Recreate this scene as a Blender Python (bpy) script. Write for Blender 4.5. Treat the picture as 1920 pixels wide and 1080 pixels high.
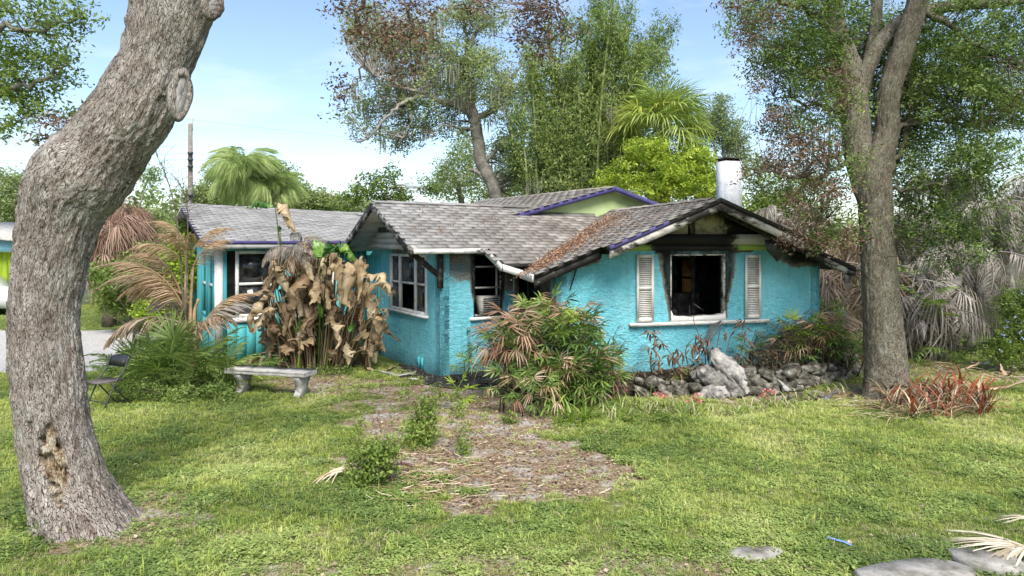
import bpy, math
import numpy as np
for o in list(bpy.data.objects): bpy.data.objects.remove(o)
SC = bpy.context.scene
C = SC.collection
R = math.radians
# ------------------------------------------------------------------ camera
FP, HZ, HC = 1280.0, 455.0, 2.6          # focal length in px of the 1920 frame, horizon row, eye height
cd = bpy.data.cameras.new('camera'); cam = bpy.data.objects.new('camera', cd); C.objects.link(cam)
cam.location = (0, 0, HC); cam.rotation_euler = (R(90), 0, 0)
cd.sensor_width = 36; cd.lens = 24; cd.shift_y = -(540-HZ)/1920; cd.clip_end = 2000; cd.clip_start = .05
SC.camera = cam
# ------------------------------------------------------------------ sky and sun
SUN_EL, SUN_AZ = R(50), R(168)            # azimuth clockwise from +Y
w = bpy.data.worlds.new('World'); SC.world = w; w.use_nodes = True
nt = w.node_tree; nt.nodes.clear()
def N(t, k, **kw):
    n = t.nodes.new(k)
    for a, b in kw.items(): setattr(n, a, b)
    return n
sky = N(nt, 'ShaderNodeTexSky', sky_type='NISHITA'); sky.sun_disc = False
sky.sun_elevation = SUN_EL; sky.sun_rotation = SUN_AZ
sky.air_density = 1.0; sky.dust_density = 1.1; sky.ozone_density = 1.3
bg = N(nt, 'ShaderNodeBackground'); bg.inputs[1].default_value = .1
tc = N(nt, 'ShaderNodeTexCoord'); mp = N(nt, 'ShaderNodeMapping'); mp.inputs['Scale'].default_value = (1.3, 1.3, 5.0)
mp.inputs['Location'].default_value = (.35, .1, .25)
nz = N(nt, 'ShaderNodeTexNoise'); nz.inputs['Scale'].default_value = 2.4; nz.inputs['Detail'].default_value = 9; nz.inputs['Roughness'].default_value = .58
cr = N(nt, 'ShaderNodeValToRGB'); cr.color_ramp.elements[0].position = .52; cr.color_ramp.elements[1].position = .85
mx = N(nt, 'ShaderNodeMix', data_type='RGBA'); mx.inputs[7].default_value = (5.6, 5.75, 6.1, 1)
mu = N(nt, 'ShaderNodeMath', operation='MULTIPLY'); mu.inputs[1].default_value = .55
wo = N(nt, 'ShaderNodeOutputWorld')
L = nt.links.new
L(tc.outputs['Generated'], mp.inputs[0]); L(mp.outputs[0], nz.inputs[0]); L(nz.outputs[0], cr.inputs[0]); L(cr.outputs[0], mu.inputs[0])
L(mu.outputs[0], mx.inputs[0]); L(sky.outputs[0], mx.inputs[6]); L(mx.outputs[2], bg.inputs[0]); L(bg.outputs[0], wo.inputs[0])
sd = bpy.data.lights.new('sun', 'SUN'); so = bpy.data.objects.new('sun', sd); C.objects.link(so)
sd.energy = 2.7; sd.angle = R(32); sd.color = (1, .95, .86)
so.rotation_euler = (R(90)-SUN_EL, 0, math.pi-SUN_AZ)
SC.view_settings.view_transform = 'Standard'; SC.view_settings.look = 'None'; SC.view_settings.gamma = 1
SC.view_settings.exposure = 1.28; SC.view_settings.use_curve_mapping = False
SC.render.engine = 'CYCLES'; SC.render.resolution_x = 1024; SC.render.resolution_y = 576

# ------------------------------------------------------------------ helpers
rng = np.random.default_rng(11)
A = lambda *a: np.array(a, float)
def W(px, py, Y): return A((px-960)/FP*Y, Y, HC-(py-HZ)/FP*Y)
def G(px, py):
    Y = HC*FP/(py-HZ); return A((px-960)/FP*Y, Y, 0)
def unit(v):
    v = np.asarray(v, float); return v/(np.linalg.norm(v, axis=-1, keepdims=True)+1e-12)
def U(a, b, n=None): return rng.uniform(a, b, n)
def _h(i, j, k, s):
    n = (i*374761393 + j*668265263 + k*2147483647 + s*974711) & 0xffffffff
    n = ((n ^ (n >> 13))*1274126177) & 0xffffffff
    n = n ^ (n >> 16)
    return (n & 0xffff)/65535.0
def vnoise(P, s=0):
    P = np.asarray(P, float); I = np.floor(P).astype(np.int64); f = P-I; f = f*f*(3-2*f)
    r = 0
    for a in (0, 1):
        for b in (0, 1):
            for c in (0, 1):
                wgt = (f[..., 0] if a else 1-f[..., 0])*(f[..., 1] if b else 1-f[..., 1])*(f[..., 2] if c else 1-f[..., 2])
                r = r+wgt*_h(I[..., 0]+a, I[..., 1]+b, I[..., 2]+c, s)
    return r
def fbm(P, o=4, s=0):
    P = np.asarray(P, float); r = 0; am = .5; tot = 0
    for i in range(o):
        r = r+am*vnoise(P*2**i, s+i*7); tot += am; am *= .5
    return r/tot
def ss(x, a, b):
    t = np.clip((x-a)/(b-a), 0, 1); return t*t*(3-2*t)

class MB:
    def __init__(s): s.V = []; s.F = {3: [], 4: []}; s.T = []; s.n = 0; s.X = {}
    def add(s, V, F, t=.5):
        V = np.asarray(V, float).reshape(-1, 3); F = np.asarray(F, int)
        s.V.append(V); s.F[F.shape[1]].append(F+s.n)
        s.T.append(np.broadcast_to(np.asarray(t, float), (len(V),)).copy()); s.n += len(V)
    def addm(s, V, Fs, t=.5):
        n0 = s.n; V = np.asarray(V, float).reshape(-1, 3)
        s.V.append(V); s.T.append(np.broadcast_to(np.asarray(t, float), (len(V),)).copy())
        for F in Fs:
            F = np.asarray(F, int)
            if len(F): s.F[F.shape[1]].append(F+n0)
        s.n += len(V)
    def mesh(s, name, mat, off=(0, 0, 0), smooth=False):
        V = np.concatenate(s.V)-np.asarray(off, float); T = np.concatenate(s.T)
        return rawmesh(name, V, [np.concatenate(s.F[k]) for k in (3, 4) if s.F[k]], mat, {'t': T}, smooth)
def rawmesh(name, V, Fs, mat, attrs=None, smooth=False, uvw=None):
    me = bpy.data.meshes.new(name); V = np.asarray(V, np.float32)
    me.vertices.add(len(V)); me.vertices.foreach_set('co', V.ravel())
    lt = np.concatenate([np.full(len(F), F.shape[1], np.int32) for F in Fs]); lv = np.concatenate([F.ravel() for F in Fs]).astype(np.int32)
    me.loops.add(len(lv)); me.loops.foreach_set('vertex_index', lv)
    me.polygons.add(len(lt)); ls = np.concatenate([[0], np.cumsum(lt)[:-1]]).astype(np.int32)
    me.polygons.foreach_set('loop_start', ls); me.polygons.foreach_set('loop_total', lt)
    if smooth: me.polygons.foreach_set('use_smooth', np.ones(len(lt), bool))
    for k, v in (attrs or {}).items():
        v = np.asarray(v, np.float32)
        if v.ndim == 2:
            a = me.attributes.new(k, 'FLOAT_VECTOR', 'POINT'); a.data.foreach_set('vector', v.ravel())
        else:
            a = me.attributes.new(k, 'FLOAT', 'POINT'); a.data.foreach_set('value', v)
    me.update(calc_edges=True); me.validate()
    if mat is not None:
        for m in (mat if isinstance(mat, (list, tuple)) else [mat]): me.materials.append(m)
    return me
WL = {}
def link(name, me, parent=None, loc=(0, 0, 0), rot=None, scl=None):
    o = bpy.data.objects.new(name, me); C.objects.link(o)
    pl = WL[parent.name] if parent else np.zeros(3)
    WL[o.name] = np.array(loc, float); o.location = tuple(np.array(loc, float)-pl)
    if rot is not None: o.rotation_euler = tuple(rot)
    if scl is not None: o.scale = (scl,)*3 if np.isscalar(scl) else tuple(scl)
    if parent: o.parent = parent
    return o
def tag(o, label, cat, group=None):
    o['label'] = label; o['category'] = cat
    if group: o['group'] = group
    return o
def thing(name, label, cat, loc, group=None): return tag(link(name, None, loc=loc), label, cat, group)
def part(name, mb, mat, parent, smooth=False):
    pl = WL[parent.name]; return link(name, mb.mesh(name, mat, pl, smooth), parent, pl)
def solo(name, mb, mat, label, cat, loc, group=None, smooth=False):
    return tag(link(name, mb.mesh(name, mat, loc, smooth), None, loc), label, cat, group)
def stuff(o): o['kind'] = 'stuff'; return o
BF = np.array([[0, 3, 2, 1], [4, 5, 6, 7], [0, 1, 5, 4], [1, 2, 6, 5], [2, 3, 7, 6], [3, 0, 4, 7]])
def boxv(o, ax, ay, az):
    o, ax, ay, az = map(lambda q: np.asarray(q, float), (o, ax, ay, az))
    return np.array([o, o+ax, o+ax+ay, o+ay, o+az, o+ax+az, o+ax+ay+az, o+ay+az])
def box(mb, o, ax, ay, az, t=.5): mb.add(boxv(o, ax, ay, az), BF, t)
def cbox(mb, c, s, t=.5):
    c = np.asarray(c, float); s = np.asarray(s, float)
    box(mb, c-s/2, (s[0], 0, 0), (0, s[1], 0), (0, 0, s[2]), t)
def beam(mb, p, q, wd, ht, t=.5, up=(0, 0, 1)):
    p = np.asarray(p, float); q = np.asarray(q, float); d = unit(q-p); s = unit(np.cross(d, up)); u = np.cross(s, d)
    box(mb, p-s*wd/2-u*ht/2, q-p, s*wd, u*ht, t)
def crv(P, n):
    P = np.asarray(P, float); k = len(P)
    if k < 3:
        x = np.linspace(0, 1, n)[:, None]; return P[0]*(1-x)+P[-1]*x
    Q = np.vstack([2*P[0]-P[1], P, 2*P[-1]-P[-2]]); x = np.linspace(0, k-1, n); i = np.minimum(x.astype(int), k-2); f = (x-i)[:, None]
    a, b, c, e = Q[i], Q[i+1], Q[i+2], Q[i+3]
    return .5*((2*b)+(-a+c)*f+(2*a-5*b+4*c-e)*f**2+(-a+3*b-3*c+e)*f**3)
def frames(P):
    T = unit(np.gradient(P, axis=0)); ref = A(0, 0, 1) if abs(T[0][2]) < .9 else A(0, 1, 0)
    S = np.zeros_like(P); s = unit(np.cross(T[0], ref))
    for i in range(len(P)):
        s = unit(s-T[i]*np.dot(s, T[i])); S[i] = s
    return T, S, np.cross(T, S)
def tube(mb, P, r, k=6, t=.5, cap=True):
    P = np.asarray(P, float); n = len(P); r = np.broadcast_to(np.asarray(r, float), (n,)); T, S, B = frames(P)
    th = np.arange(k)/k*2*np.pi
    V = P[:, None]+r[:, None, None]*(np.cos(th)[None, :, None]*S[:, None]+np.sin(th)[None, :, None]*B[:, None])
    i = np.arange(n-1)[:, None]*k; j = np.arange(k)[None]; jn = (j+1) % k
    F = np.stack([i+j, i+jn, i+k+jn, i+k+j], -1).reshape(-1, 4)
    V = V.reshape(-1, 3)
    if cap:
        V = np.vstack([V, P[0], P[-1]]); jj = np.arange(k); e = (n-1)*k
        F3 = np.vstack([np.stack([np.full(k, n*k), (jj+1) % k, jj], 1), np.stack([np.full(k, n*k+1), e+jj, e+(jj+1) % k], 1)])
        mb.addm(V, [F, F3], t)
    else: mb.add(V, F, t)
# ------------------------------------------------------------------ materials
def mat(name):
    m = bpy.data.materials.new(name); m.use_nodes = True; t = m.node_tree; t.nodes.clear()
    o = N(t, 'ShaderNodeOutputMaterial'); p = N(t, 'ShaderNodeBsdfPrincipled'); t.links.new(p.outputs[0], o.inputs[0])
    return m, t, p, o
def ramp(t, fac, st, interp='LINEAR'):
    r = N(t, 'ShaderNodeValToRGB'); cr = r.color_ramp; cr.interpolation = interp
    while len(cr.elements) < len(st): cr.elements.new(.5)
    for e, (p, c) in zip(cr.elements, st): e.position = p; e.color = (*c, 1)
    if fac is not None: t.links.new(fac, r.inputs[0])
    return r.outputs[0]
def attr(t, n, typ='GEOMETRY', out=2):
    a = N(t, 'ShaderNodeAttribute', attribute_name=n, attribute_type=typ); return a.outputs[out]
def mth(t, op, a, b=0., c=None):
    m = N(t, 'ShaderNodeMath', operation=op)
    for i, q in enumerate((a, b, c)):
        if q is None: continue
        if isinstance(q, (int, float)): m.inputs[i].default_value = q
        else: t.links.new(q, m.inputs[i])
    return m.outputs[0]
def mixc(t, f, a, b, mode='MIX'):
    m = N(t, 'ShaderNodeMix', data_type='RGBA', blend_type=mode)
    for i, q in ((0, f), (6, a), (7, b)):
        if isinstance(q, (int, float)): m.inputs[i].default_value = q
        elif isinstance(q, tuple): m.inputs[i].default_value = (*q, 1)
        else: t.links.new(q, m.inputs[i])
    return m.outputs[2]
def objc(t, scale=(1, 1, 1), src=None):
    m = N(t, 'ShaderNodeMapping'); m.inputs['Scale'].default_value = scale
    if src is None: src = N(t, 'ShaderNodeNewGeometry').outputs['Position']
    t.links.new(src, m.inputs[0]); return m.outputs[0]
def noise(t, sc, det=5, rough=.55, co=None, dist=0):
    n = N(t, 'ShaderNodeTexNoise'); n.inputs['Scale'].default_value = sc; n.inputs['Detail'].default_value = det
    n.inputs['Roughness'].default_value = rough; n.inputs['Distortion'].default_value = dist
    t.links.new(co if co is not None else objc(t), n.inputs[0]); return n.outputs[0]
def voro(t, sc, co=None, feat='DISTANCE_TO_EDGE', out=0):
    n = N(t, 'ShaderNodeTexVoronoi', feature=feat); n.inputs['Scale'].default_value = sc
    t.links.new(co if co is not None else objc(t), n.inputs[0]); return n.outputs[out]
def bump(t, p, h, st=.5, dist=.02):
    b = N(t, 'ShaderNodeBump'); b.inputs['Strength'].default_value = st; b.inputs['Distance'].default_value = dist
    t.links.new(h, b.inputs['Height']); t.links.new(b.outputs[0], p.inputs['Normal'])
def base(t, p, c, rough=.85, spec=.25):
    if isinstance(c, tuple): p.inputs['Base Color'].default_value = (*c, 1)
    else: t.links.new(c, p.inputs['Base Color'])
    p.inputs['Roughness'].default_value = rough; p.inputs['Specular IOR Level'].default_value = spec
def simple(name, stops, sc=3., det=6, rough=.85, spec=.25, bsc=60., bst=.3, bd=.01, stretch=(1, 1, 1), tvar=0.):
    """procedural: noise driven colour ramp plus fine bump"""
    m, t, p, o = mat(name); co = objc(t, stretch); n = noise(t, sc, det, .6, co)
    if tvar: n = mth(t, 'ADD', n, mth(t, 'MULTIPLY', mth(t, 'SUBTRACT', attr(t, 't'), .5), tvar))
    base(t, p, ramp(t, n, stops), rough, spec)
    bump(t, p, noise(t, bsc, 4, .6, co), bst, bd); return m
def leafmat(name, stops, tr=.3, rnd=0., rough=.55, spec=.3, nsc=.6):
    m, t, p, o = mat(name); f = attr(t, 't')
    if rnd: f = mth(t, 'ADD', mth(t, 'MULTIPLY', f, 1-rnd), mth(t, 'MULTIPLY', N(t, 'ShaderNodeObjectInfo').outputs['Random'], rnd))
    f = mth(t, 'ADD', f, mth(t, 'MULTIPLY', mth(t, 'SUBTRACT', noise(t, nsc, 2), .5), .5))
    c = ramp(t, f, stops); base(t, p, c, rough, spec)
    tb = N(t, 'ShaderNodeBsdfTranslucent'); ms = N(t, 'ShaderNodeMixShader'); ms.inputs[0].default_value = tr
    t.links.new(mixc(t, 1., c, (1.25, 1.3, .8), 'MULTIPLY'), tb.inputs[0])
    t.links.new(p.outputs[0], ms.inputs[1]); t.links.new(tb.outputs[0], ms.inputs[2]); t.links.new(ms.outputs[0], o.inputs[0])
    return m
# ------------------------------------------------------------------ materials used below
def mk_ground():
    m, t, p, o = mat('soil_and_grass_ground')
    b = attr(t, 'bare'); g = attr(t, 'gravel')
    n = noise(t, 2.2, 8, .65); n2 = noise(t, 26, 6, .7); n3 = noise(t, .5, 3)
    grass = ramp(t, mth(t, 'ADD', mth(t, 'MULTIPLY', n, .6), mth(t, 'MULTIPLY', n2, .4)), [(.3, (.045, .062, .014)), (.5, (.115, .16, .036)), (.62, (.2, .22, .07)), (.75, (.3, .24, .12))])
    soil = ramp(t, n2, [(.3, (.09, .055, .03)), (.45, (.22, .14, .085)), (.6, (.34, .275, .2)), (.75, (.5, .45, .38))])
    sand = ramp(t, n2, [(.3, (.3, .27, .24)), (.7, (.5, .46, .42))])
    soil = mixc(t, ramp(t, n, [(.5, (0, 0, 0)), (.62, (1, 1, 1))]), soil, sand)
    f = ramp(t, mth(t, 'ADD', b, mth(t, 'MULTIPLY', mth(t, 'SUBTRACT', n2, .5), .9)), [(.3, (0, 0, 0)), (.6, (1, 1, 1))])
    c = mixc(t, f, grass, soil)
    gr = ramp(t, noise(t, 14, 6, .75), [(.3, (.25, .24, .22)), (.5, (.46, .44, .42)), (.7, (.62, .61, .59))])
    c = mixc(t, ramp(t, mth(t, 'ADD', g, mth(t, 'MULTIPLY', mth(t, 'SUBTRACT', n, .5), .8)), [(.4, (0, 0, 0)), (.6, (1, 1, 1))]), c, gr)
    base(t, p, c, .95, .1); bump(t, p, n2, .8, .05); return m
def mk_stucco():
    m, t, p, o = mat('turquoise_stucco'); s = attr(t, 'soot')
    n = noise(t, 3.2, 9, .68); nf = noise(t, 30, 5, .7)
    teal = ramp(t, mth(t, 'ADD', mth(t, 'MULTIPLY', noise(t, 1.1, 4), .6), mth(t, 'MULTIPLY', nf, .4)), [(.32, (.125, .455, .53)), (.5, (.18, .555, .645)), (.68, (.27, .63, .70))])
    # knocked down trowel texture: short curved ridges, thin short lines in darker teal
    v = voro(t, 9.5, objc(t, (1, 1, 1.5)), 'SMOOTH_F1'); kn = noise(t, 17, 3, .5, objc(t, (1, 1, 1.9)), 1.6)
    crk = ramp(t, kn, [(.485, (0, 0, 0)), (.5, (1, 1, 1)), (.515, (0, 0, 0))])
    gate = ramp(t, noise(t, 8, 2), [(.48, (0, 0, 0)), (.56, (1, 1, 1))])
    crk = mixc(t, 1., crk, gate, 'MULTIPLY')
    teal = mixc(t, mth(t, 'MULTIPLY', crk, .62), teal, (.03, .19, .22))
    x = mth(t, 'ADD', s, mth(t, 'MULTIPLY', mth(t, 'SUBTRACT', mth(t, 'ADD', mth(t, 'MULTIPLY', n, .75), mth(t, 'MULTIPLY', nf, .25)), .5), 1.15))
    tan = ramp(t, nf, [(.3, (.05, .045, .035)), (.5, (.17, .15, .115)), (.7, (.33, .3, .24))])
    c = mixc(t, ramp(t, x, [(.27, (0, 0, 0)), (.36, (1, 1, 1))]), teal, tan)
    c = mixc(t, ramp(t, x, [(.42, (0, 0, 0)), (.62, (1, 1, 1))]), c, (.012, .011, .01))
    dirt = attr(t, 'dirt')
    strk = ramp(t, mth(t, 'ADD', mth(t, 'MULTIPLY', noise(t, 2.6, 6, .65, objc(t, (3.2, 3.2, .35))), .7), mth(t, 'MULTIPLY', n, .3)), [(.5, (0, 0, 0)), (.68, (1, 1, 1))])
    c = mixc(t, mth(t, 'MULTIPLY', strk, .34), c, (.07, .2, .23))
    fade = ramp(t, noise(t, .8, 7, .7), [(.52, (0, 0, 0)), (.72, (1, 1, 1))]); c = mixc(t, mth(t, 'MULTIPLY', fade, .3), c, (.42, .7, .74))
    c = mixc(t, mth(t, 'MULTIPLY', ramp(t, mth(t, 'ADD', dirt, mth(t, 'MULTIPLY', mth(t, 'SUBTRACT', n, .5), .8)), [(.35, (0, 0, 0)), (.9, (1, 1, 1))]), .75), c, (.03, .045, .045))
    base(t, p, c, .8, .3)
    h = mth(t, 'ADD', mth(t, 'MULTIPLY', kn, 1.), mth(t, 'ADD', mth(t, 'MULTIPLY', nf, .35), mth(t, 'MULTIPLY', v, .5)))
    bump(t, p, h, .9, .05); return m
def charred(name, paint, k=.5, sc=2.5, stretch=(1, 1, 1), rough=.7):
    """painted timber with burnt, peeling patches; k moves the share of burnt wood, attribute t adds to it"""
    m, t, p, o = mat(name); co = objc(t, stretch); n = noise(t, sc, 9, .7, co)
    x = mth(t, 'ADD', n, mth(t, 'ADD', mth(t, 'MULTIPLY', attr(t, 't'), 1.), k-1.0))
    tan = tuple(min(1, q*.5+.03) for q in paint)
    c = ramp(t, x, [(.42, paint), (.5, tuple(q*.75 for q in paint)), (.54, tan), (.62, (.03, .026, .022)), (.8, (.012, .011, .01))])
    base(t, p, c, rough, .3); bump(t, p, noise(t, 45, 5, .7, co), .4, .01); return m
def mk_shingle():
    m, t, p, o = mat('asphalt_shingle'); g = N(t, 'ShaderNodeNewGeometry')
    r = mth(t, 'FRACT', mth(t, 'ADD', g.outputs['Random Per Island'], N(t, 'ShaderNodeObjectInfo').outputs['Random']))
    sx = N(t, 'ShaderNodeSeparateXYZ'); t.links.new(g.outputs['Position'], sx.inputs[0])
    n = noise(t, 1.6, 6, .65); nf = noise(t, 120, 3, .7)
    f = mth(t, 'ADD', mth(t, 'MULTIPLY', r, .4), mth(t, 'MULTIPLY', n, .6))
    a = ramp(t, f, [(.15, (.19, .19, .19)), (.5, (.34, .34, .335)), (.85, (.46, .455, .45))])
    b = ramp(t, f, [(.15, (.12, .105, .09)), (.5, (.27, .245, .215)), (.85, (.42, .39, .355))])
    k = ramp(t, mth(t, 'ADD', sx.outputs[0], mth(t, 'MULTIPLY', n, 1.5)), [(0, (0, 0, 0)), (1, (1, 1, 1))])
    xx = N(t, 'ShaderNodeMapRange'); xx.inputs[1].default_value = -3.4; xx.inputs[2].default_value = .6; t.links.new(sx.outputs[0], xx.inputs[0])
    c = mixc(t, xx.outputs[0], a, b)
    c = mixc(t, mth(t, 'MULTIPLY', nf, .5), c, (.1, .09, .085))
    c = mixc(t, mth(t, 'MULTIPLY', ramp(t, noise(t, .9, 7, .7, objc(t, (1, 1, 2))), [(.5, (0, 0, 0)), (.66, (1, 1, 1))]), .35), c, (.1, .09, .075))
    base(t, p, c, .95, .1); bump(t, p, nf, .5, .006); return m
M_ground = mk_ground(); M_stucco = mk_stucco(); M_shing = mk_shingle()
M_white = charred('white_trim_peeling', (.66, .64, .6), .42, 6, (1, 1, 3))
M_whitec = simple('white_frame', [(.3, (.42, .41, .38)), (.45, (.66, .65, .62)), (.7, (.76, .75, .73))], 7, 6, .6)
M_shut = simple('white_shutter', [(.3, (.5, .48, .43)), (.5, (.64, .62, .57)), (.7, (.7, .69, .65))], 5, 5, .55)
M_fascia = charred('burnt_white_fascia', (.5, .47, .42), .62, 3.6, (1, 1, 2))
M_purple = charred('purple_trim', (.07, .06, .17), .5, 3.)
M_purple2 = simple('purple_rake_trim', [(.3, (.05, .045, .13)), (.7, (.085, .075, .21))], 4)
M_limeb = charred('lime_green_band', (.3, .42, .09), .42, 3.)
M_lime = simple('pale_lime_gable', [(.3, (.36, .46, .2)), (.6, (.5, .6, .3)), (.75, (.55, .64, .36))], 1.4, 6)
M_gab = charred('peeling_gable_board', (.43, .38, .25), .52, 7)
M_char = simple('charred_timber', [(.35, (.012, .01, .009)), (.55, (.045, .038, .03)), (.7, (.16, .14, .12))], 9, 7, .8, .3, 40, .6, .02)
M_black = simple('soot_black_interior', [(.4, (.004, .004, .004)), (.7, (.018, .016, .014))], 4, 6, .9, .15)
M_teal = simple('turquoise_board', [(.3, (.055, .33, .37)), (.6, (.1, .46, .49)), (.75, (.2, .52, .54))], 3, 6, .7, .3, 30, .3, .01, (1, 1, .2))
M_greyb = simple('weathered_grey_board', [(.3, (.2, .19, .17)), (.55, (.38, .36, .32)), (.75, (.5, .48, .44))], 6, 7, .85, .2, 40, .4, .01, (.3, .3, 4))
M_chim = simple('whitewashed_masonry', [(.3, (.5, .5, .51)), (.5, (.72, .73, .76)), (.7, (.8, .81, .83))], 4, 7, .85, .2, 22, .7, .03)
def glassmat():
    m, t, p, o = mat('sooty_glass'); n = noise(t, 5, 7, .7)
    base(t, p, ramp(t, n, [(.4, (.008, .009, .01)), (.7, (.05, .05, .05))]), .12, .6)
    t.links.new(ramp(t, n, [(.4, (.06, .06, .06)), (.7, (.5, .5, .5))]), p.inputs['Roughness']); return m
M_glass = glassmat()
M_conc = simple('weathered_concrete', [(.3, (.2, .19, .17)), (.5, (.38, .36, .33)), (.7, (.52, .5, .46))], 7, 8, .9, .15, 70, .6, .01)
M_metal = simple('bent_dark_sheet_metal', [(.35, (.02, .02, .022)), (.6, (.06, .06, .06)), (.75, (.2, .19, .18))], 6, 6, .5, .5)
M_ash = simple('black_ash_debris', [(.35, (.008, .008, .008)), (.55, (.035, .033, .03)), (.72, (.16, .15, .14))], 14, 8, .9, .2, 50, .8, .03)
# ------------------------------------------------------------------ ground sheet
u2 = A(.970, .243); v2 = A(-.243, .970); O2 = A(.794, 12.25)
w2 = A(.848, .530); d2 = A(-.530, .848); C2 = A(-1.387, 13.15)
def RF(a, b, z=0): return np.append(O2+u2*a+v2*b, z)
def LF(s, t, z=0): return np.append(C2+w2*s+d2*t, z)
def ell(x, y, cx, cy, rx, ry, nz=0, soft=.35):
    return ss(1-np.sqrt(((x-cx)/rx)**2+((y-cy)/ry)**2)+nz, 0, soft)
def bare_fn(x, y):
    P = np.stack([x*1.1, y*1.1, 0*x], -1); n = (fbm(P, 4, 3)-.5)*1.3
    P2 = np.stack([x*4.5, y*4.5, 0*x], -1); n = n+(fbm(P2, 3, 5)-.5)*.7
    m = ell(x, y, -.12, 8.1, 1.6, 1.75, n*1.15)
    m = np.maximum(m, .85*ell(x, y, -.9, 11.6, 2.6, 2.2, n))
    m = np.maximum(m, .8*ell(x, y, -.2, 9.9, 1.5, 1.4, n))
    m = np.maximum(m, .55*ell(x, y, 4.2, 11.7, 3.6, .75, n))
    m = np.maximum(m, .5*ell(x, y, 1.6, 5.35, 1.9, .62, n))
    m = np.maximum(m, .5*ell(x, y, -.6, 5.3, 1.8, .5, n*.9))
    m = np.maximum(m, .55*ell(x, y, -3.6, 6.2, 1.3, .8, n))
    m = np.maximum(m, .7*ell(x, y, 6.2, 11.8, 1.7, 1.3, n))
    m = np.maximum(m, .7*ell(x, y, -3.6, 12.6, 1.7, 1.1, n))
    m = np.maximum(m, .6*ell(x, y, 8.6, 13.6, 3.2, 1.5, n))
    m = np.maximum(m, ss(.5-np.abs(n)*.4-.9*(1-ss(n, .05, .5)), .0, .5)*.45)
    return m
def gravel_fn(x, y):
    return ss(y, 13.2, 14.2)*(1-ss(y, 19.5, 21))*(1-ss(x+.25*(y-15), -9.2, -7.8))
gx = np.concatenate([-np.geomspace(600, 16, 26), np.arange(-15.5, 15.5, .12), np.geomspace(16, 600, 26)])
gy = np.concatenate([-np.geomspace(300, 1.5, 14), np.arange(2, 22, .12), np.geomspace(22.5, 700, 30)])
X, Y = np.meshgrid(gx, gy); k = ((np.abs(X) < 15) & (Y > 2) & (Y < 22)).astype(float)
Z = (fbm(np.stack([X*.7, Y*.7, 0*X], -1), 4, 9)-.5)*.10*k*ss(np.abs(Y-14), 0, 3)-.001
bv = bare_fn(X, Y)*k; Z = Z-bv*.02
idx = np.arange(X.size).reshape(X.shape)
Fg = np.stack([idx[:-1, :-1], idx[:-1, 1:], idx[1:, 1:], idx[1:, :-1]], -1).reshape(-1, 4)
me = rawmesh('ground', np.stack([X, Y, Z], -1).reshape(-1, 3), [Fg], M_ground, {'bare': bv.ravel(), 'gravel': (gravel_fn(X, Y)).ravel()}, True)
g = link('ground', me); g['kind'] = 'structure'
def gz(x, y):
    x = np.asarray(x, float); y = np.asarray(y, float)
    return (fbm(np.stack([x*.7, y*.7, 0*x], -1), 4, 9)-.5)*.10*ss(np.abs(y-14), 0, 3)-bare_fn(x, y)*.02
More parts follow.
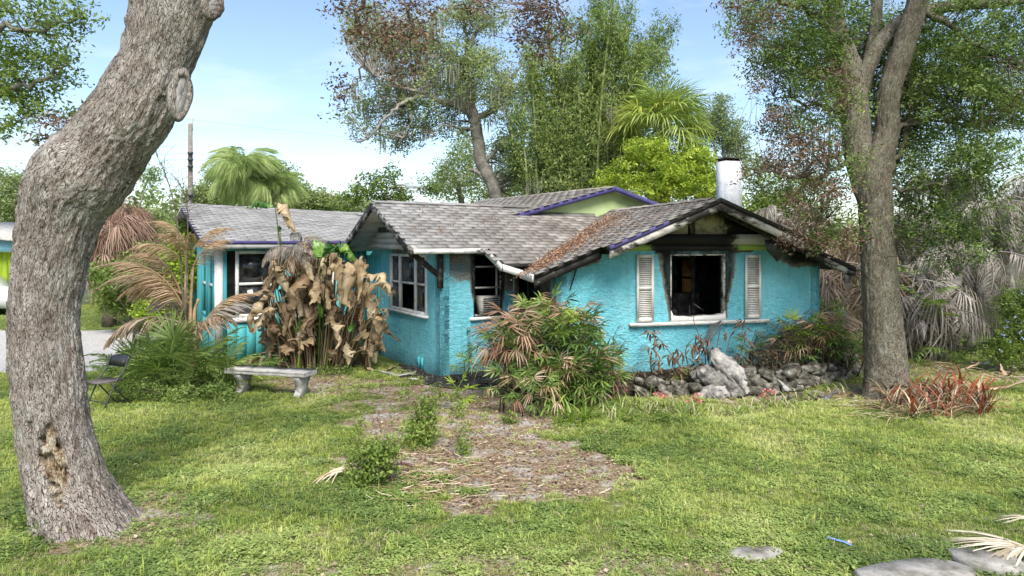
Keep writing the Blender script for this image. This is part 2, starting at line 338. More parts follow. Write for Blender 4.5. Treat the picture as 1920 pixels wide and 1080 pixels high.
# ------------------------------------------------------------------ the bungalow
HOUSE = thing('bungalow', 'turquoise stucco bungalow with fire-blackened gable and grey shingle roof', 'house', LF(1, 1))
def zR(a): return 3.40-.403*np.abs(a-2.86)
ZE = 2.483
def zP(s, t): return np.where(t < 1.63, ZE+.477*(t+.4), ZE+.477*(3.66-t))
def zL(s, t):
    zr = 3.615-.030*(s+3.66); return np.where(t < 7.81, 2.634+(t-3.67)/4.14*(zr-2.634), zr-(t-7.81)*.237)
def wall(name, P0, e, Ln, zt, holes, th, soot=None, dirt=None, mt=None, z0=-.1, step=.09, cond=None):
    e = np.asarray(e, float); nrm = A(e[1], -e[0])
    sl = np.unique(np.round(np.concatenate([np.linspace(0, Ln, max(2, int(Ln/step)+1))]+[A(h[0], h[1]) for h in holes]), 4))
    zm = max(float(np.max(zt(sl))), z0+.1)
    zl = np.unique(np.round(np.concatenate([np.linspace(z0, zm, max(2, int((zm-z0)/step)+1))]+[A(h[2], h[3]) for h in holes]), 4))
    S, Zz = np.meshgrid(sl, zl); top = zt(S); Zc = np.minimum(Zz, top)
    XY = np.asarray(P0, float)+S[..., None]*e; V = np.concatenate([XY, Zc[..., None]], -1).reshape(-1, 3)
    nS = len(sl); i, j = np.meshgrid(np.arange(nS-1), np.arange(len(zl)-1)); q = j*nS+i
    sc = (sl[i]+sl[i+1])/2; zc = (zl[j]+zl[j+1])/2; ok = (Zc[j+1, i]-Zc[j, i]+Zc[j+1, i+1]-Zc[j, i+1]) > 1e-4
    for h in holes: ok &= ~((sc > h[0]) & (sc < h[1]) & (zc > h[2]) & (zc < h[3]))
    q = q[ok]; Ff = np.stack([q, q+1, q+nS+1, q+nS], 1); n = len(V)
    off = np.append(-nrm*th, 0); V2 = V+off; Fs = [Ff, Ff[:, ::-1]+n]; Vs = [V, V2]; m = 2*n
    so = soot(S, Zc).ravel() if soot else np.zeros(n); di = dirt(S, Zc).ravel() if dirt else np.zeros(n)
    sts = [so, np.ones(n)*1.]; dts = [di, di]
    def quad(a, b, c, d_, s_=.5):
        nonlocal m
        Vs.append(np.array([a, b, c, d_])); Fs.append(np.array([[m, m+1, m+2, m+3]])); m += 4; sts.append(np.full(4, s_)); dts.append(np.zeros(4))
    P = lambda s, z, k=0: np.append(np.asarray(P0)+e*s-nrm*th*k, z)
    for h in holes:
        a, b, c, d_ = h[:4]; ms = float(h[4]) if len(h) > 4 else 0.
        quad(P(a, c), P(a, d_), P(a, d_, 1), P(a, c, 1), ms); quad(P(b, d_), P(b, c), P(b, c, 1), P(b, d_, 1), ms)
        quad(P(a, c), P(a, c, 1), P(b, c, 1), P(b, c), ms); quad(P(a, d_), P(b, d_), P(b, d_, 1), P(a, d_, 1), ms)
    for s in (0, Ln):
        zz = float(zt(A(s))[0]); quad(P(s, z0), P(s, z0, 1), P(s, zz, 1), P(s, zz), 0)
    me = rawmesh(name, np.concatenate(Vs)-WL[HOUSE.name], [np.concatenate(Fs)], mt or M_stucco, {'soot': np.concatenate(sts), 'dirt': np.concatenate(dts), 't': np.concatenate(sts)})
    return link(name, me, HOUSE, WL[HOUSE.name])
def rdist(S, Z, a0, a1, z0, z1):
    dx = np.maximum(np.maximum(a0-S, S-a1), 0); dz = np.maximum(np.maximum(z0-Z, Z-z1), 0); return np.hypot(dx, dz)
# front wall of the right wing
Wd = (2.242, 3.39, 1.17, 2.38)
def soot_front(S, Z):
    d = rdist(S, Z, *Wd); up = ss(Z, 1.1, 2.3)
    s = np.clip(1.2-d/(.07+.17*up), 0, 1.15)*(.45+.6*up)
    s = np.maximum(s, .8*np.clip(1-rdist(S, Z, 1.95, 4.0, 2.44, 3)/.05, 0, 1))
    s = np.maximum(s, .62*np.clip(1-rdist(S, Z, 2.1, 3.5, 1.9, 3)/.26, 0, 1)*ss(Z, 1.5, 2.3))
    s = np.maximum(s, np.clip(1-rdist(S, Z, 4.55, 5.6, 2.32-.3*0, 3)/.3, 0, 1)*ss(S, 4.2, 5.1)*.95)
    s = np.maximum(s, np.clip(1-rdist(S, Z, 0.15, .75, 2.3, 3)/.22, 0, 1)*.62)
    return s
def dirt_low(S, Z): return np.clip(1-Z/.55, 0, 1)*.85
wall('front_wall', O2, u2, 5.49, lambda s: np.minimum(2.45+0*s, zR(s)-.1), [Wd+(.9,)], .2, soot_front, dirt_low)
# left flank of the right wing, recessed door, porch walls
wall('side_wall', RF(0, 1.45)[:2], -v2, 1.45, lambda s: 2.1+0*s, [], .2,
     lambda S, Z: .55*ss(Z, .9, 1.6)*ss(1.45-S, .05, .5)+.45*ss(.6-S, 0, .5)*ss(Z, 1, 2), dirt_low)
Wb = (.737, 1.405, 1.12, 2.39)
def soot_B(S, Z):
    s = .42*np.clip(1-rdist(S, Z, .25, .74, 1.95, 3)/.45, 0, 1)+.0
    s = np.maximum(s, .45*ss(Z, 1.55, 2.3)*ss(S, -.05, .1))
    s = np.maximum(s, .9*np.clip(1-rdist(S, Z, *Wb)/.09, 0, 1)*ss(Z, 1.2, 1.7))
    s = np.maximum(s, .55*ss(S, 1.2, 1.6)*ss(Z, 1.2, 1.9)); return s
wall('porch_wall', C2, w2, 1.66, lambda s: 2.5+0*s, [Wb+(.7,)], .2, soot_B, dirt_low)
Wa_t = (.58, 2.49); LA = 4.07; HA = (LA-2.49, LA-.58, 1.14, 2.36)
def soot_A(S, Z): return .42*np.clip(1-rdist(S, Z, HA[0]+.1, HA[1]-.2, 2.38, 2.42)/.16, 0, 1)*ss(Z, 2.3, 2.36)
wall('gable_wall', LF(0, LA)[:2], -d2, LA, lambda s: np.asarray(np.minimum(2.62, zP(0, LA-s)-.1)), [HA+(0.,)], .2, soot_A, dirt_low)
# front wall of the left wing and its left side (boarded, built board by board)
M_dk = M_black
def boards(P0, e, Ln, z0, z1, holes, wd=.2, zfn=None):
    """vertical siding boards with recessed joints; each board is a part"""
    e = np.asarray(e, float); nrm = A(e[1], -e[0]); s = 0.
    wl = []
    bw = wall('side_wall', np.asarray(P0)-nrm*.02, e, Ln, lambda q: z1+0*q, [h for h in holes], .12, mt=M_dk)
    while s < Ln-.01:
        b = min(s+wd, Ln); segs = [(z0, z1)]
        for h in holes:
            if b > h[0]+.01 and s < h[1]-.01:
                n = []
                for a, c in segs: n += [(a, min(c, h[2])), (max(a, h[3]), c)]
                segs = [q for q in n if q[1]-q[0] > .03]
        for a, c in segs:
            mb = MB(); o = np.append(np.asarray(P0)+e*(s+.004), a); box(mb, o, np.append(e*(b-s-.008), 0), np.append(nrm*.022, 0), (0, 0, c-a))
            me = mb.mesh('board', M_teal, WL[HOUSE.name]); link('board', me, HOUSE, WL[HOUSE.name])
        s = b
Lw0 = LF(-3.37, 4.07)
def sx_(px, t):          # s on line t=const seen at px
    k = (px-960)/FP; b = C2+d2*t; return (k*b[1]-b[0])/(w2[0]-k*w2[1])
wa, wb_ = sx_(441, 4.07)+3.37, sx_(512, 4.07)+3.37; wc, wd_ = sx_(548, 4.07)+3.37, sx_(628, 4.07)+3.37
HL = [(wa, wb_, .95, 2.42), (wc, wd_, .95, 2.42)]
boards(Lw0[:2], w2, 3.37, -.05, 2.5, HL)
HS = [(1.0, 1.75, .9, 2.4), (2.0, 2.75, .9, 2.4)]
boards(LF(-3.37, 7.07)[:2], -d2, 3.0, -.05, 2.5, HS)
mb = MB(); box(mb, LF(-3.40, 4.03, 0), np.append(w2*.14, 0), np.append(-d2*.02, 0), (0, 0, 2.5)); box(mb, LF(-3.40, 4.03, 0), np.append(d2*.07, 0), np.append(-w2*.02, 0), (0, 0, 2.5))
part('corner_board', mb, M_whitec, HOUSE)
# board siding on the back end of the porch flank
for i in range(5):
    mb = MB(); t0 = 3.12+i*.18; box(mb, LF(-.003, t0+.004, 0), np.append(d2*.172, 0), np.append(-w2*.02, 0), (0, 0, 2.3)); part('board', mb, M_teal, HOUSE)
# hidden enclosing walls, floors, ceiling
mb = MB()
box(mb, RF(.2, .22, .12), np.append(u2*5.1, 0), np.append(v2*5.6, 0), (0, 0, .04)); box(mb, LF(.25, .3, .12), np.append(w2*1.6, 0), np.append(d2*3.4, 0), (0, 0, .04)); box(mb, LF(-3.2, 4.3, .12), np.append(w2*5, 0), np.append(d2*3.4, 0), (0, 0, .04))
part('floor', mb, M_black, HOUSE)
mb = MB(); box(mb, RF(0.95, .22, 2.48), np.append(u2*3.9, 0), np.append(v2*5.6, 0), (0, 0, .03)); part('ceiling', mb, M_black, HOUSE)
kx = (1286-960)/FP
wall('side_wall', RF(5.49, 0)[:2], v2, 6.2, lambda s: 2.2+0*s, [(4.55, 5.5, 1.0, 2.15, .9)], .2)
def tanpane():
    m, t, p, o = mat('tan_lit_pane'); c = ramp(t, noise(t, 3, 5), [(.35, (.25, .12, .05)), (.6, (.55, .38, .22))]); base(t, p, c, .4); tb = N(t, 'ShaderNodeBsdfTranslucent'); t.links.new(c, tb.inputs[0]); ms = N(t, 'ShaderNodeMixShader'); ms.inputs[0].default_value = .75
    t.links.new(p.outputs[0], ms.inputs[1]); t.links.new(tb.outputs[0], ms.inputs[2]); t.links.new(ms.outputs[0], o.inputs[0]); return m
mb = MB(); box(mb, RF(5.42, 4.55, 1.0), np.append(v2*.95, 0), np.append(-u2*.01, 0), (0, 0, 1.15)); part('tan_pane', mb, tanpane(), HOUSE)  # translucent tan pane added; its colour stands for the daylit outdoors behind
mb = MB(); box(mb, RF(5.39, 4.5, 1.62), np.append(v2*1.05, 0), np.append(-u2*.03, 0), (0, 0, .06)); part('sash_bar', mb, M_char, HOUSE)
wall('rear_wall', RF(5.49, 6.2)[:2], -u2, 5.49, lambda s: 2.6+0*s, [], .2)
wall('rear_wall', LF(2.2, 8.5)[:2], -w2, 5.6, lambda s: 2.6+0*s, [], .2, mt=M_teal)
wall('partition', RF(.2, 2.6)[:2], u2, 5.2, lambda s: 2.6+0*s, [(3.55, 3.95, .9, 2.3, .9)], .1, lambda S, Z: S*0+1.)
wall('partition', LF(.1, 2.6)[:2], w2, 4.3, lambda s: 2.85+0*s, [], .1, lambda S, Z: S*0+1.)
M_deck0 = simple('ash_covered_wreck', [(.35, (.03, .026, .022)), (.55, (.12, .105, .09)), (.72, (.4, .37, .33))], 6, 7, .9)
# charred studs and furniture wreck seen inside the big opening
for a, b, h in ((2.5, 1.6, 2.3), (2.95, 2.3, 2.4), (3.35, 1.2, 2.35), (3.2, 2.1, 2.3)):
    mb = MB(); box(mb, RF(a, b, .15), np.append(u2*.09, 0), np.append(v2*.05, 0), (0, 0, h)); part('stud', mb, M_char, HOUSE)
mb = MB(); box(mb, RF(2.3, 1.2, .15), np.append(u2*.7, 0), np.append(v2*.5, 0), (0, 0, 1.05)); box(mb, RF(3.3, 1.7, .15), np.append(u2*.5, 0), np.append(v2*.5, 0), (0, 0, 1.35))
part('burnt_cabinet', mb, M_deck0, HOUSE)
mb = MB()
for i in range(60): p = RF(U(2.3, 3.6), U(.5, 2.4), U(.2, 1.25)); q = p+A(U(-.4, .4), U(-.3, .3), U(-.2, .4)); beam(mb, p, q, U(.02, .05), U(.01, .03))
stuff(part('burnt_debris', mb, M_deck0, HOUSE))
# --- roofs
def prism(mb, P, th):
    P = np.asarray(P, float); n = len(P); Q = P-A(0, 0, th); V = np.vstack([P, Q]); c = P.mean(0)
    tr = np.array([[0, i, i+1] for i in range(1, n-1)]); i = np.arange(n); j = (i+1) % n
    mb.addm(V, [np.vstack([tr, tr[:, ::-1]+n]), np.stack([i, i+n, j+n, j], 1)], .5)
M_deck = simple('burnt_roof_underside', [(.35, (.015, .013, .011)), (.6, (.05, .045, .038)), (.75, (.16, .15, .13))], 2.2, 7, .9)
M_deckw = simple('painted_soffit', [(.35, (.2, .19, .17)), (.6, (.42, .4, .37)), (.75, (.5, .48, .45))], 2.2, 7, .9)
ROOF = part('roof', (lambda m: (prism(m, [RF(a, b, zR(a)) for a, b in ((-.5, -.3), (.73, -.3), (2.86, -.3), (2.86, 5.4), (-.5, .85))], .07),
    prism(m, [RF(a, b, zR(a)) for a, b in ((.73, -.7), (2.86, -.7), (2.86, -.301), (.73, -.301))], .07),
    prism(m, [RF(a, b, zR(a)) for a, b in ((2.86, -.7), (4.94, -.7), (4.94, -.301), (2.86, -.301))], .07),
    prism(m, [RF(a, b, zR(a)) for a, b in ((2.86, -.3), (6.05, -.3), (6.05, 6.4), (2.86, 6.4))], .07), m)[-1])(MB()), M_deck, HOUSE)
def quadroof(pts, zf, F_, th=.07, name='roof', m=None):
    mb = MB(); prism(mb, [F_(s, t, float(zf(s, A(t)[0]))) for s, t in pts], th); return part(name, mb, m or M_deckw, HOUSE)
quadroof([(-.731, -.4), (3.0, -.4), (5.2, 1.629), (-.731, 1.629)], zP, LF)
quadroof([(.8, -1.0), (2.4, -1.0), (3.0, -.401), (.8, -.401)], zP, LF, m=M_deck)
quadroof([(-.731, 1.631), (6, 1.631), (6, 3.7), (-.731, 3.7)], zP, LF)
quadroof([(-3.656, 3.67), (1.3, 3.67), (1.3, 7.8), (-3.656, 7.8)], zL, LF)
quadroof([(-3.656, 7.82), (1.3, 7.82), (1.3, 9.5), (-3.656, 9.5)], zL, LF)
def zG(s, t): return 3.99-.255*np.abs(s-5.35)
quadroof([(2.1, 1.15), (5.349, 1.15), (5.349, 8.0), (2.1, 8.0)], zG, LF)
quadroof([(5.351, 1.15), (8.6, 1.15), (8.6, 8.0), (5.351, 8.0)], zG, LF)
# green gable with purple rake boards
mb = MB(); P = [LF(2.2, 1.36, 3.05), LF(8.4, 1.36, 2.6), LF(8.4, 1.36, 3.15), LF(5.35, 1.36, 3.92), LF(2.2, 1.36, 3.12)]
V = np.array(P+[p+np.append(d2*.1, 0) for p in P]); mb.addm(V, [[[0, 1, 2], [0, 2, 3], [0, 3, 4], [5, 7, 6], [5, 8, 7], [5, 9, 8]]], .5)
part('green_gable', mb, M_lime, HOUSE)
def rake(p, q, h, th, m, name, out, par=None, t=.5):
    mb = MB(); n = 24; x = np.linspace(0, 1, n+1)
    p = np.asarray(p, float); q = np.asarray(q, float); o = np.append(np.asarray(out)*th, 0)
    Pt = p+(q-p)*x[:, None]; V = np.concatenate([Pt, Pt+o, Pt+o-A(0, 0, h), Pt-A(0, 0, h)]); k = n+1; i = np.arange(n)
    Fs = [np.stack([i+a*k, i+1+a*k, i+1+b*k, i+b*k], 1) for a, b in ((0, 1), (1, 2), (2, 3), (3, 0))]
    Fs.append(np.array([[0, k, 2*k, 3*k], [n, n+3*k, n+2*k, n+k]])); tt = np.tile(t(x) if callable(t) else np.full(k, t), 4)
    mb.add(V, np.concatenate(Fs), tt); return part(name, mb, m, par or HOUSE)
rake(LF(2.1, 1.13, 3.165), LF(5.35, 1.13, 3.995), .12, .03, M_purple2, 'rake_board', -d2); rake(LF(5.352, 1.13, 3.995), LF(8.6, 1.13, 3.165), .12, .03, M_purple2, 'rake_board', -d2)
# right wing rake boards (fascia with a purple strip above), each length its own part
def rr(a0, a1, b, tf, tp):
    e = A(a0, a1); rake(RF(a0, b, zR(a0)-.07), RF(a1, b, zR(a1)-.07), .15, .035, M_fascia, 'rake_board', -v2, None, tf)
    rake(RF(a0, b-.005, zR(a0)+.006), RF(a1, b-.005, zR(a1)+.006), .085, .045, M_purple, 'purple_strip', -v2, None, tp)
rr(.73, 2.86, -.702, lambda x: .38+.1*np.sin(x*9)+.12*(x > .55)-.1*(x > .9), lambda x: .35+.35*(x > .5))
rr(2.861, 4.94, -.702, lambda x: .42+.14*np.sin(x*7+1), lambda x: .95-.35*x)
rr(-.5, .73, -.302, lambda x: .55+.25*x, lambda x: .75+0*x)
rr(4.941, 6.05, -.302, lambda x: .46+.1*np.sin(x*8), lambda x: .75+0*x)
# gable infill: green band, charred beam, peeling boards, king post, rafters
def slab(name, a0, a1, b, z0, z1, m, th=.04, tfn=None, cut=True, n=30):
    x = np.linspace(a0, a1, n+1); top = np.minimum(z1, zR(x)-.09) if cut else np.full(n+1, z1); bot = np.full(n+1, z0); top = np.maximum(top, bot+.002)
    V = []; 
    for bb in (b, b+th):
        V += [RF(a, bb, z) for a, z in zip(x, bot)]+[RF(a, bb, z) for a, z in zip(x, top)]
    V = np.array(V); k = n+1; i = np.arange(n)
    f = [np.stack([i, i+1, i+1+k, i+k], 1), np.stack([i+2*k, i+3*k, i+1+3*k, i+1+2*k], 1), np.stack([i+k, i+1+k, i+1+3*k, i+3*k], 1), np.stack([i, i+2*k, i+1+2*k, i+1], 1),
         np.array([[0, k, 3*k, 2*k], [n, n+2*k, n+3*k, n+k]])]
    tt = np.tile(tfn(x) if tfn else np.full(k, .5), 4); mb = MB(); mb.add(V, np.concatenate(f), tt); return part(name, mb, m, HOUSE)
hot = lambda x: .35+.85*np.exp(-((x-2.72)/.85)**4)
slab('green_band', .7, 4.75, -.03, 2.45, 2.56, M_limeb, .1, hot)
slab('tie_beam', .95, 4.95, -.08, 2.562, 2.76, M_fascia, .14, lambda x: .25+.7*np.exp(-((x-2.55)/.95)**6)+.3*(x > 4.3))
slab('gable_board', 1.3, 2.62, .02, 2.762, 3.3, M_gab, .04, lambda x: .62-.25*ss(x, 1.6, 2.2))
slab('gable_board', 2.74, 4.3, .02, 2.762, 3.34, M_gab, .04, lambda x: .42+.5*ss(x, 3.2, 3.8))
mb = MB(); box(mb, RF(2.63, -.04, 2.762), np.append(u2*.1, 0), np.append(v2*.06, 0), (0, 0, .46)); part('king_post', mb, M_char, HOUSE)
for b in (-.62, -.34):
    for a0, a1 in ((1.0, 2.82), (2.9, 4.9)):
        mb = MB(); beam(mb, RF(a0, b, zR(a0)-.14), RF(a1, b, zR(a1)-.14), .045, .1); part('rafter', mb, M_char, HOUSE)
for a in (.9, 4.7):
    mb = MB(); beam(mb, RF(a, -.68, zR(a)-.16), RF(a, .05, zR(a)-.16), .09, .12); part('outrigger', mb, M_char, HOUSE)
# hanging burnt panel under the right rake and metal strip at the left
mb = MB(); Pp = [RF(4.02, -.35, 2.66), RF(4.5, -.35, 2.7), RF(4.42, -.38, 2.42), RF(4.25, -.4, 2.24), RF(4.05, -.38, 2.45)]
V = np.array(Pp+[p+np.append(v2*.02, 0) for p in Pp]); mb.addm(V, [[[0, 4, 3], [0, 3, 2], [0, 2, 1], [5, 8, 9], [5, 7, 8], [5, 6, 7]], [[0, 1, 6, 5], [1, 2, 7, 6], [2, 3, 8, 7], [3, 4, 9, 8], [4, 0, 5, 9]]], .5); part('hanging_panel', mb, M_metal, HOUSE)
mb = MB(); beam(mb, RF(.42, -.04, 2.28), RF(.25, -.03, 1.75), .05, .01); part('hanging_strip', mb, M_metal, HOUSE)
# porch fascia and rakes
Z1 = lambda s, t: float(zP(s, A(t)[0]))
rake(LF(-.731, -.402, ZE+.0), LF(.8, -.402, ZE), .09, .03, M_white, 'fascia', -d2, None, lambda x: .45+.15*x)
rake(LF(.80, -.4, ZE+.0), LF(.80, -1.0, Z1(0, -1.0)), .13, .03, M_white, 'fascia', -w2, None, .5)
rake(LF(.80, -1.002, Z1(0, -1)), RF(-.502, .5, 2.09), .13, .03, M_white, 'fascia', -d2, None, .5)
rake(RF(-.502, .5, 2.08), RF(-.502, -.3, 2.05), .14, .03, M_white, 'fascia', -u2, None, .5)
rake(LF(-.735, -.4, ZE+.0), LF(-.735, 1.63, Z1(0, 1.629)), .17, .04, M_fascia, 'rake_board', -w2, None, lambda x: .52-.1*x)
rake(LF(-.735, 1.631, Z1(0, 1.629)), LF(-.735, 3.7, Z1(0, 3.7)), .17, .04, M_fascia, 'rake_board', -w2, None, .5)
for i in range(4):
    mb = MB(); zz = 2.46+i*.12; tw = max(.12, (3.451-zz-.26)/.477)
    if i > 2: M__ = M_char
    else: M__ = M_greyb
    box(mb, LF(-.34, 1.63-tw*.95, zz), np.append(d2*tw*1.9, 0), np.append(w2*.02, 0), (0, 0, .112)); part('gable_board', mb, M__, HOUSE)
mb = MB(); beam(mb, LF(-.70, -.12, 2.46), LF(-.05, -.02, 1.98), .07, .09); part('knee_brace', mb, M_char, HOUSE)
mb = MB(); box(mb, LF(-.06, -.07, 1.72), np.append(w2*.1, 0), np.append(d2*.068, 0), (0, 0, .72)); part('brace_post', mb, M_char, HOUSE)
# left wing fascia
rake(LF(-3.66, 3.668, 2.634), LF(1.0, 3.668, 2.634), .16, .03, M_whitec, 'fascia', -d2, None, .2); rake(LF(-3.66, 3.638, 2.64), LF(1.0, 3.638, 2.64), .07, .02, M_purple2, 'purple_strip', -d2)
rake(LF(-3.66, 3.67, 2.634), LF(-3.66, 7.8, 3.60), .15, .03, M_purple2, 'rake_board', -w2)
# ridge caps
for p, q in ((LF(-.73, 1.63, 3.465), LF(5.1, 1.63, 3.465)), (RF(2.86, -.4, 3.42), RF(2.86, 5.4, 3.42)), (LF(-3.66, 7.81, 3.62), LF(1.3, 7.81, 3.48)), (LF(5.35, 1.15, 4.0), LF(5.35, 8, 4.0))):
    n = max(2, int(np.linalg.norm(q-p)/.3)); mb = MB()
    for i in range(n):
        a = p+(q-p)*i/n; b = p+(q-p)*(i+1.1)/n; dd = unit(b-a); s = unit(np.cross(dd, (0, 0, 1)))*.13; dz = A(0, 0, .035+.008*(i % 2))
        V = [a-s-dz, a+A(0, 0, .012*(1+i % 2)), a+s-dz, b-s-dz, b+A(0, 0, .012), b+s-dz]; V = V+[x_-A(0, 0, .02) for x_ in V]
        mb.addm(V, [[[0, 1, 4, 3], [1, 2, 5, 4], [6, 9, 10, 7], [7, 10, 11, 8], [0, 6, 7, 1], [1, 7, 8, 2]]], .5)
    part('ridge_cap', mb, M_shing, HOUSE)
# shingles
from mathutils import Matrix
tabs = []
def shingle(F_, zf, s0, s1, t0, t1, inside, alongs=True):
    """F_(s,t) plan, zf height; s runs along the eave, t up the slope"""
    e = F_(1, 0)-F_(0, 0); pp = F_(0, 1)-F_(0, 0)
    up = 1 if zf(A((s0+s1)/2)[0], A(t1)[0]) > zf(A((s0+s1)/2)[0], A(t0)[0]) else -1
    if up < 0: t0, t1 = t1, t0
    k = 0; t = t0
    sm, tm = (s0+s1)/2, (t0+t1)/2
    gr = (float(zf(A(sm)[0], A(tm+.01)[0]))-float(zf(A(sm)[0], A(tm-.01)[0])))/.02; st = .14/math.hypot(1, gr)*up
    while (t-t1)*up < -.05:
        s = s0+(.165 if k % 2 else 0)-.1; k += 1
        while s < s1:
            wd = .31+rng.uniform(-.0, .012)
            if inside(s+wd/2, t+st*.6) and s+wd/2 < s1:
                tabs.append((F_, zf, s, t, wd, st, up))
            s += .33
        t += st
def RFin(s, t):
    p = LF(s, t)[:2]-O2; a = float(p@u2); b = float(p@v2); return not (a > -.45 and zR(a) > float(zP(s, A(t)[0]))+.06) or b < -.3
def zRf(b, a): return zR(a)
RFT = lambda s, t, z=0: RF(t, s, z)
shingle(RFT, zRf, -.68, 5.1, -.5, 2.84, lambda b, a: (b > -.3 or a > .73) and b < (a+.5)*1.211+.6)
shingle(LF, zP, -.70, 5.0, -1.0, 1.6, lambda s, t: (t > -.4 or s > .8) and RFin(s, t) and not (t > 1.2 and s > 2.4))
shingle(LF, zL, -3.64, 1.0, 3.67, 7.75, lambda s, t: True)
LFG = lambda s, t, z=0: LF(t, s, z)
shingle(LFG, lambda b, a: zG(a, b), 1.17, 7.8, 2.1, 5.33, lambda b, a: True)
def tabverts(T):
    F_, zf, s, t, wd, st, up = T; lo = 1.0 if up > 0 else 1.0
    V = []
    j = rng.uniform(-.004, .004); y0, y1 = t-.004*up+j, t+st*1.18
    for hgt in (0, 1):
        for (a, b_) in ((s, y0), (s+wd, y0), (s+wd, y1), (s, y1)):
            z = float(zf(A(a)[0], A(b_)[0])); top = (.022+.004*rng.random() if b_ == y0 else .008)
            V.append(F_(a, b_, z+(top if hgt else .001)))
    V = np.array(V); 
    return V
allv = [tabverts(T) for T in tabs]
dist = [np.linalg.norm(V[0]-A(0, 0, HC)) for V in allv]; order = np.argsort(dist)
cams = []
for q in order[:300]:
    V = allv[q]; mb = MB(); mb.add(V, BF); c = V[0]
    me = mb.mesh('shingle', M_shing, c); link('shingle', me, ROOF, c)
mb = MB(); Vr = np.array([allv[q] for q in order[300:]]); nn = len(Vr); mb.add(Vr.reshape(-1, 3), (BF[None]+np.arange(nn)[:, None, None]*8).reshape(-1, 4)); stuff(part('shingles', mb, M_shing, ROOF))
# chimney
ch = RF(4.70, 2.0); CH = []
ca, cb = 4.60, 2.0
mb = MB(); zs = np.array([2.3, 4.44]); ex = np.array([.0, .0])
for i in range(len(zs)-1):
    for k_ in (0,):
        e0, e1 = ex[i], ex[i+1]
        V = [RF(ca-e0*0+max(0, -0), cb, zs[i]), RF(ca+.43+e0, cb, zs[i]), RF(ca+.43+e0, cb+.36, zs[i]), RF(ca, cb+.36, zs[i]),
             RF(ca, cb, zs[i+1]), RF(ca+.43+e1, cb, zs[i+1]), RF(ca+.43+e1, cb+.36, zs[i+1]), RF(ca, cb+.36, zs[i+1])]
        mb.add(np.array(V), BF)
chim = part('chimney', mb, M_chim, HOUSE)
mb = MB()
for q in range(4):
    a0 = ca+.02+q*.1; box(mb, RF(a0, cb+.02, 4.44), np.append(u2*.06, 0), np.append(v2*.3, 0), (0, 0, .05))
box(mb, RF(ca-.01, cb-.02, 4.49), np.append(u2*.45, 0), np.append(v2*.4, 0), (0, 0, .02)); part('chimney_cap', mb, M_char, chim)
# --- window joinery
def fr(name, P0, e, s0, s1, z0, z1, m, par, th=.05, off=.0):
    e = np.asarray(e, float); nrm = A(e[1], -e[0]); mb = MB()
    box(mb, np.append(np.asarray(P0)+e*s0+nrm*off, z0), np.append(e*(s1-s0), 0), np.append(-nrm*th, 0), (0, 0, z1-z0)); return part(name, mb, m, par)
def frame_obj(P0, e, h, m, bars, wd=.06, off=.0, th=.06, name='window'):
    """window: outer frame as the part, mullions, rails and panes as its sub-parts"""
    e = np.asarray(e, float); nrm = A(e[1], -e[0]); a, b, c, d = h[:4]; mb = MB()
    def bx(s0, s1, z0, z1, o=off, t=th): box(mb, np.append(np.asarray(P0)+e*s0+nrm*o, z0), np.append(e*(s1-s0), 0), np.append(-nrm*t, 0), (0, 0, z1-z0))
    bx(a, a+wd, c, d); bx(b-wd, b, c, d); bx(a+wd, b-wd, d-wd, d); bx(a+wd, b-wd, c, c+wd)
    W_ = part(name, mb, m, HOUSE)
    return W_
# porch flank window
Pa = LF(0, LA)[:2]; ea = -d2
wA = frame_obj(Pa, ea, HA, M_whitec, None, .055, .03, .09)
a, b, c, d = HA[:4]; n1 = a+(b-a)*.27; n2_ = a+(b-a)*.70; zm = c+(d-c)*.5
for s in (n1, n2_): fr('mullion', Pa, ea, s-.03, s+.04, c+.056, d-.056, M_whitec, wA, .07, .022)
for s0, s1 in ((a+.056, n1-.031), (n1+.041, n2_-.031), (n2_+.041, b-.056)): fr('rail', Pa, ea, s0, s1, zm-.022, zm+.022, M_whitec, wA, .05, .01)
for s0, s1, z0, z1 in ((a+.056, n1-.031, c+.056, zm-.023), (a+.056, n1-.031, zm+.023, d-.056), (n2_+.041, b-.056, zm+.023, d-.056), (n2_+.041, b-.056, c+.056, zm-.023), (n1+.041, n2_-.031, zm+.023, d-.056)):
    fr('pane', Pa, ea, s0, s1, z0, z1, M_glass, wA, .006, -.02)
fr('sill', Pa, ea, a-.06, b+.06, c-.05, c-.002, M_whitec, wA, .16, .07)
# porch front window with an air conditioner
wB = frame_obj(C2, w2, Wb, M_fascia, None, .045, -.02, .08)
a, b, c, d = Wb[:4]
for z in (c+.56, c+.98): fr('rail', C2, w2, a+.046, b-.046, z, z+.035, M_greyb, wB, .05, -.035)
fr('stile', C2, w2, b-.12, b-.09, c+.05, d-.05, M_greyb, wB, .04, -.04)
fr('sill', C2, w2, a-.08, b+.06, c-.06, c-.002, M_whitec, wB, .14, .06)
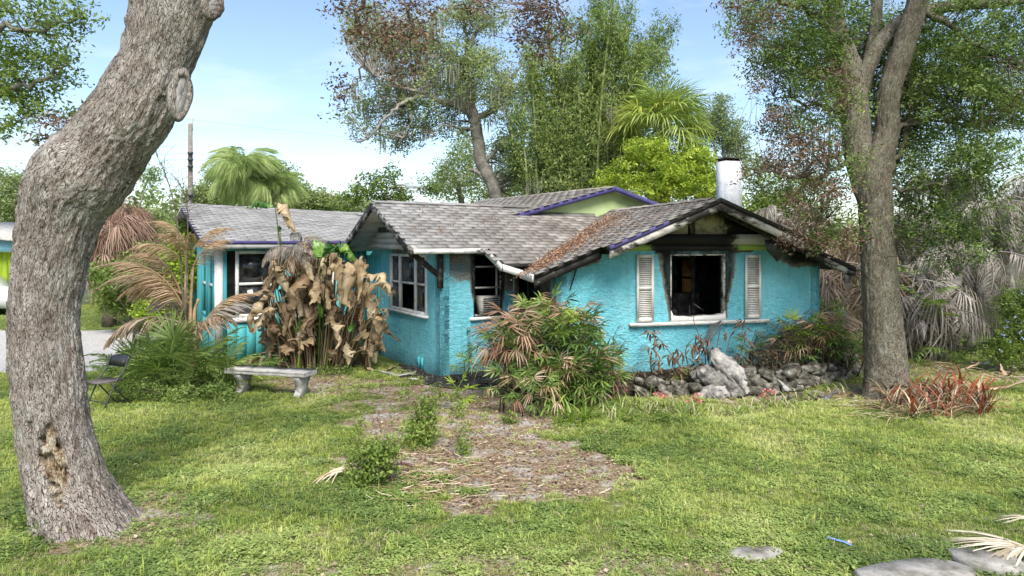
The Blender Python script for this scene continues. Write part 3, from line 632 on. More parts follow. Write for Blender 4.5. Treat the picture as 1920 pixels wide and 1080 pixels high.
# big burnt opening
wF = frame_obj(O2, u2, Wd, charred('scorched_window_frame', (.5, .48, .42), .52, 7), None, .025, .005, .12, 'window')
fr('sill', O2, u2, 1.40, 4.30, 1.055, 1.118, M_white, wF, .12, .09)
mb = MB(); n = 40; xs = np.linspace(2.25, 3.385, n+1); hz = .05+.05*np.array([vnoise(A(q*9, 0, 0)) for q in xs])-.035*np.sin(xs*2.9)
for i in range(n): box(mb, RF(xs[i], -.03, 1.12), np.append(u2*(xs[i+1]-xs[i]), 0), np.append(v2*.22, 0), (0, 0, .055+hz[i]*.6), .3)
part('broken_sash_rail', mb, M_white, wF)
for x0, x1, zz in ((2.25, 2.33, 1.32), (3.30, 3.38, 1.30)):
    mb = MB(); Pq = [RF(x0, -.025, 1.16), RF(x1, -.025, 1.16), RF(x0 if x0 < 2.6 else x1, -.025, zz)]; V = np.array(Pq+[p+np.append(v2*.03, 0) for p in Pq]); mb.addm(V, [[[0, 1, 2], [3, 5, 4]], [[0, 3, 4, 1], [1, 4, 5, 2], [2, 5, 3, 0]]], .3); part('sash_remnant', mb, M_whitec, wF)
# shutters with slats
slat_me = None
def shutter(a0, a1, z0, z1):
    global slat_me
    wd = a1-a0; mb = MB(); b0 = -.055; zmid = z0+(z1-z0)*.5
    def bx(s0, s1, y0, y1, b=b0, t=.035): box(mb, RF(s0, b, y0), np.append(u2*(s1-s0), 0), np.append(v2*t, 0), (0, 0, y1-y0))
    bx(a0, a0+.045, z0, z1); bx(a1-.045, a1, z0, z1); bx(a0+.046, a1-.046, z0, z0+.07); bx(a0+.046, a1-.046, z1-.06, z1); bx(a0+.046, a1-.046, zmid-.03, zmid+.03); bx(a0+.046, a1-.046, z0+.01, z1-.01, -.018, .012)
    S = part('shutter', mb, M_shut, HOUSE); sw = wd-.094
    if slat_me is None:
        q = MB(); V = boxv(A(0, 0, 0), np.append(u2*sw, 0), np.append(-v2*.024, -.022), np.append(v2*.004, .008)); q.add(V, BF); slat_me = q.mesh('slat', M_shut)
    for lo, hi in ((z0+.07, zmid-.03), (zmid+.03, z1-.06)):
        n = int((hi-lo)/.034)
        for i in range(n): link('slat', slat_me, S, RF(a0+.047, -.024, lo+.026+i*(hi-lo-.01)/n))
shutter(1.54, 1.883, 1.137, 2.38); shutter(3.797, 4.14, 1.142, 2.365)
# door frame in the recess and left wing windows
wD = fr('door_frame', C2, w2, 1.662, 1.72, 0, 2.05, M_greyb, HOUSE, .12, .0)
fr('transom', C2, w2, 1.722, 1.99, 1.95, 2.15, M_char, HOUSE, .1, -.01)
fr('door', C2, w2, 1.9, 1.96, .1, 1.94, M_greyb, HOUSE, .5, -.25)
for h in HL:
    wl_ = frame_obj(Lw0[:2], w2, h, M_whitec, None, .07, .045, .1); a, b, c, d = h
    fr('rail', Lw0[:2], w2, a+.071, b-.071, (c+d)/2-.03, (c+d)/2+.03, M_whitec, wl_, .06, .035)
    for z0, z1 in ((c+.071, (c+d)/2-.031), ((c+d)/2+.031, d-.071)): fr('pane', Lw0[:2], w2, a+.071, b-.071, z0, z1, M_glass, wl_, .006, 0)
    fr('sill', Lw0[:2], w2, a-.05, b+.05, c-.11, c-.002, M_whitec, wl_, .1, .07)
Ps = LF(-3.37, 7.07)[:2]
for h in HS:
    wl_ = frame_obj(Ps, -d2, h, M_teal, None, .07, .045, .1); a, b, c, d = h
    fr('rail', Ps, -d2, a+.071, b-.071, (c+d)/2-.03, (c+d)/2+.03, M_whitec, wl_, .06, .035); fr('pane', Ps, -d2, a+.071, b-.071, c+.071, d-.071, M_glass, wl_, .006, 0)
# foundation vents and garden tap on the wall
for t in (.75, .9):
    mb = MB(); box(mb, LF(-.035, t, .05), np.append(d2*.11, 0), np.append(w2*.03, 0), (0, 0, .22)); part('wall_vent', mb, M_teal, HOUSE)
M_pipe = simple('green_painted_pipe', [(.3, (.03, .12, .12)), (.7, (.12, .32, .33))], 12)
T0 = LF(.60, -.06)
mb = MB(); tube(mb, [T0+A(0, 0, .0), T0+A(0, 0, .88)], .013, 6); cbox(mb, T0+A(0, 0, .88), (.07, .04, .05)); tube(mb, [T0+A(.03, -.02, .35), T0+A(.05, -.04, .62), T0+A(.0, -.02, .66)], .022, 6)
solo('garden_tap', mb, M_pipe, 'green garden tap and standpipe on the turquoise porch wall', 'tap', T0)
mb = MB(); q = LF(.9, -.05, 1.17); box(mb, q, np.append(w2*.42, 0), np.append(d2*.3, 0), (0, 0, .36)); t_ = thing('air_conditioner', 'scorched air conditioner sitting in the porch front window', 'air conditioner', q)
part('case', mb, M_greyb, t_)
for i in range(7):
    mb = MB(); box(mb, LF(.93, -.062, 1.21+i*.043), np.append(w2*.34, 0), np.append(d2*.01, 0), (0, 0, .02)); part('grille_bar', mb, M_char, t_)

# ragged charred slivers hanging under the right wing rakes
mb = MB()
for i in range(90):
    a = U(.9, 5.9); b = U(-.66, -.05) if a < 4.9 else U(-.28, -.03); z = zR(a)-.09-U(0, .05); l = abs(rng.normal())*.09+.02; q = U(.01, .045); s_ = U(-.5, .5)
    p = RF(a, b, z); V = [p, p+np.append(u2*q, 0), p+np.append(u2*q*.6, 0)+A(0, 0, -l)+np.append(u2*l*s_, 0), p+np.append(v2*.012, 0), p+np.append(u2*q, 0)+np.append(v2*.012, 0), p+np.append(u2*q*.6, 0)+np.append(v2*.01, 0)+A(0, 0, -l)+np.append(u2*l*s_, 0)]
    mb.addm(np.array(V), [[[0, 2, 1], [3, 4, 5]], [[0, 3, 5, 2], [1, 2, 5, 4], [0, 1, 4, 3]]], .5)
stuff(part('charred_slivers', mb, M_char, HOUSE))
# ------------------------------------------------------------------ vegetation toolkit
def leaves(mb, P, size, t, droop=.0, asp=.42, seed=None):
    """rhombic two-triangle leaves at points P, random orientation"""
    n = len(P)
    if n == 0: return
    D = unit(rng.normal(size=(n, 3))*A(1, 1, .7)-A(0, 0, droop)); S = unit(np.cross(D, rng.normal(size=(n, 3)))); Nn = np.cross(D, S)
    sz = (size*U(.6, 1.25, n))[:, None]
    a = P-D*sz*.5; b = P+S*sz*asp*.5+Nn*sz*.06; c = P+D*sz*.5; e = P-S*sz*asp*.5+Nn*sz*.06
    V = np.stack([a, b, c, e], 1).reshape(-1, 3); i = np.arange(n)[:, None]*4
    F = np.concatenate([i+A(0, 1, 2).astype(int), i+A(0, 2, 3).astype(int)])
    mb.add(V, F, np.repeat(np.clip(t, 0, 1), 4))
def clumps(blobs, n):
    """n points in a set of ellipsoids (centre, radii), more towards the shell, flat bottoms"""
    wts = np.array([b[1][0]*b[1][2]+.01 for b in blobs], float)*np.array([b[2] if len(b) > 2 else 1 for b in blobs]); wts /= wts.sum(); k = rng.choice(len(blobs), n, p=wts)
    c = np.array([b[0] for b in blobs])[k]; r = np.array([b[1] for b in blobs], float)[k]
    d = unit(rng.normal(size=(n, 3))); rad = U(.25, 1, n)**.55
    return c+d*r*rad[:, None]
def foliage(mb, cl, per, spread, size, droop=.1, t0=.5, tv=.25, asp=.42, squash=.7):
    n = len(cl)*per; c = np.repeat(cl, per, 0); k = 6
    dr = unit(rng.normal(size=(len(cl), k, 3))+A(0, 0, .15)); pick = dr[np.repeat(np.arange(len(cl)), per), rng.integers(0, k, n)]
    P = c+pick*(U(0, 1, n)**.7)[:, None]*spread*2.1*A(1, 1, squash)+rng.normal(size=(n, 3))*spread*.3
    ct = np.repeat(U(-tv, tv, len(cl)), per); leaves(mb, P, size, t0+ct+U(-.12, .12, n), droop, asp)
def twigs(mb, sk, cl, r=.01, k=3, bend=.12, t=.5, n=5):
    sk = np.asarray(sk)
    for p in cl:
        d = np.linalg.norm(sk-p, axis=1)+.6*np.maximum(sk[:, 2]-p[2], 0); q = sk[np.argmin(d)]; L_ = np.linalg.norm(p-q)
        m = (p+q)/2+rng.normal(size=3)*L_*bend; x = np.linspace(1, .25, n)
        tube(mb, crv([q, m, p], n), r*(1+L_*.5)*x, k, t, False)
def limb(mb, pts, r0, r1, k=8, n=None, wob=.03, t=.5, pw=1.):
    pts = np.asarray(pts, float); n = n or 6*len(pts); P = crv(pts, n)
    P[1:-1] += rng.normal(size=(n-2, 3))*wob; r = r0+(r1-r0)*np.linspace(0, 1, n)**pw
    tube(mb, P, r, k, t); return P
def barkmat(name, stops, sc=1., st=.9, dist=.05, nsc=2.5):
    m, t, p, o = mat(name); co = objc(t, (17*sc, 17*sc, 4.*sc), attr(t, 'bk', out=1))
    e = voro(t, 4.2, mixv(t, co, 1.6)); n = noise(t, nsc, 8, .7); nf = noise(t, 1.6, 6, .75, co)
    ed = ramp(t, e, [(.0, (0, 0, 0)), (.075, (1, 1, 1))])
    c = ramp(t, mth(t, 'ADD', mth(t, 'MULTIPLY', n, .45), mth(t, 'MULTIPLY', nf, .55)), stops)
    c = mixc(t, mth(t, 'MULTIPLY', mth(t, 'SUBTRACT', 1., ed), .8), c, tuple(q*.22 for q in stops[0][1]))
    pt = ramp(t, noise(t, 5.5, 5, .65, objc(t, (1.6, 1.6, .8))), [(.56, (0, 0, 0)), (.64, (1, 1, 1))]); c = mixc(t, mth(t, 'MULTIPLY', pt, .55), c, (.12, .075, .06))
    lc = ramp(t, noise(t, 3.1, 6, .7), [(.56, (0, 0, 0)), (.68, (1, 1, 1))]); c = mixc(t, mth(t, 'MULTIPLY', lc, .4), c, (.5, .5, .46))
    wd = attr(t, 'wound')
    wc = ramp(t, noise(t, 9, 7, .75), [(.32, (.035, .02, .012)), (.43, (.16, .1, .055)), (.53, (.42, .33, .22)), (.66, (.66, .6, .5))])
    c = mixc(t, wd, c, wc)
    base(t, p, c, .9, .15); bump(t, p, mth(t, 'ADD', mth(t, 'MULTIPLY', ed, 1.), mth(t, 'MULTIPLY', nf, .8)), st, dist); return m
def mixv(t, co, amt):
    n = N(t, 'ShaderNodeTexNoise'); n.inputs['Scale'].default_value = .9; n.inputs['Detail'].default_value = 3; t.links.new(co, n.inputs[0])
    v = N(t, 'ShaderNodeVectorMath', operation='MULTIPLY_ADD'); v.inputs[1].default_value = (amt,)*3
    t.links.new(n.outputs[1], v.inputs[0]); t.links.new(co, v.inputs[2]); return v.outputs[0]
def trunk(name, P, r, parent, m, k=120, n=300, amp=.03, flare=None, wound=None, ry=None):
    """densely meshed, bark-displaced trunk along control points P with radii r"""
    P = np.asarray(P, float); C_ = crv(P, n); rr_ = crv(np.stack([r, r, r], 1), n)[:, 0]; T, S, B = frames(C_)
    th = np.arange(k)/k*2*np.pi; ar = np.concatenate([[0], np.cumsum(np.linalg.norm(np.diff(C_, axis=0), axis=1))])
    dirs = np.cos(th)[None, :, None]*S[:, None]+np.sin(th)[None, :, None]*B[:, None]
    R0 = rr_[:, None]*np.ones(k)[None]
    bk = np.stack([np.cos(th)[None]*R0.mean()+0*R0, np.sin(th)[None]*R0.mean()+0*R0, 0*R0+ar[:, None]], -1)
    lobes = (fbm(bk*A(1.6, 1.6, .5), 3, 3)-.5)*.22*R0
    if flare is not None: R0 = R0*(1+flare(ar[:, None], th[None]))
    rid = 1-np.abs(fbm(bk*A(17, 17, 5), 3, 5)*2-1)*2.2; fine = fbm(bk*A(38, 38, 15), 3, 8)
    R1 = R0+lobes+amp*(.5-rid*.6)+amp*.7*(fine-.5)
    V = C_[:, None]+R1[..., None]*dirs; wnd = np.zeros((n, k))
    if wound is not None:
        wnd, dep = wound(V.reshape(-1, 3)); wnd = wnd.reshape(n, k); V = V-dirs*dep.reshape(n, k)[..., None]
    i = np.arange(n-1)[:, None]*k; j = np.arange(k)[None]; jn = (j+1) % k
    F = np.stack([i+j, i+jn, i+k+jn, i+k+j], -1).reshape(-1, 4)
    me = rawmesh(name, V.reshape(-1, 3)-WL[parent.name], [F], m, {'bk': bk.reshape(-1, 3), 'wound': wnd.ravel()}, True)
    return link(name, me, parent, WL[parent.name]), C_, rr_
M_bark = barkmat('grey_oak_bark', [(.34, (.12, .09, .07)), (.44, (.27, .225, .19)), (.55, (.42, .375, .335)), (.66, (.6, .56, .52))], 1.)
M_bark2 = barkmat('greenish_oak_bark', [(.32, (.085, .075, .055)), (.47, (.19, .17, .125)), (.6, (.29, .265, .2)), (.75, (.4, .37, .3))], 1.15)
M_twig = simple('twig_bark', [(.3, (.05, .04, .03)), (.55, (.14, .115, .09)), (.75, (.27, .24, .2))], 6)
M_pale = simple('pale_limb_bark', [(.3, (.1, .09, .075)), (.55, (.24, .22, .19)), (.75, (.4, .38, .34))], 5)
M_limb = simple('oak_limb_bark', [(.3, (.05, .045, .032)), (.55, (.13, .115, .08)), (.75, (.24, .22, .16))], 5)
M_canes = simple('dark_cane', [(.3, (.02, .016, .01)), (.6, (.07, .055, .035)), (.75, (.16, .13, .08))], 20)
g3 = lambda a, b, c: [(.1, a), (.5, b), (.9, c)]
M_oak = leafmat('oak_leaf_green', g3((.04, .075, .018), (.12, .185, .04), (.27, .35, .1)), .32)
M_oakL = leafmat('oak_leaf_light', g3((.06, .1, .02), (.14, .21, .04), (.3, .38, .09)), .38)
M_far = leafmat('live_oak_leaf_far', g3((.09, .13, .05), (.21, .27, .11), (.38, .43, .2)), .4)
M_bam = leafmat('bamboo_leaf', g3((.06, .1, .028), (.18, .255, .07), (.38, .44, .15)), .4)
M_lime_l = leafmat('yellow_green_leaf', g3((.1, .16, .015), (.27, .37, .035), (.5, .58, .1)), .4)
M_dead = leafmat('dead_brown_leaf', g3((.06, .034, .024), (.16, .095, .062), (.3, .2, .14)), .2)
M_palmg = leafmat('palm_frond_green', g3((.045, .085, .02), (.13, .2, .045), (.3, .38, .11)), .3, .4)
M_palmy = leafmat('palm_frond_yellow', g3((.2, .25, .04), (.38, .43, .08), (.55, .56, .18)), .3)
M_palmd = leafmat('dead_palm_frond', g3((.14, .085, .05), (.33, .235, .16), (.52, .42, .33)), .2, .4)
M_palmo = leafmat('orange_dead_frond', g3((.17, .095, .05), (.38, .255, .145), (.58, .45, .31)), .25, .3)
M_palmx = leafmat('grey_dead_frond', g3((.09, .075, .06), (.24, .21, .18), (.42, .385, .345)), .15, .4)
M_rh = leafmat('lady_palm_green', g3((.035, .07, .02), (.11, .185, .04), (.28, .37, .1)), .25, .5, .45, .4)
M_rhy = leafmat('lady_palm_bright', g3((.12, .2, .02), (.28, .4, .04), (.45, .55, .1)), .35, .5)
M_rhd = leafmat('lady_palm_dead', g3((.14, .065, .035), (.34, .2, .12), (.55, .42, .3)), .2, .55)
M_rhk = leafmat('lady_palm_scorched', g3((.03, .02, .014), (.1, .065, .04), (.2, .15, .08)), .1, .5)
M_ban = leafmat('dead_banana_leaf', g3((.11, .07, .038), (.36, .265, .15), (.62, .52, .36)), .18, .5, .6, .3, 2.5)
M_banB = leafmat('dark_banana_leaf', g3((.06, .035, .018), (.2, .13, .07), (.35, .26, .16)), .18, .5, .6, .3, 2.5)
M_bang = leafmat('green_banana_leaf', g3((.025, .08, .02), (.08, .2, .03), (.3, .42, .05)), .3, .3, .35, .5, 2.5)
M_grass = None
M_hedge = leafmat('far_tree_leaf', g3((.08, .12, .045), (.18, .24, .085), (.33, .39, .16)), .35)
def tree(name, label, loc, group=None): return thing(name, label, 'tree', loc, group)

# ================================================================= foreground oak on the left
OL = tree('oak_tree', 'massive leaning grey oak in the left foreground with a rotten hollow at its foot', G(150, 985))
YL = 6.3
rows = [(1010, 20, 300), (985, 38, 268), (940, 36, 240), (900, 35, 217), (800, 28, 190), (700, 22, 178), (600, 20, 166), (500, 32, 176), (440, 40, 190), (400, 46, 204), (360, 52, 224), (318, 66, 262), (289, 98, 276),
        (250, 132, 300), (202, 172, 330), (150, 205, 350), (111, 226, 362), (60, 236, 386), (0, 243, 408), (-60, 250, 432), (-150, 270, 480)]
P = []; r = []
for (y, a, b) in rows: P.append(W((a+b)/2-np.interp(y, [300, 380, 780, 985], [0, 10, 10, 0]), y, YL)); r.append((b-a)/2*YL/FP)
P = np.array(P); r = np.array(r)
ang = np.gradient(P[:, 0])/np.abs(np.gradient(P[:, 2])); r = r/np.sqrt(1+ang**2)*(.77+.47*np.clip(ang, 0, .6))
def flareL(ar, th): return .10*np.exp(-ar/.25)*np.sin(5*th+1)
def woundL(V):
    px = 960+V[:, 0]/V[:, 1]*FP; py = HZ-(V[:, 2]-HC)/V[:, 1]*FP; fr_ = (V[:, 1] < YL)
    nn = fbm(V*7, 4, 6)-.5; d = np.sqrt(((px-98+(py-850)*-.13)/(33+.06*(py-850)))**2+((py-862)/92)**2)+nn*.95
    w_ = (1-ss(d, .72, .95))*fr_; seam = (1-ss(np.abs(px-62-(py-900)*.06)+nn*14, 3, 7))*(py > 790)*fr_
    seam2 = (1-ss(np.abs(px-(300-(py-200)*.42))+nn*26, 3, 12))*(py > 180)*(py < 470)*fr_
    cav = (1-ss(fbm(V*13, 3, 2), .38, .55))
    return w_, w_*(.045+.075*cav)+seam*.03+seam2*.022+.0
_t, CL, rL = trunk('trunk', P, r, OL, M_bark, 240, 620, .026, flareL, woundL)
# healed branch scars: a raised lip round a weathered grey disc
M_scar = simple('weathered_branch_scar', [(.35, (.16, .15, .14)), (.55, (.34, .32, .31)), (.7, (.46, .44, .43))], 7, 7, .9, .1, 60, .5, .01, (1, 1, .3))
def scar(cx, cy, rx, ry, Y, tilt, nx=.75):
    c = W(cx, cy, Y); up = unit(A(math.sin(tilt), 0, math.cos(tilt))); nrm = unit(A(nx, -.75, -.1)); sd_ = unit(np.cross(up, nrm)); th = np.linspace(0, 2*np.pi, 49)[:-1]
    rxm, rym = rx*Y/FP/abs(sd_[0]+1e-6)*.8, ry*Y/FP
    mb = MB(); Pc = c+np.cos(th)[:, None]*sd_*rxm+np.sin(th)[:, None]*up*rym; k = 10; V = []
    for i_, q in enumerate(Pc):
        o_ = unit(q-c)
        for j in range(k):
            f = j/k*2*np.pi; rr0 = .042*(1+.35*(vnoise(A(i_*.5, j*.3, cx))-.5)); V.append(q+o_*math.cos(f)*rr0+nrm*math.sin(f)*rr0)
    V = np.array(V); n = len(Pc); i = np.arange(n)[:, None]*k; i2 = ((np.arange(n)+1) % n)[:, None]*k; j = np.arange(k)[None]; jn = (j+1) % k
    F = np.stack([i+j, i2+j, i2+jn, i+jn], -1).reshape(-1, 4)
    me = rawmesh('scar_lip', V-WL[OL.name], [F], M_bark, {'bk': V*1.0, 'wound': np.zeros(len(V))}, True); s_ = link('scar_lip', me, OL, WL[OL.name])
    mb = MB(); rings = [(0, .02), (.35, .03), (.7, .02), (1.02, -.012)]; V = []; F = []
    for a_, (q, h) in enumerate(rings):
        for b_ in range(24):
            f = b_/24*2*np.pi; V.append(c+sd_*math.cos(f)*rxm*q+up*math.sin(f)*rym*q+nrm*(h+.012*vnoise(A(b_, a_*3, cx))))
    for a_ in range(3):
        for b_ in range(24): F.append([a_*24+b_, a_*24+(b_+1) % 24, a_*24+24+(b_+1) % 24, a_*24+24+b_])
    mb.add(V, F, .5); part('scar_face', mb, M_scar, OL, True)
scar(338, 178, 13, 42, 6.05, .12); scar(398, 10, 12, 20, 6.1, .2, .6)
# sprouts at its foot
mb = MB(); cl = np.array([G(x, y)+A(0, -.02, U(.02, .22)) for x, y in zip(U(70, 230, 16), U(955, 1000, 16))])*A(1, 1, 1); cl[:, 1] -= .35; cl[:, 0] += .02
foliage(mb, cl, 16, .05, .045, 0, .5, .3, .6); stuff(part('sprouts', mb, M_oak, OL))
# its limbs pass over the frame and hang down with brown dead leaves
def hang(label_pts, blobs, ncl, per, mat_, size, sk_pts, tw=True, spread=.13, t0=.5):
    mb = MB(); sk = []
    for pts, r0, r1 in sk_pts: sk.append(limb(mb, pts, r0, r1, 6, None, .02))
    sk = np.vstack(sk); part('hanging_branch', mb, M_twig, OL)
    cl = clumps(blobs, ncl); mb = MB(); twigs(mb, sk, cl, .005); part('twigs', mb, M_twig, OL)['kind'] = 'stuff'
    mb = MB(); foliage(mb, cl, per, spread, size, .3, t0, .25, .4); return stuff(part('dead_leaves' if mat_ is M_dead else 'leaves', mb, mat_, OL))
top = P[-1]
mb = MB(); limb(mb, [top-A(0, 0, .25), top+A(.6, .8, .5), W(620, -330, 7.5), W(840, -260, 8), W(1050, -220, 8.3)], .3, .08, 10); part('limb', mb, M_pale, OL)
Yh = 8.0
hang(0, [(W(720, 30, Yh), (.45, .5, .28)), (W(690, 75, Yh), (.3, .4, .25)), (W(760, 95, Yh), (.3, .4, .35)), (W(660, 25, Yh), (.22, .3, .2)), (W(790, 20, Yh), (.3, .3, .2)), (W(735, 150, Yh), (.12, .2, .16)), (W(650, 195, Yh), (.1, .15, .12), 1.5), (W(640, 165, Yh), (.06, .1, .1)), (W(640, 130, Yh), (.05, .1, .05))],
     145, 19, M_dead, .058, [([W(700, -300, Yh), W(690, -60, Yh), W(672, 40, Yh), W(690, 80, Yh), W(672, 150, Yh), W(648, 195, Yh)], .035, .005), ([W(640, -290, Yh), W(720, -60, Yh), W(770, 40, Yh), W(765, 110, Yh)], .03, .005), ([W(690, 60, Yh), W(730, 75, Yh), W(745, 140, Yh)], .014, .004)])
hang(0, [(W(1010, 20, Yh), (.26, .3, .25)), (W(1040, 55, Yh), (.22, .3, .2)), (W(985, 60, Yh), (.13, .2, .15)), (W(1015, 100, Yh), (.06, .1, .1)), (W(975, 5, Yh), (.3, .2, .08)), (W(890, 12, Yh), (.18, .2, .08))],
     100, 19, M_dead, .056, [([W(1010, -260, Yh), W(1000, -60, Yh), W(1030, 20, Yh), W(1015, 105, Yh)], .03, .004), ([W(960, -260, Yh), W(1040, -20, Yh), W(1052, 60, Yh)], .02, .004)], t0=.35)
hang(0, [(W(105, 235, 7.2), (.16, .2, .1)), (W(75, 262, 7.2), (.12, .2, .05)), (W(60, 370, 7.0), (.1, .1, .06))], 34, 16, M_dead, .05, [([P[11]+A(-.1, .1, .0), W(150, 250, 7.0), W(70, 262, 7.2)], .012, .004), ([P[9]+A(-.1, .1, 0), W(45, 375, 7.0)], .012, .004)], spread=.07)
# ================================================================= green oak top left, trunk outside the frame
OT = tree('oak_tree', 'bright green oak leaning into the top left corner behind the big trunk', A(-9.6, 10.2, 0))
Yt = 9.5
mb = MB(); sk = [limb(mb, [A(-9.6, 10.2, 0), A(-9.5, 10.1, 3), A(-9.2, 9.9, 5.4), A(-8.8, 9.7, 8)], .25, .1, 10), limb(mb, [A(-9.4, 10, 3.6), W(-60, 190, Yt), W(60, 160, Yt), W(130, 120, Yt)], .08, .01, 6), limb(mb, [A(-9.3, 9.9, 4.5), W(-40, 60, Yt), W(60, 60, Yt), W(150, 30, Yt)], .08, .01, 6),
               limb(mb, [A(-9.5, 10, 3.2), W(-60, 250, Yt), W(30, 230, Yt)], .05, .01, 6)]
part('trunk', mb, M_pale, OT)
bl = [(W(20, 60, Yt), (.8, .9, .5)), (W(95, 40, Yt), (.5, .6, .32)), (W(150, 35, Yt), (.2, .3, .14)), (W(60, 140, Yt), (.5, .6, .3)), (W(115, 115, Yt), (.25, .3, .12)), (W(20, 195, Yt), (.4, .5, .3)), (W(85, 200, Yt), (.2, .3, .12)), (W(25, 245, Yt), (.22, .3, .12)), (W(-80, 120, Yt), (.7, .9, .9)), (W(130, 215, Yt), (.08, .2, .06))]
cl = clumps(bl, 260); mb = MB(); twigs(mb, np.vstack(sk), cl, .005); stuff(part('twigs', mb, M_twig, OT))
mb = MB(); foliage(mb, cl, 44, .13, .075, .3, .5, .3, .38); stuff(part('crown', mb, M_oakL, OT))
# ================================================================= right oak
OR = tree('oak_tree', 'two-stemmed oak standing to the right of the burnt gable', G(1662, 745))
Yr = 11.5
P = [W(1657, 775, Yr), W(1661, 745, Yr), W(1662, 700, Yr), W(1655, 600, Yr), W(1648, 500, Yr), W(1643, 420, Yr), W(1640, 360, Yr), W(1645, 310, Yr), W(1662, 250, Yr), W(1666, 180, Yr-.05), W(1690, 100, Yr-.1), W(1716, 20, Yr-.2), W(1735, -60, Yr-.3), W(1760, -180, Yr-.4)]
r = A(54, 46, 40, 34.5, 31, 29, 30, 25, 21, 18.5, 18.5, 17.5, 17, 15)*Yr/FP
_t, C1, r1 = trunk('trunk', P, r, OR, M_bark2, 160, 420, .02, lambda ar, th: .2*np.exp(-ar/.3)*np.sin(4*th+.6))
P = [W(1630, 400, Yr+.1), W(1618, 340, Yr+.12), W(1608, 280, Yr+.15), W(1603, 210, Yr+.2), W(1592, 130, Yr+.25), W(1573, 70, Yr+.3), W(1560, 0, Yr+.35), W(1545, -120, Yr+.4)]
_t, C2_, r2 = trunk('second_stem', P, A(14, 22, 26, 26, 24, 19, 17, 14)*Yr/FP, OR, M_bark2, 80, 220, .015)
mb = MB(); sk = [C1[::8], C2_[::8]]
_t, C3_, r3 = trunk('upper_limb', [W(1606, 205, 11.75), W(1622, 140, 11.8), W(1655, 75, 11.85), W(1705, 32, 11.9), W(1780, 12, 11.8), W(1900, 2, 11.6), W(2050, -30, 11.5)], A(15, 15, 14, 13, 11, 8, 5)*Yr/FP, OR, M_bark2, 60, 160, .015)
_t, C4_, r4 = trunk('upper_limb', [W(1608, 240, 11.75), W(1622, 150, 12), W(1640, 60, 12.1), W(1648, -60, 12.2)], A(14, 13, 11, 8)*Yr/FP, OR, M_bark2, 60, 140, .015)
sk += [C3_[::6], C4_[::6]]
lp = [([W(1664, 330, 11.6), W(1700, 250, 12), W(1710, 180, 12.3)], .06, .02), ([W(1655, 370, 11.6), W(1680, 300, 12), W(1720, 220, 12.4)], .05, .02),
      ([W(1600, 130, 11.8), W(1540, 40, 11.3), W(1450, 0, 10.8), W(1360, 15, 10.5)], .08, .015), ([W(1605, 290, 11.6), W(1540, 330, 11), W(1440, 320, 10.5), W(1390, 310, 10.3)], .04, .008), ([W(1660, 360, 11.6), W(1750, 345, 11), W(1830, 330, 10.6)], .04, .008), ([W(1735, 20, 11.4), W(1830, 80, 11), W(1890, 120, 10.8)], .06, .01),
      ([W(1665, 250, 11.6), W(1760, 220, 12.3), W(1850, 250, 12.6)], .05, .01), ([W(1605, 230, 11.8), W(1530, 200, 12.3), W(1450, 180, 12.5)], .05, .01), ([W(1570, 40, 11.9), W(1470, 90, 11.6), W(1420, 120, 11.5)], .05, .01), ([W(1650, 400, 11.5), W(1600, 430, 11), W(1540, 410, 10.7)], .02, .005)]
for pts, a, b in lp: sk.append(limb(mb, pts, a, b, 7, None, .03))
stuff(part('limbs', mb, M_limb, OR)); sk = np.vstack(sk)
def BL(x, y, rx, rz, Y=11.5, dy=1.6, wt=1): return (W(x, y, Y), (rx*Y/FP, dy, rz*Y/FP), wt)
bl = [BL(1470, 30, 120, 50), BL(1480, 110, 85, 50), BL(1530, 60, 60, 90), BL(1510, 210, 70, 75), BL(1545, 320, 50, 60, 11, 1.2, .8), BL(1560, 420, 45, 50, 10.8, 1., .9), BL(1800, 60, 110, 90), BL(1780, 190, 90, 90), BL(1850, 180, 70, 80), BL(1750, 330, 70, 80), BL(1740, 420, 65, 50, 11.2, 1.), BL(1830, 320, 70, 60, 11), BL(1640, 60, 70, 60, 12.6, .7),
      BL(1850, 420, 50, 45, 10.8, 1, .8), BL(1780, 480, 50, 30, 11, .8, .6), BL(1620, 180, 60, 90, 12.6, .6), BL(1700, 200, 50, 120, 12.8, .6), BL(1950, 120, 60, 140), BL(1400, 20, 50, 25, 11, 1., .5), BL(1700, 120, 260, 80, 13.2, .8, .8)]
cl = clumps(bl, 2100); mb = MB(); twigs(mb, sk, cl[::2], .006, 3); stuff(part('twigs', mb, M_twig, OR))
mb = MB(); foliage(mb, cl, 54, .14, .064, .2, .47, .36, .4); stuff(part('crown', mb, M_oak, OR))
bl = [BL(1430, 55, 50, 30, 10.8, .8), BL(1395, 90, 20, 12, 10.5, .3), BL(1450, 240, 40, 30, 10.6, .8), BL(1500, 290, 70, 45, 10.6, .9), BL(1440, 320, 45, 25, 10.4, .6), BL(1520, 370, 60, 40, 10.5, .8), BL(1420, 165, 14, 8, 10.5, .2), BL(1560, 450, 45, 25, 10.6, .6), BL(1500, 440, 40, 25, 10.6, .5), BL(1360, 10, 30, 14, 10.5, .3), BL(1560, 170, 40, 50, 10.9, .5), BL(1850, 190, 40, 40, 11, .6, .3)]
cl = clumps(bl, 270); mb = MB(); foliage(mb, cl, 26, .12, .062, .4, .45, .3, .4); stuff(part('dead_leaves', mb, M_dead, OR)); mb = MB(); twigs(mb, sk, cl, .004, 3); stuff(part('twigs', mb, M_twig, OR))
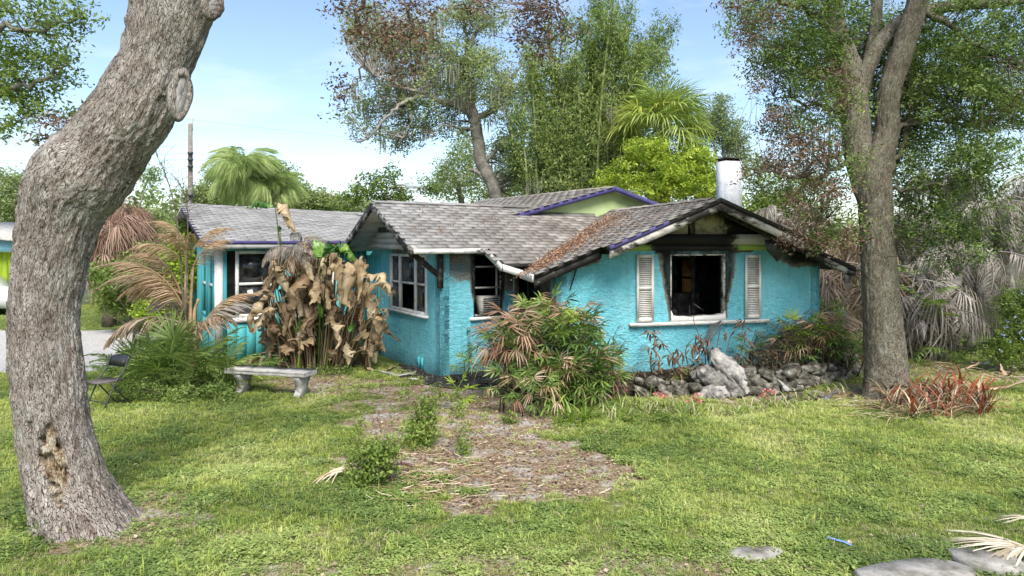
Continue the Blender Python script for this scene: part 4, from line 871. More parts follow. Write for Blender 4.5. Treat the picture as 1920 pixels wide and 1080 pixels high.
# ================================================================= palm and broadleaf builders
def frond_mesh(name, m, nl=34, ll=.24, bend=1.2, hang_=.5, wdt=.012, twist=.0, seed=0, pet=.18, up=.35, ragged=0.):
    """feather leaf of length 1 along +x, arching down; leaflets in two rows, drooping by hang_"""
    r_ = np.random.default_rng(seed); n = 16; s = np.linspace(0, 1, n); an = -bend*s**1.5
    Pr = np.concatenate([[[0, 0, 0]], np.cumsum(np.stack([np.cos(an[:-1]), .06*np.sin(s[:-1]*4+seed), np.sin(an[:-1])], 1)/(n-1), 0)])
    mb = MB(); tube(mb, Pr, .013*(1-.8*s), 4, .55, False)
    V = []; F3 = []; F4 = []; T = []; k = 0
    for i in range(nl):
        q = pet+(1-pet)*(i+.5)/nl; x = q*(n-1); j = min(int(x), n-2); b = Pr[j]+(Pr[j+1]-Pr[j])*(x-j); tg = unit(Pr[j+1]-Pr[j])
        for sd in (-1, 1):
            if r_.random() < ragged: continue
            L_ = ll*math.sin(min(1, (q-pet)/(1-pet)*1.15+.12)*math.pi*.93)**.6*r_.uniform(.75, 1.15)
            sn = unit(np.cross(tg, A(0, 0, 1)))*sd; upv = unit(np.cross(sn, tg)*sd)
            d = unit(sn*(.8+r_.uniform(-.15, .15))+tg*r_.uniform(.35, .75)+A(0, 0, up+r_.uniform(-.25, .25))*(1-hang_))
            wv = unit(np.cross(d, A(0, 0, 1)+r_.normal(size=3)*.25))*wdt*r_.uniform(.7, 1.2)
            h = hang_*r_.uniform(.6, 1.4); m1 = b+d*L_*.45-A(0, 0, h*L_*.25); m2 = b+d*L_*(.8-.25*h)-A(0, 0, h*L_*.75); tp = b+d*L_*(1-.45*h)-A(0, 0, h*L_*1.1)+r_.normal(size=3)*.015
            V += [b, m1+wv, m1-wv, m2+wv*.7, m2-wv*.7, tp]; F3 += [[k, k+1, k+2], [k+3, k+5, k+4]]; F4 += [[k+1, k+3, k+4, k+2]]; T += [r_.uniform(.1, .9)]*6; k += 6
    mb.addm(np.array(V), [F3, F4], np.array(T)); return mb.mesh(name, m)
def fan_mesh(name, m, n=11, spread=110, L_=.32, pet=.45, wdt=.016, droop=.35, seed=0, fold=.0, pr=.006, irr=.15):
    r_ = np.random.default_rng(seed+50); mb = MB(); s = np.linspace(0, 1, 6)
    Pp = np.stack([pet*s, 0*s, -.12*pet*s**2], 1); tube(mb, Pp, pr, 4, .6, False); c = Pp[-1]; V = []; F3 = []; F4 = []; T = []; k = 0
    for i in range(n):
        a = R((-spread+2*spread*(i+.5)/n)+r_.uniform(-4, 4)); d = A(math.cos(a), math.sin(a), r_.uniform(-.1, .2)+.25*math.cos(a)*0); d = unit(d); l = L_*r_.uniform(1-irr, 1+irr)*(1-.2*abs(a)/3.14)
        wv = unit(np.cross(d, (0, 0, 1)))*wdt*r_.uniform(.75, 1.15); dr = droop*r_.uniform(.4, 1.6); g_ = lambda q: c+d*l*q*(1-.25*dr*q)-A(0, 0, dr*l*q**2.2)+A(0, 0, fold*abs(math.sin(a))*q*l)
        roll = A(0, 0, r_.uniform(-.4, .4)*wdt)
        V += [g_(.02), g_(.4)+wv+roll, g_(.4)-wv-roll, g_(.75)+wv*.85, g_(.75)-wv*.85, g_(1.)]; F3 += [[k, k+1, k+2], [k+3, k+5, k+4]]; F4 += [[k+1, k+3, k+4, k+2]]; T += [r_.uniform(.1, .9)]*6; k += 6
    mb.addm(np.array(V), [F3, F4], np.array(T)); return mb.mesh(name, m)
def put(name, meshes, parent, p, az, el, scl=1., roll=0.):
    me = meshes[rng.integers(len(meshes))] if isinstance(meshes, list) else meshes
    return link(name, me, parent, p, (roll, -el, az), scl)
def crownput(name, meshes, parent, c, n, el, scl, jit=.08, az=(0, 2*np.pi)):
    for i in range(n):
        put(name, meshes, parent, c+rng.normal(size=3)*jit, az[0]+(az[1]-az[0])*(i+U(0, .9))/n, U(*el), U(*scl), U(-.3, .3))
# ================================================================= background trees
YO = 26.
T1 = tree('live_oak', 'tall airy live oak with curved limbs and hanging moss behind the porch roof', G(935, 582)*A(1, 1, 0))
T1.location = tuple(W(932, 455, YO)*A(1, 1, 0)); WL[T1.name] = W(932, 455, YO)*A(1, 1, 0)
mb = MB(); sk = [limb(mb, [W(945, 560, YO), W(935, 380, YO), W(905, 310, YO), W(893, 250, YO), W(885, 210, YO), W(868, 195, YO)], .27, .2, 10, None, .03),
 limb(mb, [W(885, 215, YO), W(850, 197, YO-.5), W(800, 180, YO-1), W(760, 190, YO-1.5), W(720, 225, YO-2), W(690, 260, YO-2)], .13, .03, 8), limb(mb, [W(800, 180, YO-1), W(760, 165, YO-1.5), W(700, 140, YO-2)], .1, .02, 6),
 limb(mb, [W(888, 220, YO), W(880, 160, YO+.3), W(872, 120, YO+.5), W(885, 75, YO+.6), W(905, 50, YO+.6)], .17, .05, 8), limb(mb, [W(872, 125, YO), W(840, 95, YO), W(800, 60, YO)], .12, .03, 7), limb(mb, [W(876, 105, YO+.4), W(875, 70, YO), W(862, 20, YO)], .12, .03, 7),
 limb(mb, [W(893, 245, YO), W(860, 240, YO-.6), W(830, 235, YO-1), W(812, 255, YO-1)], .07, .015, 6), limb(mb, [W(889, 225, YO), W(930, 200, YO), W(960, 150, YO+.5), W(980, 110, YO+.5)], .14, .03, 7), limb(mb, [W(760, 190, YO-1), W(770, 230, YO-1.3), W(745, 270, YO-1.5)], .05, .01, 5),
 limb(mb, [W(905, 310, YO), W(950, 260, YO+.3), W(1000, 240, YO+.5)], .1, .02, 6), limb(mb, [W(920, 345, YO), W(895, 322, YO), W(880, 318, YO)], .12, .05, 6)]
part('trunk', mb, M_pale, T1); sk = np.vstack(sk)
bl = [BL(840, 130, 90, 45, YO, 2.5), BL(760, 110, 70, 45, YO, 2.5), BL(700, 90, 50, 40, YO, 2), BL(720, 180, 75, 35, YO, 2), BL(690, 230, 45, 30, YO, 1.5), BL(800, 215, 70, 30, YO, 2), BL(830, 55, 90, 35, YO, 2.2), BL(900, 25, 60, 30, YO, 2), BL(900, 150, 80, 55, YO, 2.5), BL(950, 190, 60, 70, YO, 2), BL(960, 290, 50, 50, YO+1, 2), BL(690, 50, 50, 40, YO, 2), BL(740, 262, 45, 20, YO, 1), BL(810, 180, 100, 25, YO, 2), BL(1000, 330, 50, 30, YO+1, 2), BL(770, 250, 35, 20, YO, 1), BL(850, 250, 40, 15, YO, 1)]
cl = clumps(bl, 1000); mb = MB(); twigs(mb, sk, cl[::1], .012, 3); stuff(part('twigs', mb, M_pale, T1))
mb = MB(); foliage(mb, cl, 42, .27, .12, .2, .58, .3, .42); stuff(part('crown', mb, M_far, T1))
def moss(cl, n, L_, m, parent, sp=.12):
    mb = MB(); k = len(cl)*n; p = np.repeat(cl, n, 0)+rng.normal(size=(k, 3))*sp; l = U(.4, 1, k)[:, None]*L_; d = unit(rng.normal(size=(k, 3))*A(1, 1, 0))*.012
    dn = A(0, 0, -1)*l; V = np.stack([p-d, p+d, p+dn*.6+d*1.2+rng.normal(size=(k, 3))*.02, p+dn], 1).reshape(-1, 3); i = np.arange(k)[:, None]*4
    mb.add(V, np.concatenate([i+A(0, 1, 2).astype(int), i+A(0, 2, 3).astype(int)]), np.repeat(U(.2, .8, k), 4)); stuff(part('moss', mb, m, parent))
M_moss = leafmat('grey_moss', g3((.12, .12, .09), (.24, .24, .19), (.36, .36, .3)), .3)
lowc = cl[rng.choice(len(cl), 150)]; moss(lowc[:70], 16, .8, M_moss, T1)
# a lower oak seen under its limbs
T = tree('live_oak', 'lower pale live oak seen between the curved trunk and the bamboo', W(860, 455, 34)*A(1, 1, 0))
mb = MB(); sk = limb(mb, [W(860, 455, 34)*A(1, 1, 0), W(865, 380, 34), W(850, 330, 34)], .25, .06); part('trunk', mb, M_pale, T)
cl = clumps([BL(860, 320, 40, 30, 34, 2), BL(840, 350, 45, 30, 34, 2), BL(900, 350, 50, 35, 34, 2), BL(880, 285, 35, 25, 34, 2), BL(960, 350, 50, 30, 34, 2)], 230); mb = MB(); foliage(mb, cl, 44, .35, .16, .2, .6, .25); stuff(part('crown', mb, M_far, T))
# bamboo: canes with leaf plumes
YB = 24.
T = thing('bamboo_clump', 'tall dense bamboo clump rising behind the lime green gable', 'bamboo', W(1060, 455, YB)*A(1, 1, 0))
M_cane = simple('bamboo_cane', [(.3, (.07, .085, .03)), (.5, (.18, .2, .08)), (.7, (.32, .33, .17))], 4)
tips = [(985, 90), (1000, 150), (1015, 200), (1030, 60), (1040, 120), (1060, 40), (1055, 170), (1080, 110), (1095, 45), (1110, 95), (1125, 0), (1150, 20), (1160, -40), (1140, 60), (1175, 60), (1185, 15), (1205, 80), (1235, 55), (1262, 50), (1200, 130), (1190, 170), (1120, 160), (970, 200), (960, 260), (1170, 200), (1150, 230), (1100, 200), (1075, 220), (1010, 270), (1045, 240), (1230, 95), (1130, -60)]
mb = MB(); cls = []; cl2 = []
for i, (tx, ty) in enumerate(tips*2):
    if i >= len(tips): tx, ty = tx+U(-25, 25), ty+U(20, 110)
    Yc = YB+U(-1.3, 1.3); bx_ = 1055+(tx-1055)*.28+U(-40, 40); Pc = crv([W(bx_, 455, Yc)*A(1, 1, 0), W(bx_+(tx-bx_)*.35, 455+(ty-455)*.5, Yc), W(tx-(tx-bx_)*.2, ty+40, Yc), W(tx, ty, Yc-.3)], 22)
    tube(mb, Pc, np.linspace(.06, .012, 22), 5, .5, False)
    for j in range(4, 22):
        k = 6 if j < 13 else 4
        for q in range(k):
            f = U(0, .2 if j > 16 else .5); cls.append(Pc[j]+A(U(-1, 1)*f, U(-1, 1)*f, U(-.35, .35)))
part('canes', mb, M_cane, T)['kind'] = 'stuff'
cls = np.array(cls); mb = MB(); foliage(mb, cls, 22, .17, .15, .9, .52, .36, .24, 1.5); stuff(part('leaves', mb, M_bam, T))
# grey-green oak between bamboo and palm
T = tree('live_oak', 'grey green mossy oak between the bamboo and the fan palm', W(1150, 455, 23.6)*A(1, 1, 0))
mb = MB(); sk = limb(mb, [W(1130, 455, 23.6)*A(1, 1, 0), W(1135, 380, 23.6), W(1150, 290, 23.6), W(1170, 220, 23.6)], .16, .04); part('trunk', mb, M_pale, T)
cl = clumps([BL(1150, 230, 35, 35, 23.6, 1), BL(1120, 290, 35, 45, 23.6, 1), BL(1155, 270, 40, 40, 23.6, 1), BL(1100, 335, 40, 25, 23.6, 1), BL(1040, 350, 60, 18, 23.6, 1)], 240); mb = MB(); foliage(mb, cl, 40, .22, .1, .3, .5, .25); stuff(part('crown', mb, M_far, T)); moss(cl[::4], 16, .7, M_moss, T)
# fan palm
YP = 22.2
T = thing('fan_palm', 'tall cabbage palm with yellowing fans above the bright green bush', 'palm', W(1245, 455, YP)*A(1, 1, 0))
mb = MB(); tube(mb, crv([W(1245, 455, YP)*A(1, 1, 0), W(1245, 300, YP), W(1240, 235, YP)], 10), .2, 10); part('trunk', mb, M_pale, T)
M_sabal = leafmat('cabbage_palm_green', g3((.12, .18, .05), (.3, .38, .1), (.52, .58, .22)), .35, .4)
fmG = [fan_mesh('frond', M_sabal, 34, 150, .95, 1.0, .022, .55, s, .2, .018) for s in range(3)]; fmY = [fan_mesh('frond', M_palmy, 34, 150, .9, .95, .022, .6, s+9, .2, .018) for s in range(2)]; fmX = [fan_mesh('frond', M_palmx, 26, 100, .85, .8, .022, 1.2, s+19, .0, .018) for s in range(2)]
c = W(1240, 238, YP)
crownput('frond', fmG, T, c, 24, (-.1, .7), (.9, 1.1)); crownput('frond', fmG, T, c, 20, (.6, 1.4), (.8, 1.0)); crownput('frond', fmG, T, c, 10, (-.5, 0), (.85, 1.0))
for az, el, s in ((2.9, .45, 1.1), (3.2, .15, 1.15), (3.0, -.25, 1.15), (3.5, .6, 1.05), (-.1, .1, 1.1), (.2, -.2, 1.05), (-.35, -.35, 1.1), (4.5, .7, .9), (2.7, -.45, 1.1)): put('frond', fmY, T, c, az, el, s)
crownput('frond', fmX, T, c-A(0, 0, .2), 8, (-1.3, -.8), (.8, 1.))
# bright bush tree
T = tree('bush_tree', 'bright yellow green broadleaf tree left of the white chimney', W(1230, 455, 21)*A(1, 1, 0))
mb = MB(); sk = [limb(mb, [W(1230, 455, 21)*A(1, 1, 0), W(1228, 400, 21), W(1225+dx, 300, 21)], .14, .03) for dx in (-60, 0, 60)]; part('trunk', mb, M_pale, T)
bl = [BL(1230, 322, 55, 35, 21, 1.5), BL(1180, 330, 55, 35, 21, 1.3), BL(1290, 320, 50, 45, 21, 1.3), BL(1228, 280, 24, 20, 21, .8), BL(1140, 345, 30, 22, 21, 1), BL(1250, 350, 90, 30, 20.3, 1), BL(1300, 290, 35, 28, 21, 1), BL(1200, 285, 30, 25, 20.6, .8), BL(1325, 350, 22, 40, 21, .8)]
cl = clumps(bl, 620); mb = MB(); twigs(mb, np.vstack(sk), cl[::3], .01); stuff(part('twigs', mb, M_twig, T)); mb = MB(); foliage(mb, cl, 34, .13, .12, -.5, .5, .42, .42); stuff(part('crown', mb, M_lime_l, T))
def bgtree(label, Y, tx, blobs, n, per, sp, size, m, t0=.5, trunk_=True, name='oak_tree', rt=.2):
    T = tree(name, label, W(tx, 455, Y)*A(1, 1, 0)); top = min(blobs, key=lambda b: b[1])
    mb = MB(); sk = [limb(mb, [W(tx, 455, Y)*A(1, 1, 0), W(tx, 440, Y), W(tx*.6+b[0]*.4, (440+b[1])/2, Y), W(b[0], b[1], Y)], rt, rt*.15, 6) for b in blobs[:4]]; part('trunk', mb, M_pale, T)
    cl = clumps([BL(b[0], b[1], b[2], b[3], Y, b[2]*Y/FP*.7) for b in blobs], n); mb = MB(); twigs(mb, np.vstack(sk), cl[::3], .012); stuff(part('twigs', mb, M_pale, T))
    mb = MB(); foliage(mb, cl, per, sp, size, .2, t0, .28, .42); stuff(part('crown', mb, m, T)); return T
bgtree('small rounded oak against the sky right of the fan palm', 30, 1365, [(1350, 210, 28, 28), (1365, 255, 35, 30), (1330, 240, 30, 30), (1385, 280, 25, 25), (1375, 310, 30, 25), (1300, 225, 22, 30)], 300, 40, .25, .12, M_far, .45)
bgtree('pale green tree right of the white chimney behind the burnt roof', 22, 1450, [(1420, 330, 35, 35), (1450, 380, 45, 30), (1500, 400, 45, 30), (1430, 390, 40, 25), (1490, 350, 40, 30)], 260, 40, .2, .1, M_oakL, .55)
bgtree('thin leafy young tree poking above the left roof ridge', 23, 690, [(700, 350, 42, 26), (668, 362, 32, 18), (735, 338, 15, 30), (650, 378, 28, 14), (760, 372, 22, 10), (806, 356, 16, 10), (738, 366, 34, 16)], 170, 22, .13, .12, M_oakL, .4, rt=.07)
bgtree('round oak crown behind the weeping palm at left', 45, 500, [(470, 320, 32, 22), (440, 325, 30, 18), (520, 330, 30, 22), (545, 352, 22, 20), (410, 330, 20, 12), (500, 350, 60, 22)], 330, 44, .4, .2, M_hedge, .5)
for i, (x0, lab, bs) in enumerate(((380, 'low green tree right beside the utility pole', [(385, 368, 28, 14), (368, 372, 16, 9), (410, 372, 30, 14)]), (580, 'low green tree line section right of the weeping palm', [(570, 375, 30, 16), (600, 378, 30, 14), (560, 385, 40, 14)]), (640, 'lowest hedge-like tree behind the left roof ridge', [(640, 385, 34, 9), (610, 388, 34, 9), (675, 388, 30, 8)]),
     (30, 'hazy green tree at the left edge above the shed', [(20, 340, 40, 25), (10, 380, 45, 25), (35, 400, 30, 25)]), (250, 'pale palm and tree mass behind the dead fronds at left', [(255, 410, 60, 25), (300, 425, 40, 25), (215, 440, 40, 25), (280, 330, 20, 18)]), (55, 'dull green shrub tree behind the big trunk near the shed', [(45, 400, 22, 22), (60, 430, 30, 25), (90, 420, 30, 30)]))):
    bgtree(lab, 50+i*3, x0, bs, 170, 44, .5, .26, M_hedge, .6, name='far_tree')
# far wood closing the horizon
mb = MB(); cl = []
for i in range(1100):
    a = U(-1.25, 1.25); D = U(75, 120); cl.append(A(D*math.sin(a), D*math.cos(a), U(0, 1)**.7*(6.+1.6*math.sin(a*9)+1.2*math.sin(a*23))))
foliage(mb, np.array(cl), 40, 1.2, .7, .1, .5, .3, .6); o = solo('distant_wood', mb, M_hedge, 'distant line of trees along the horizon', 'wood', A(0, 90, 0)); stuff(o)
# weeping queen palms
M_weep = leafmat('weeping_palm_green', g3((.16, .24, .07), (.33, .42, .15), (.55, .6, .32)), .4, .3)
frq = [frond_mesh('frond', M_weep, 70, .42, 2.1, 1.25, .0055, seed=s, pet=.08) for s in range(3)]
for (x, y, Y, n, s, lab) in ((455, 322, 30, 40, 1.9, 'large weeping palm above the left roof'), (518, 355, 31, 28, 1.5, 'smaller weeping palm right of the large one above the left roof')):
    T = thing('queen_palm', lab, 'palm', W(x, 455, Y)*A(1, 1, 0), 'weeping palms above the left roof'); mb = MB(); tube(mb, crv([W(x, 455, Y)*A(1, 1, 0), W(x, y, Y)], 6), .16, 8); part('trunk', mb, M_pale, T)
    crownput('frond', frq, T, W(x, y, Y), n, (.35, 1.45), (s*.7, s)); crownput('frond', frq, T, W(x, y, Y)-A(0, 0, .3), n, (-.5, .5), (s*.6, s*.9))
# utility pole with wires
M_twigp = simple('old_pole_wood', [(.3, (.1, .085, .07)), (.55, (.19, .17, .15)), (.75, (.3, .28, .25))], 5)
T = thing('utility_pole', 'weathered wooden utility pole with wires beyond the left roof', 'utility pole', W(357, 455, 40)*A(1, 1, 0))
mb = MB(); tube(mb, [W(357, 455, 40)*A(1, 1, 0), W(357, 232, 40)], A(.17, .12), 10); part('pole', mb, M_twigp, T)
mb = MB(); tube(mb, [W(360, 245, 40), W(361, 222, 40)], .05, 6); part('insulator', mb, M_greyb, T)
for y in (287, 299, 312, 366): mb = MB(); tube(mb, [W(357, y-2, 39.8), W(357, y+2, 39.8)], .155, 10); part('bracket', mb, M_metal, T)
for y0, x1, y1 in ((224, 1200, 300), (287, 1200, 345), (299, 1200, 352), (312, 1200, 358), (366, 1200, 395)):
    for sx, sy in ((x1, y1), (-500, y0+18)):
        p0 = W(357, y0, 40); p1 = W(sx, sy, 46); s = np.linspace(0, 1, 20)[:, None]; Pw = p0+(p1-p0)*s-A(0, 0, 1)*4*(s-s*s)*.25
        mb = MB(); tube(mb, Pw, .006, 3); part('wire', mb, M_metal, T)
# second pole and its far company at the left edge
T = thing('utility_pole', 'short distant pole at the left edge above the blue-roofed shed', 'utility pole', W(20, 455, 60)*A(1, 1, 0)); mb = MB(); tube(mb, [W(20, 455, 60)*A(1, 1, 0), W(20, 388, 60)], .17, 8); part('pole', mb, M_greyb, T)
mb = MB(); cbox(mb, W(15, 410, 59.8), (.5, .3, .7)); part('transformer', mb, M_metal, T)
# ================================================================= shed, car, bin at the left edge
Ys = 26.0; M_blue = simple('light_blue_board', [(.3, (.16, .36, .44)), (.7, (.25, .48, .56))], 4); M_lcur = simple('lime_curtain', [(.3, (.2, .3, .02)), (.6, (.33, .45, .04)), (.75, (.42, .52, .07))], 2, 4, .8, .1, 9, .8, .06, (6, 6, .2)); M_whs = simple('white_siding', [(.3, (.6, .6, .6)), (.7, (.75, .75, .75))], 4)
T = thing('carport', 'white outbuilding with light blue gable and lime green curtain at the left edge', 'shed', W(0, 455, Ys)*A(1, 1, 0))
mb = MB(); box(mb, W(-160, 576, Ys+1.5), (6.0, 0, 0), (0, 4, 0), (0, 0, 2.0)); part('wall', mb, M_whs, T)
mb = MB(); P = [W(-200, 470, Ys-.3), W(48, 472, Ys-.3), W(48, 455, Ys-.3), W(-200, 425, Ys-.3)]; V = np.array(P+[p+A(0, .1, 0) for p in P]); mb.add(V, BF); part('gable', mb, M_blue, T)
mb = MB(); P = [W(-200, 426, Ys-.6), W(50, 456, Ys-.6), W(50, 453, Ys-.6), W(-200, 422, Ys-.6)]; V = np.array(P+[p+A(0, 6, .3) for p in P]); mb.add(V, BF); part('roof', mb, M_conc, T)
mb = MB(); n = 60; xs = np.linspace(-4, .95, n); yy = .07*np.sin(xs*15)+.03*np.sin(xs*41); Vt = np.stack([W(0, 455, Ys)[0]+xs, Ys+.1+yy, np.full(n, HC-(473-HZ)/FP*Ys)], 1); Vb = Vt*A(1, 1, 0)+A(0, 0, .95); Vb[:, 0] -= .12*(xs > .3)
i = np.arange(n-1); mb.add(np.vstack([Vt, Vb, Vt+A(0, .01, 0), Vb+A(0, .01, 0)]), np.concatenate([np.stack([i, i+1, i+1+n, i+n], 1), np.stack([i+2*n, i+3*n, i+1+3*n, i+1+2*n], 1)])); part('curtain', mb, M_lcur, T, True)
for z in (1.45, 1.75, 2.05): mb = MB(); box(mb, W(28, 455, Ys+1.45)*A(1, 1, 0)+A(0, 0, z), (.35, 0, 0), (0, .05, 0), (0, 0, .03)); part('window_bar', mb, M_greyb, T)
T = thing('parked_car', 'low white car, only its rear corner showing at the left edge', 'car', W(0, 455, 25)*A(1, 1, 0))
M_car = simple('white_car_paint', [(.3, (.6, .6, .62)), (.7, (.7, .7, .72))], 2, 2, .25, .5, 40, .0); M_rub = simple('tyre_rubber', [(.3, (.01, .01, .01)), (.7, (.03, .03, .03))], 9)
prof = [(-2.2, .25), (-2.3, .6), (-2.15, .85), (-1.2, .95), (-.7, 1.35), (.5, 1.38), (1.1, .98), (1.9, .92), (2.1, .7), (2.15, .35), (2.0, .25)]
def extr(mb, pr, o, ax, ay, az, wd):
    pr = np.asarray(pr, float); n = len(pr); V = np.vstack([np.asarray(o)+pr[:, :1]*ax+pr[:, 1:]*az, np.asarray(o)+pr[:, :1]*ax+pr[:, 1:]*az+np.asarray(ay)*wd]); i = np.arange(n); j = (i+1) % n
    c = len(V); V = np.vstack([V, V[:n].mean(0), V[n:].mean(0)]); mb.addm(V, [np.vstack([np.stack([i, j, np.full(n, c)], 1), np.stack([j+n, i+n, np.full(n, c+1)], 1)]), np.stack([j, i, i+n, j+n], 1)], .5)
cx = W(18, 455, 24.4)[0]-2.15
mb = MB(); extr(mb, prof, A(cx, 24.4, 0), A(1, 0, 0), A(0, 1, 0), A(0, 0, 1), 1.7); part('body', mb, M_car, T)
for wx in (-1.4, 1.45):
    mb = MB(); tube(mb, [A(cx+wx, 24.34, .32), A(cx+wx, 24.55, .32)], .32, 20); wv = part('wheel', mb, M_rub, T); mb = MB(); tube(mb, [A(cx+wx, 24.33, .32), A(cx+wx, 24.36, .32)], .19, 14); part('rim', mb, M_conc, wv)
mb = MB(); box(mb, A(cx+2.06, 24.36, .32), (.12, 0, 0), (0, 1.75, 0), (0, 0, .18)); part('bumper', mb, M_rub, T)
mb = MB(); tube(mb, [A(cx+2.3, 25.0, .0), A(cx+2.36, 25.0, .0)], .3, 18); T = thing('rubbish_bin', 'green wheeled bin standing right of the white car', 'bin', A(W(30, 455, 26)[0], 26.2, 0))
M_bin = simple('green_plastic', [(.3, (.02, .14, .09)), (.7, (.04, .2, .13))], 3, 3, .5, .4); mb = MB(); V = boxv(W(30, 455, 26)*A(1, 1, 0)+A(-.25, 0, .1), (.5, 0, 0), (0, .55, 0), (0, 0, .95)); V[4:, :2] += (V[4:, :2]-V[4:, :2].mean(0))*.15; mb.add(V, BF); part('body', mb, M_bin, T)
mb = MB(); box(mb, W(30, 455, 26)*A(1, 1, 0)+A(-.32, -.06, 1.06), (.64, 0, 0), (0, .7, 0), (0, 0, .06)); part('lid', mb, M_bin, T)
# yellow bamboo stems and kerb stone
M_ycane = simple('yellow_cane', [(.3, (.4, .38, .12)), (.7, (.6, .57, .25))], 4)
T = thing('yellow_bamboo', 'two pale yellow bamboo stems right behind the big trunk', 'bamboo', W(178, 455, 26.5)*A(1, 1, 0))
for x, w_, l_ in ((172, .05, 0), (181, .08, 1)):
    mb = MB(); p0 = W(x, 455, 26.5)*A(1, 1, 0); tube(mb, [p0, p0+A(.02, 0, 1.2), p0+A(l_*.08, 0, 2.5)], w_, 8); part('stem', mb, M_ycane, T)
# ================================================================= dead palms at the left, middle distance
frd = [frond_mesh('frond', M_palmd, 40, .3, 1.5, .9, .014, seed=s+5, ragged=.15) for s in range(3)]; fro = [frond_mesh('frond', M_palmo, 80, .24, 1.5, 1.05, .0055, seed=s+15, ragged=.1) for s in range(3)]
frx = [frond_mesh('frond', M_palmx, 62, .28, 1.6, 1.1, .0075, seed=s+25, ragged=.2) for s in range(3)]; frg = [frond_mesh('frond', M_palmg, 40, .26, 1.25, .35, .012, seed=s+35) for s in range(3)]
M_bfl = leafmat('brown_fan_frond', g3((.1, .055, .035), (.26, .16, .11), (.42, .3, .23)), .2, .4)
fnb = [fan_mesh('frond', M_bfl, 26, 130, .62, .45, .012, 1.1, s+70, 0, .014) for s in range(3)]
for i, (x, y, Y, s, lab) in enumerate(((205, 425, 21, 1.3, 'brown dead fan palm close behind the big trunk'), (255, 455, 22, 1.25, 'brown dead fan palm with collapsed skirt, middle one left of the roof'), (300, 480, 20.5, 1.0, 'lower dead fan palm left of the porch corner board'), (238, 400, 24, 1.2, 'tallest dead fan palm behind the others at left'))):
    T = thing('dead_palm', lab, 'palm', W(x, 455, Y)*A(1, 1, 0), 'dead fan palms left of the house'); mb = MB(); tube(mb, crv([W(x, 455, Y)*A(1, 1, 0), W(x, y, Y)], 6), .2, 8); part('trunk', mb, M_twig, T); c = W(x, y, Y)
    crownput('frond', fnb, T, c, 46, (-1.2, .5), (.8*s, 1.05*s)); crownput('frond', fnb, T, c-A(0, 0, .6), 34, (-1.4, .1), (.7*s, 1.*s)); crownput('frond', fnb, T, c, 6, (.3, 1.0), (.7*s, .9*s))
    if i in (0, 1): crownput('frond', fnb, T, c-A(0, 0, 1.3), 16, (-1.4, -.5), (.7*s, .9*s))
def shrub(label, Y, bs, n, per, sp, size, m, t0=.5, dr=0., asp=.45, name='shrub', cat='shrub', tv=.3, base=None, mats=None):
    x0 = np.mean([b[0] for b in bs]); p0 = base if base is not None else W(x0, 455, Y)*A(1, 1, 0); T = thing(name, label, cat, p0)
    blobs = [BL(b[0], b[1], b[2], b[3], Y if len(b) < 5 else b[4], b[2]*Y/FP*.7) for b in bs]; cl = clumps(blobs, n); cl[:, 2] = np.maximum(cl[:, 2], .03)
    mb = MB(); q = p0+rng.normal(size=(12, 3))*A(.15, .1, 0); q = np.vstack([q, q+A(0, 0, .15)]); twigs(mb, q, cl[::4 if Y < 9 else 7], .003 if Y < 12 else .005, 3, .08); part('stems', mb, M_twig, T)['kind'] = 'stuff'
    mb = MB(); foliage(mb, cl, per, sp, size, dr, t0, tv, asp); stuff(part('leaves', mb, m, T)); return T
shrub('bright green low bushes under the dead palms at left', 19.5, [(215, 560, 35, 22), (265, 555, 45, 30), (320, 540, 40, 45), (230, 575, 40, 12), (350, 570, 30, 25)], 300, 36, .16, .12, M_oakL, .55, -.2, .3)
shrub('yellow green bush glowing behind the dead feather palm', 17.5, [(300, 580, 45, 22), (345, 500, 30, 60), (280, 600, 30, 12)], 190, 30, .15, .11, M_lime_l, .45, 0)
shrub('dark green undergrowth between the dead palms and the porch corner', 19, [(290, 500, 50, 40), (350, 450, 25, 45), (220, 520, 40, 25)], 220, 30, .2, .13, M_oak, .6, .2)
# feather palm (dead, orange) in front of the left wing
Yd = 11.8
T = thing('dead_palm', 'dead orange feather palm with fluffy drooping fronds in front of the left porch corner', 'palm', G(350, 738)); c = W(350, 590, Yd+.6)
b0 = WL[T.name]; M_dst = simple('dead_palm_stem', [(.3, (.2, .13, .07)), (.6, (.36, .26, .15)), (.75, (.5, .4, .27))], 9)
for a, b in (((345, 735), (350, 470)), ((352, 735), (362, 500)), ((356, 735), (372, 560))):
    mb = MB(); tube(mb, crv([b0+A((a[0]-350)*.009, .3, 0), W((a[0]+b[0])/2, 600, Yd+.5), W(b[0], b[1], Yd+.5)], 12), np.linspace(.05, .02, 12), 7); part('stem', mb, M_dst, T)
tip = W(352, 500, Yd+.5)
for (x, y, az, el, s, M__) in ((352, 590, 3.05, .95, 1.75, fro), (352, 560, 3.3, .65, 1.2, fro), (355, 560, 3.0, .55, 1.3, fro), (350, 575, 2.7, 1.1, 1.9, fro), (350, 590, 3.5, 1.2, 1.7, fro), (358, 480, 0.2, 1.2, .9, fro), (352, 470, 3.1, 1.25, .9, fro), (350, 480, 4.2, 1.1, .8, fro), (357, 480, 5.2, 1.1, .8, fro), (372, 640, .3, 1.3, 1.35, fro), (365, 640, .1, 1.2, 1.25, frx), (362, 640, 5.6, .9, 1.4, frd), (350, 640, 2.4, .9, 1.8, frd), (356, 520, 1.2, 1.2, 1.2, fro), (352, 500, 4.8, 1.3, 1.0, fro), (350, 610, 3.1, .35, 1.6, frd), (352, 500, 3.3, .9, 1.1, fro)):
    put('frond', M__, T, W(x, y, Yd+.5), az, el, s)
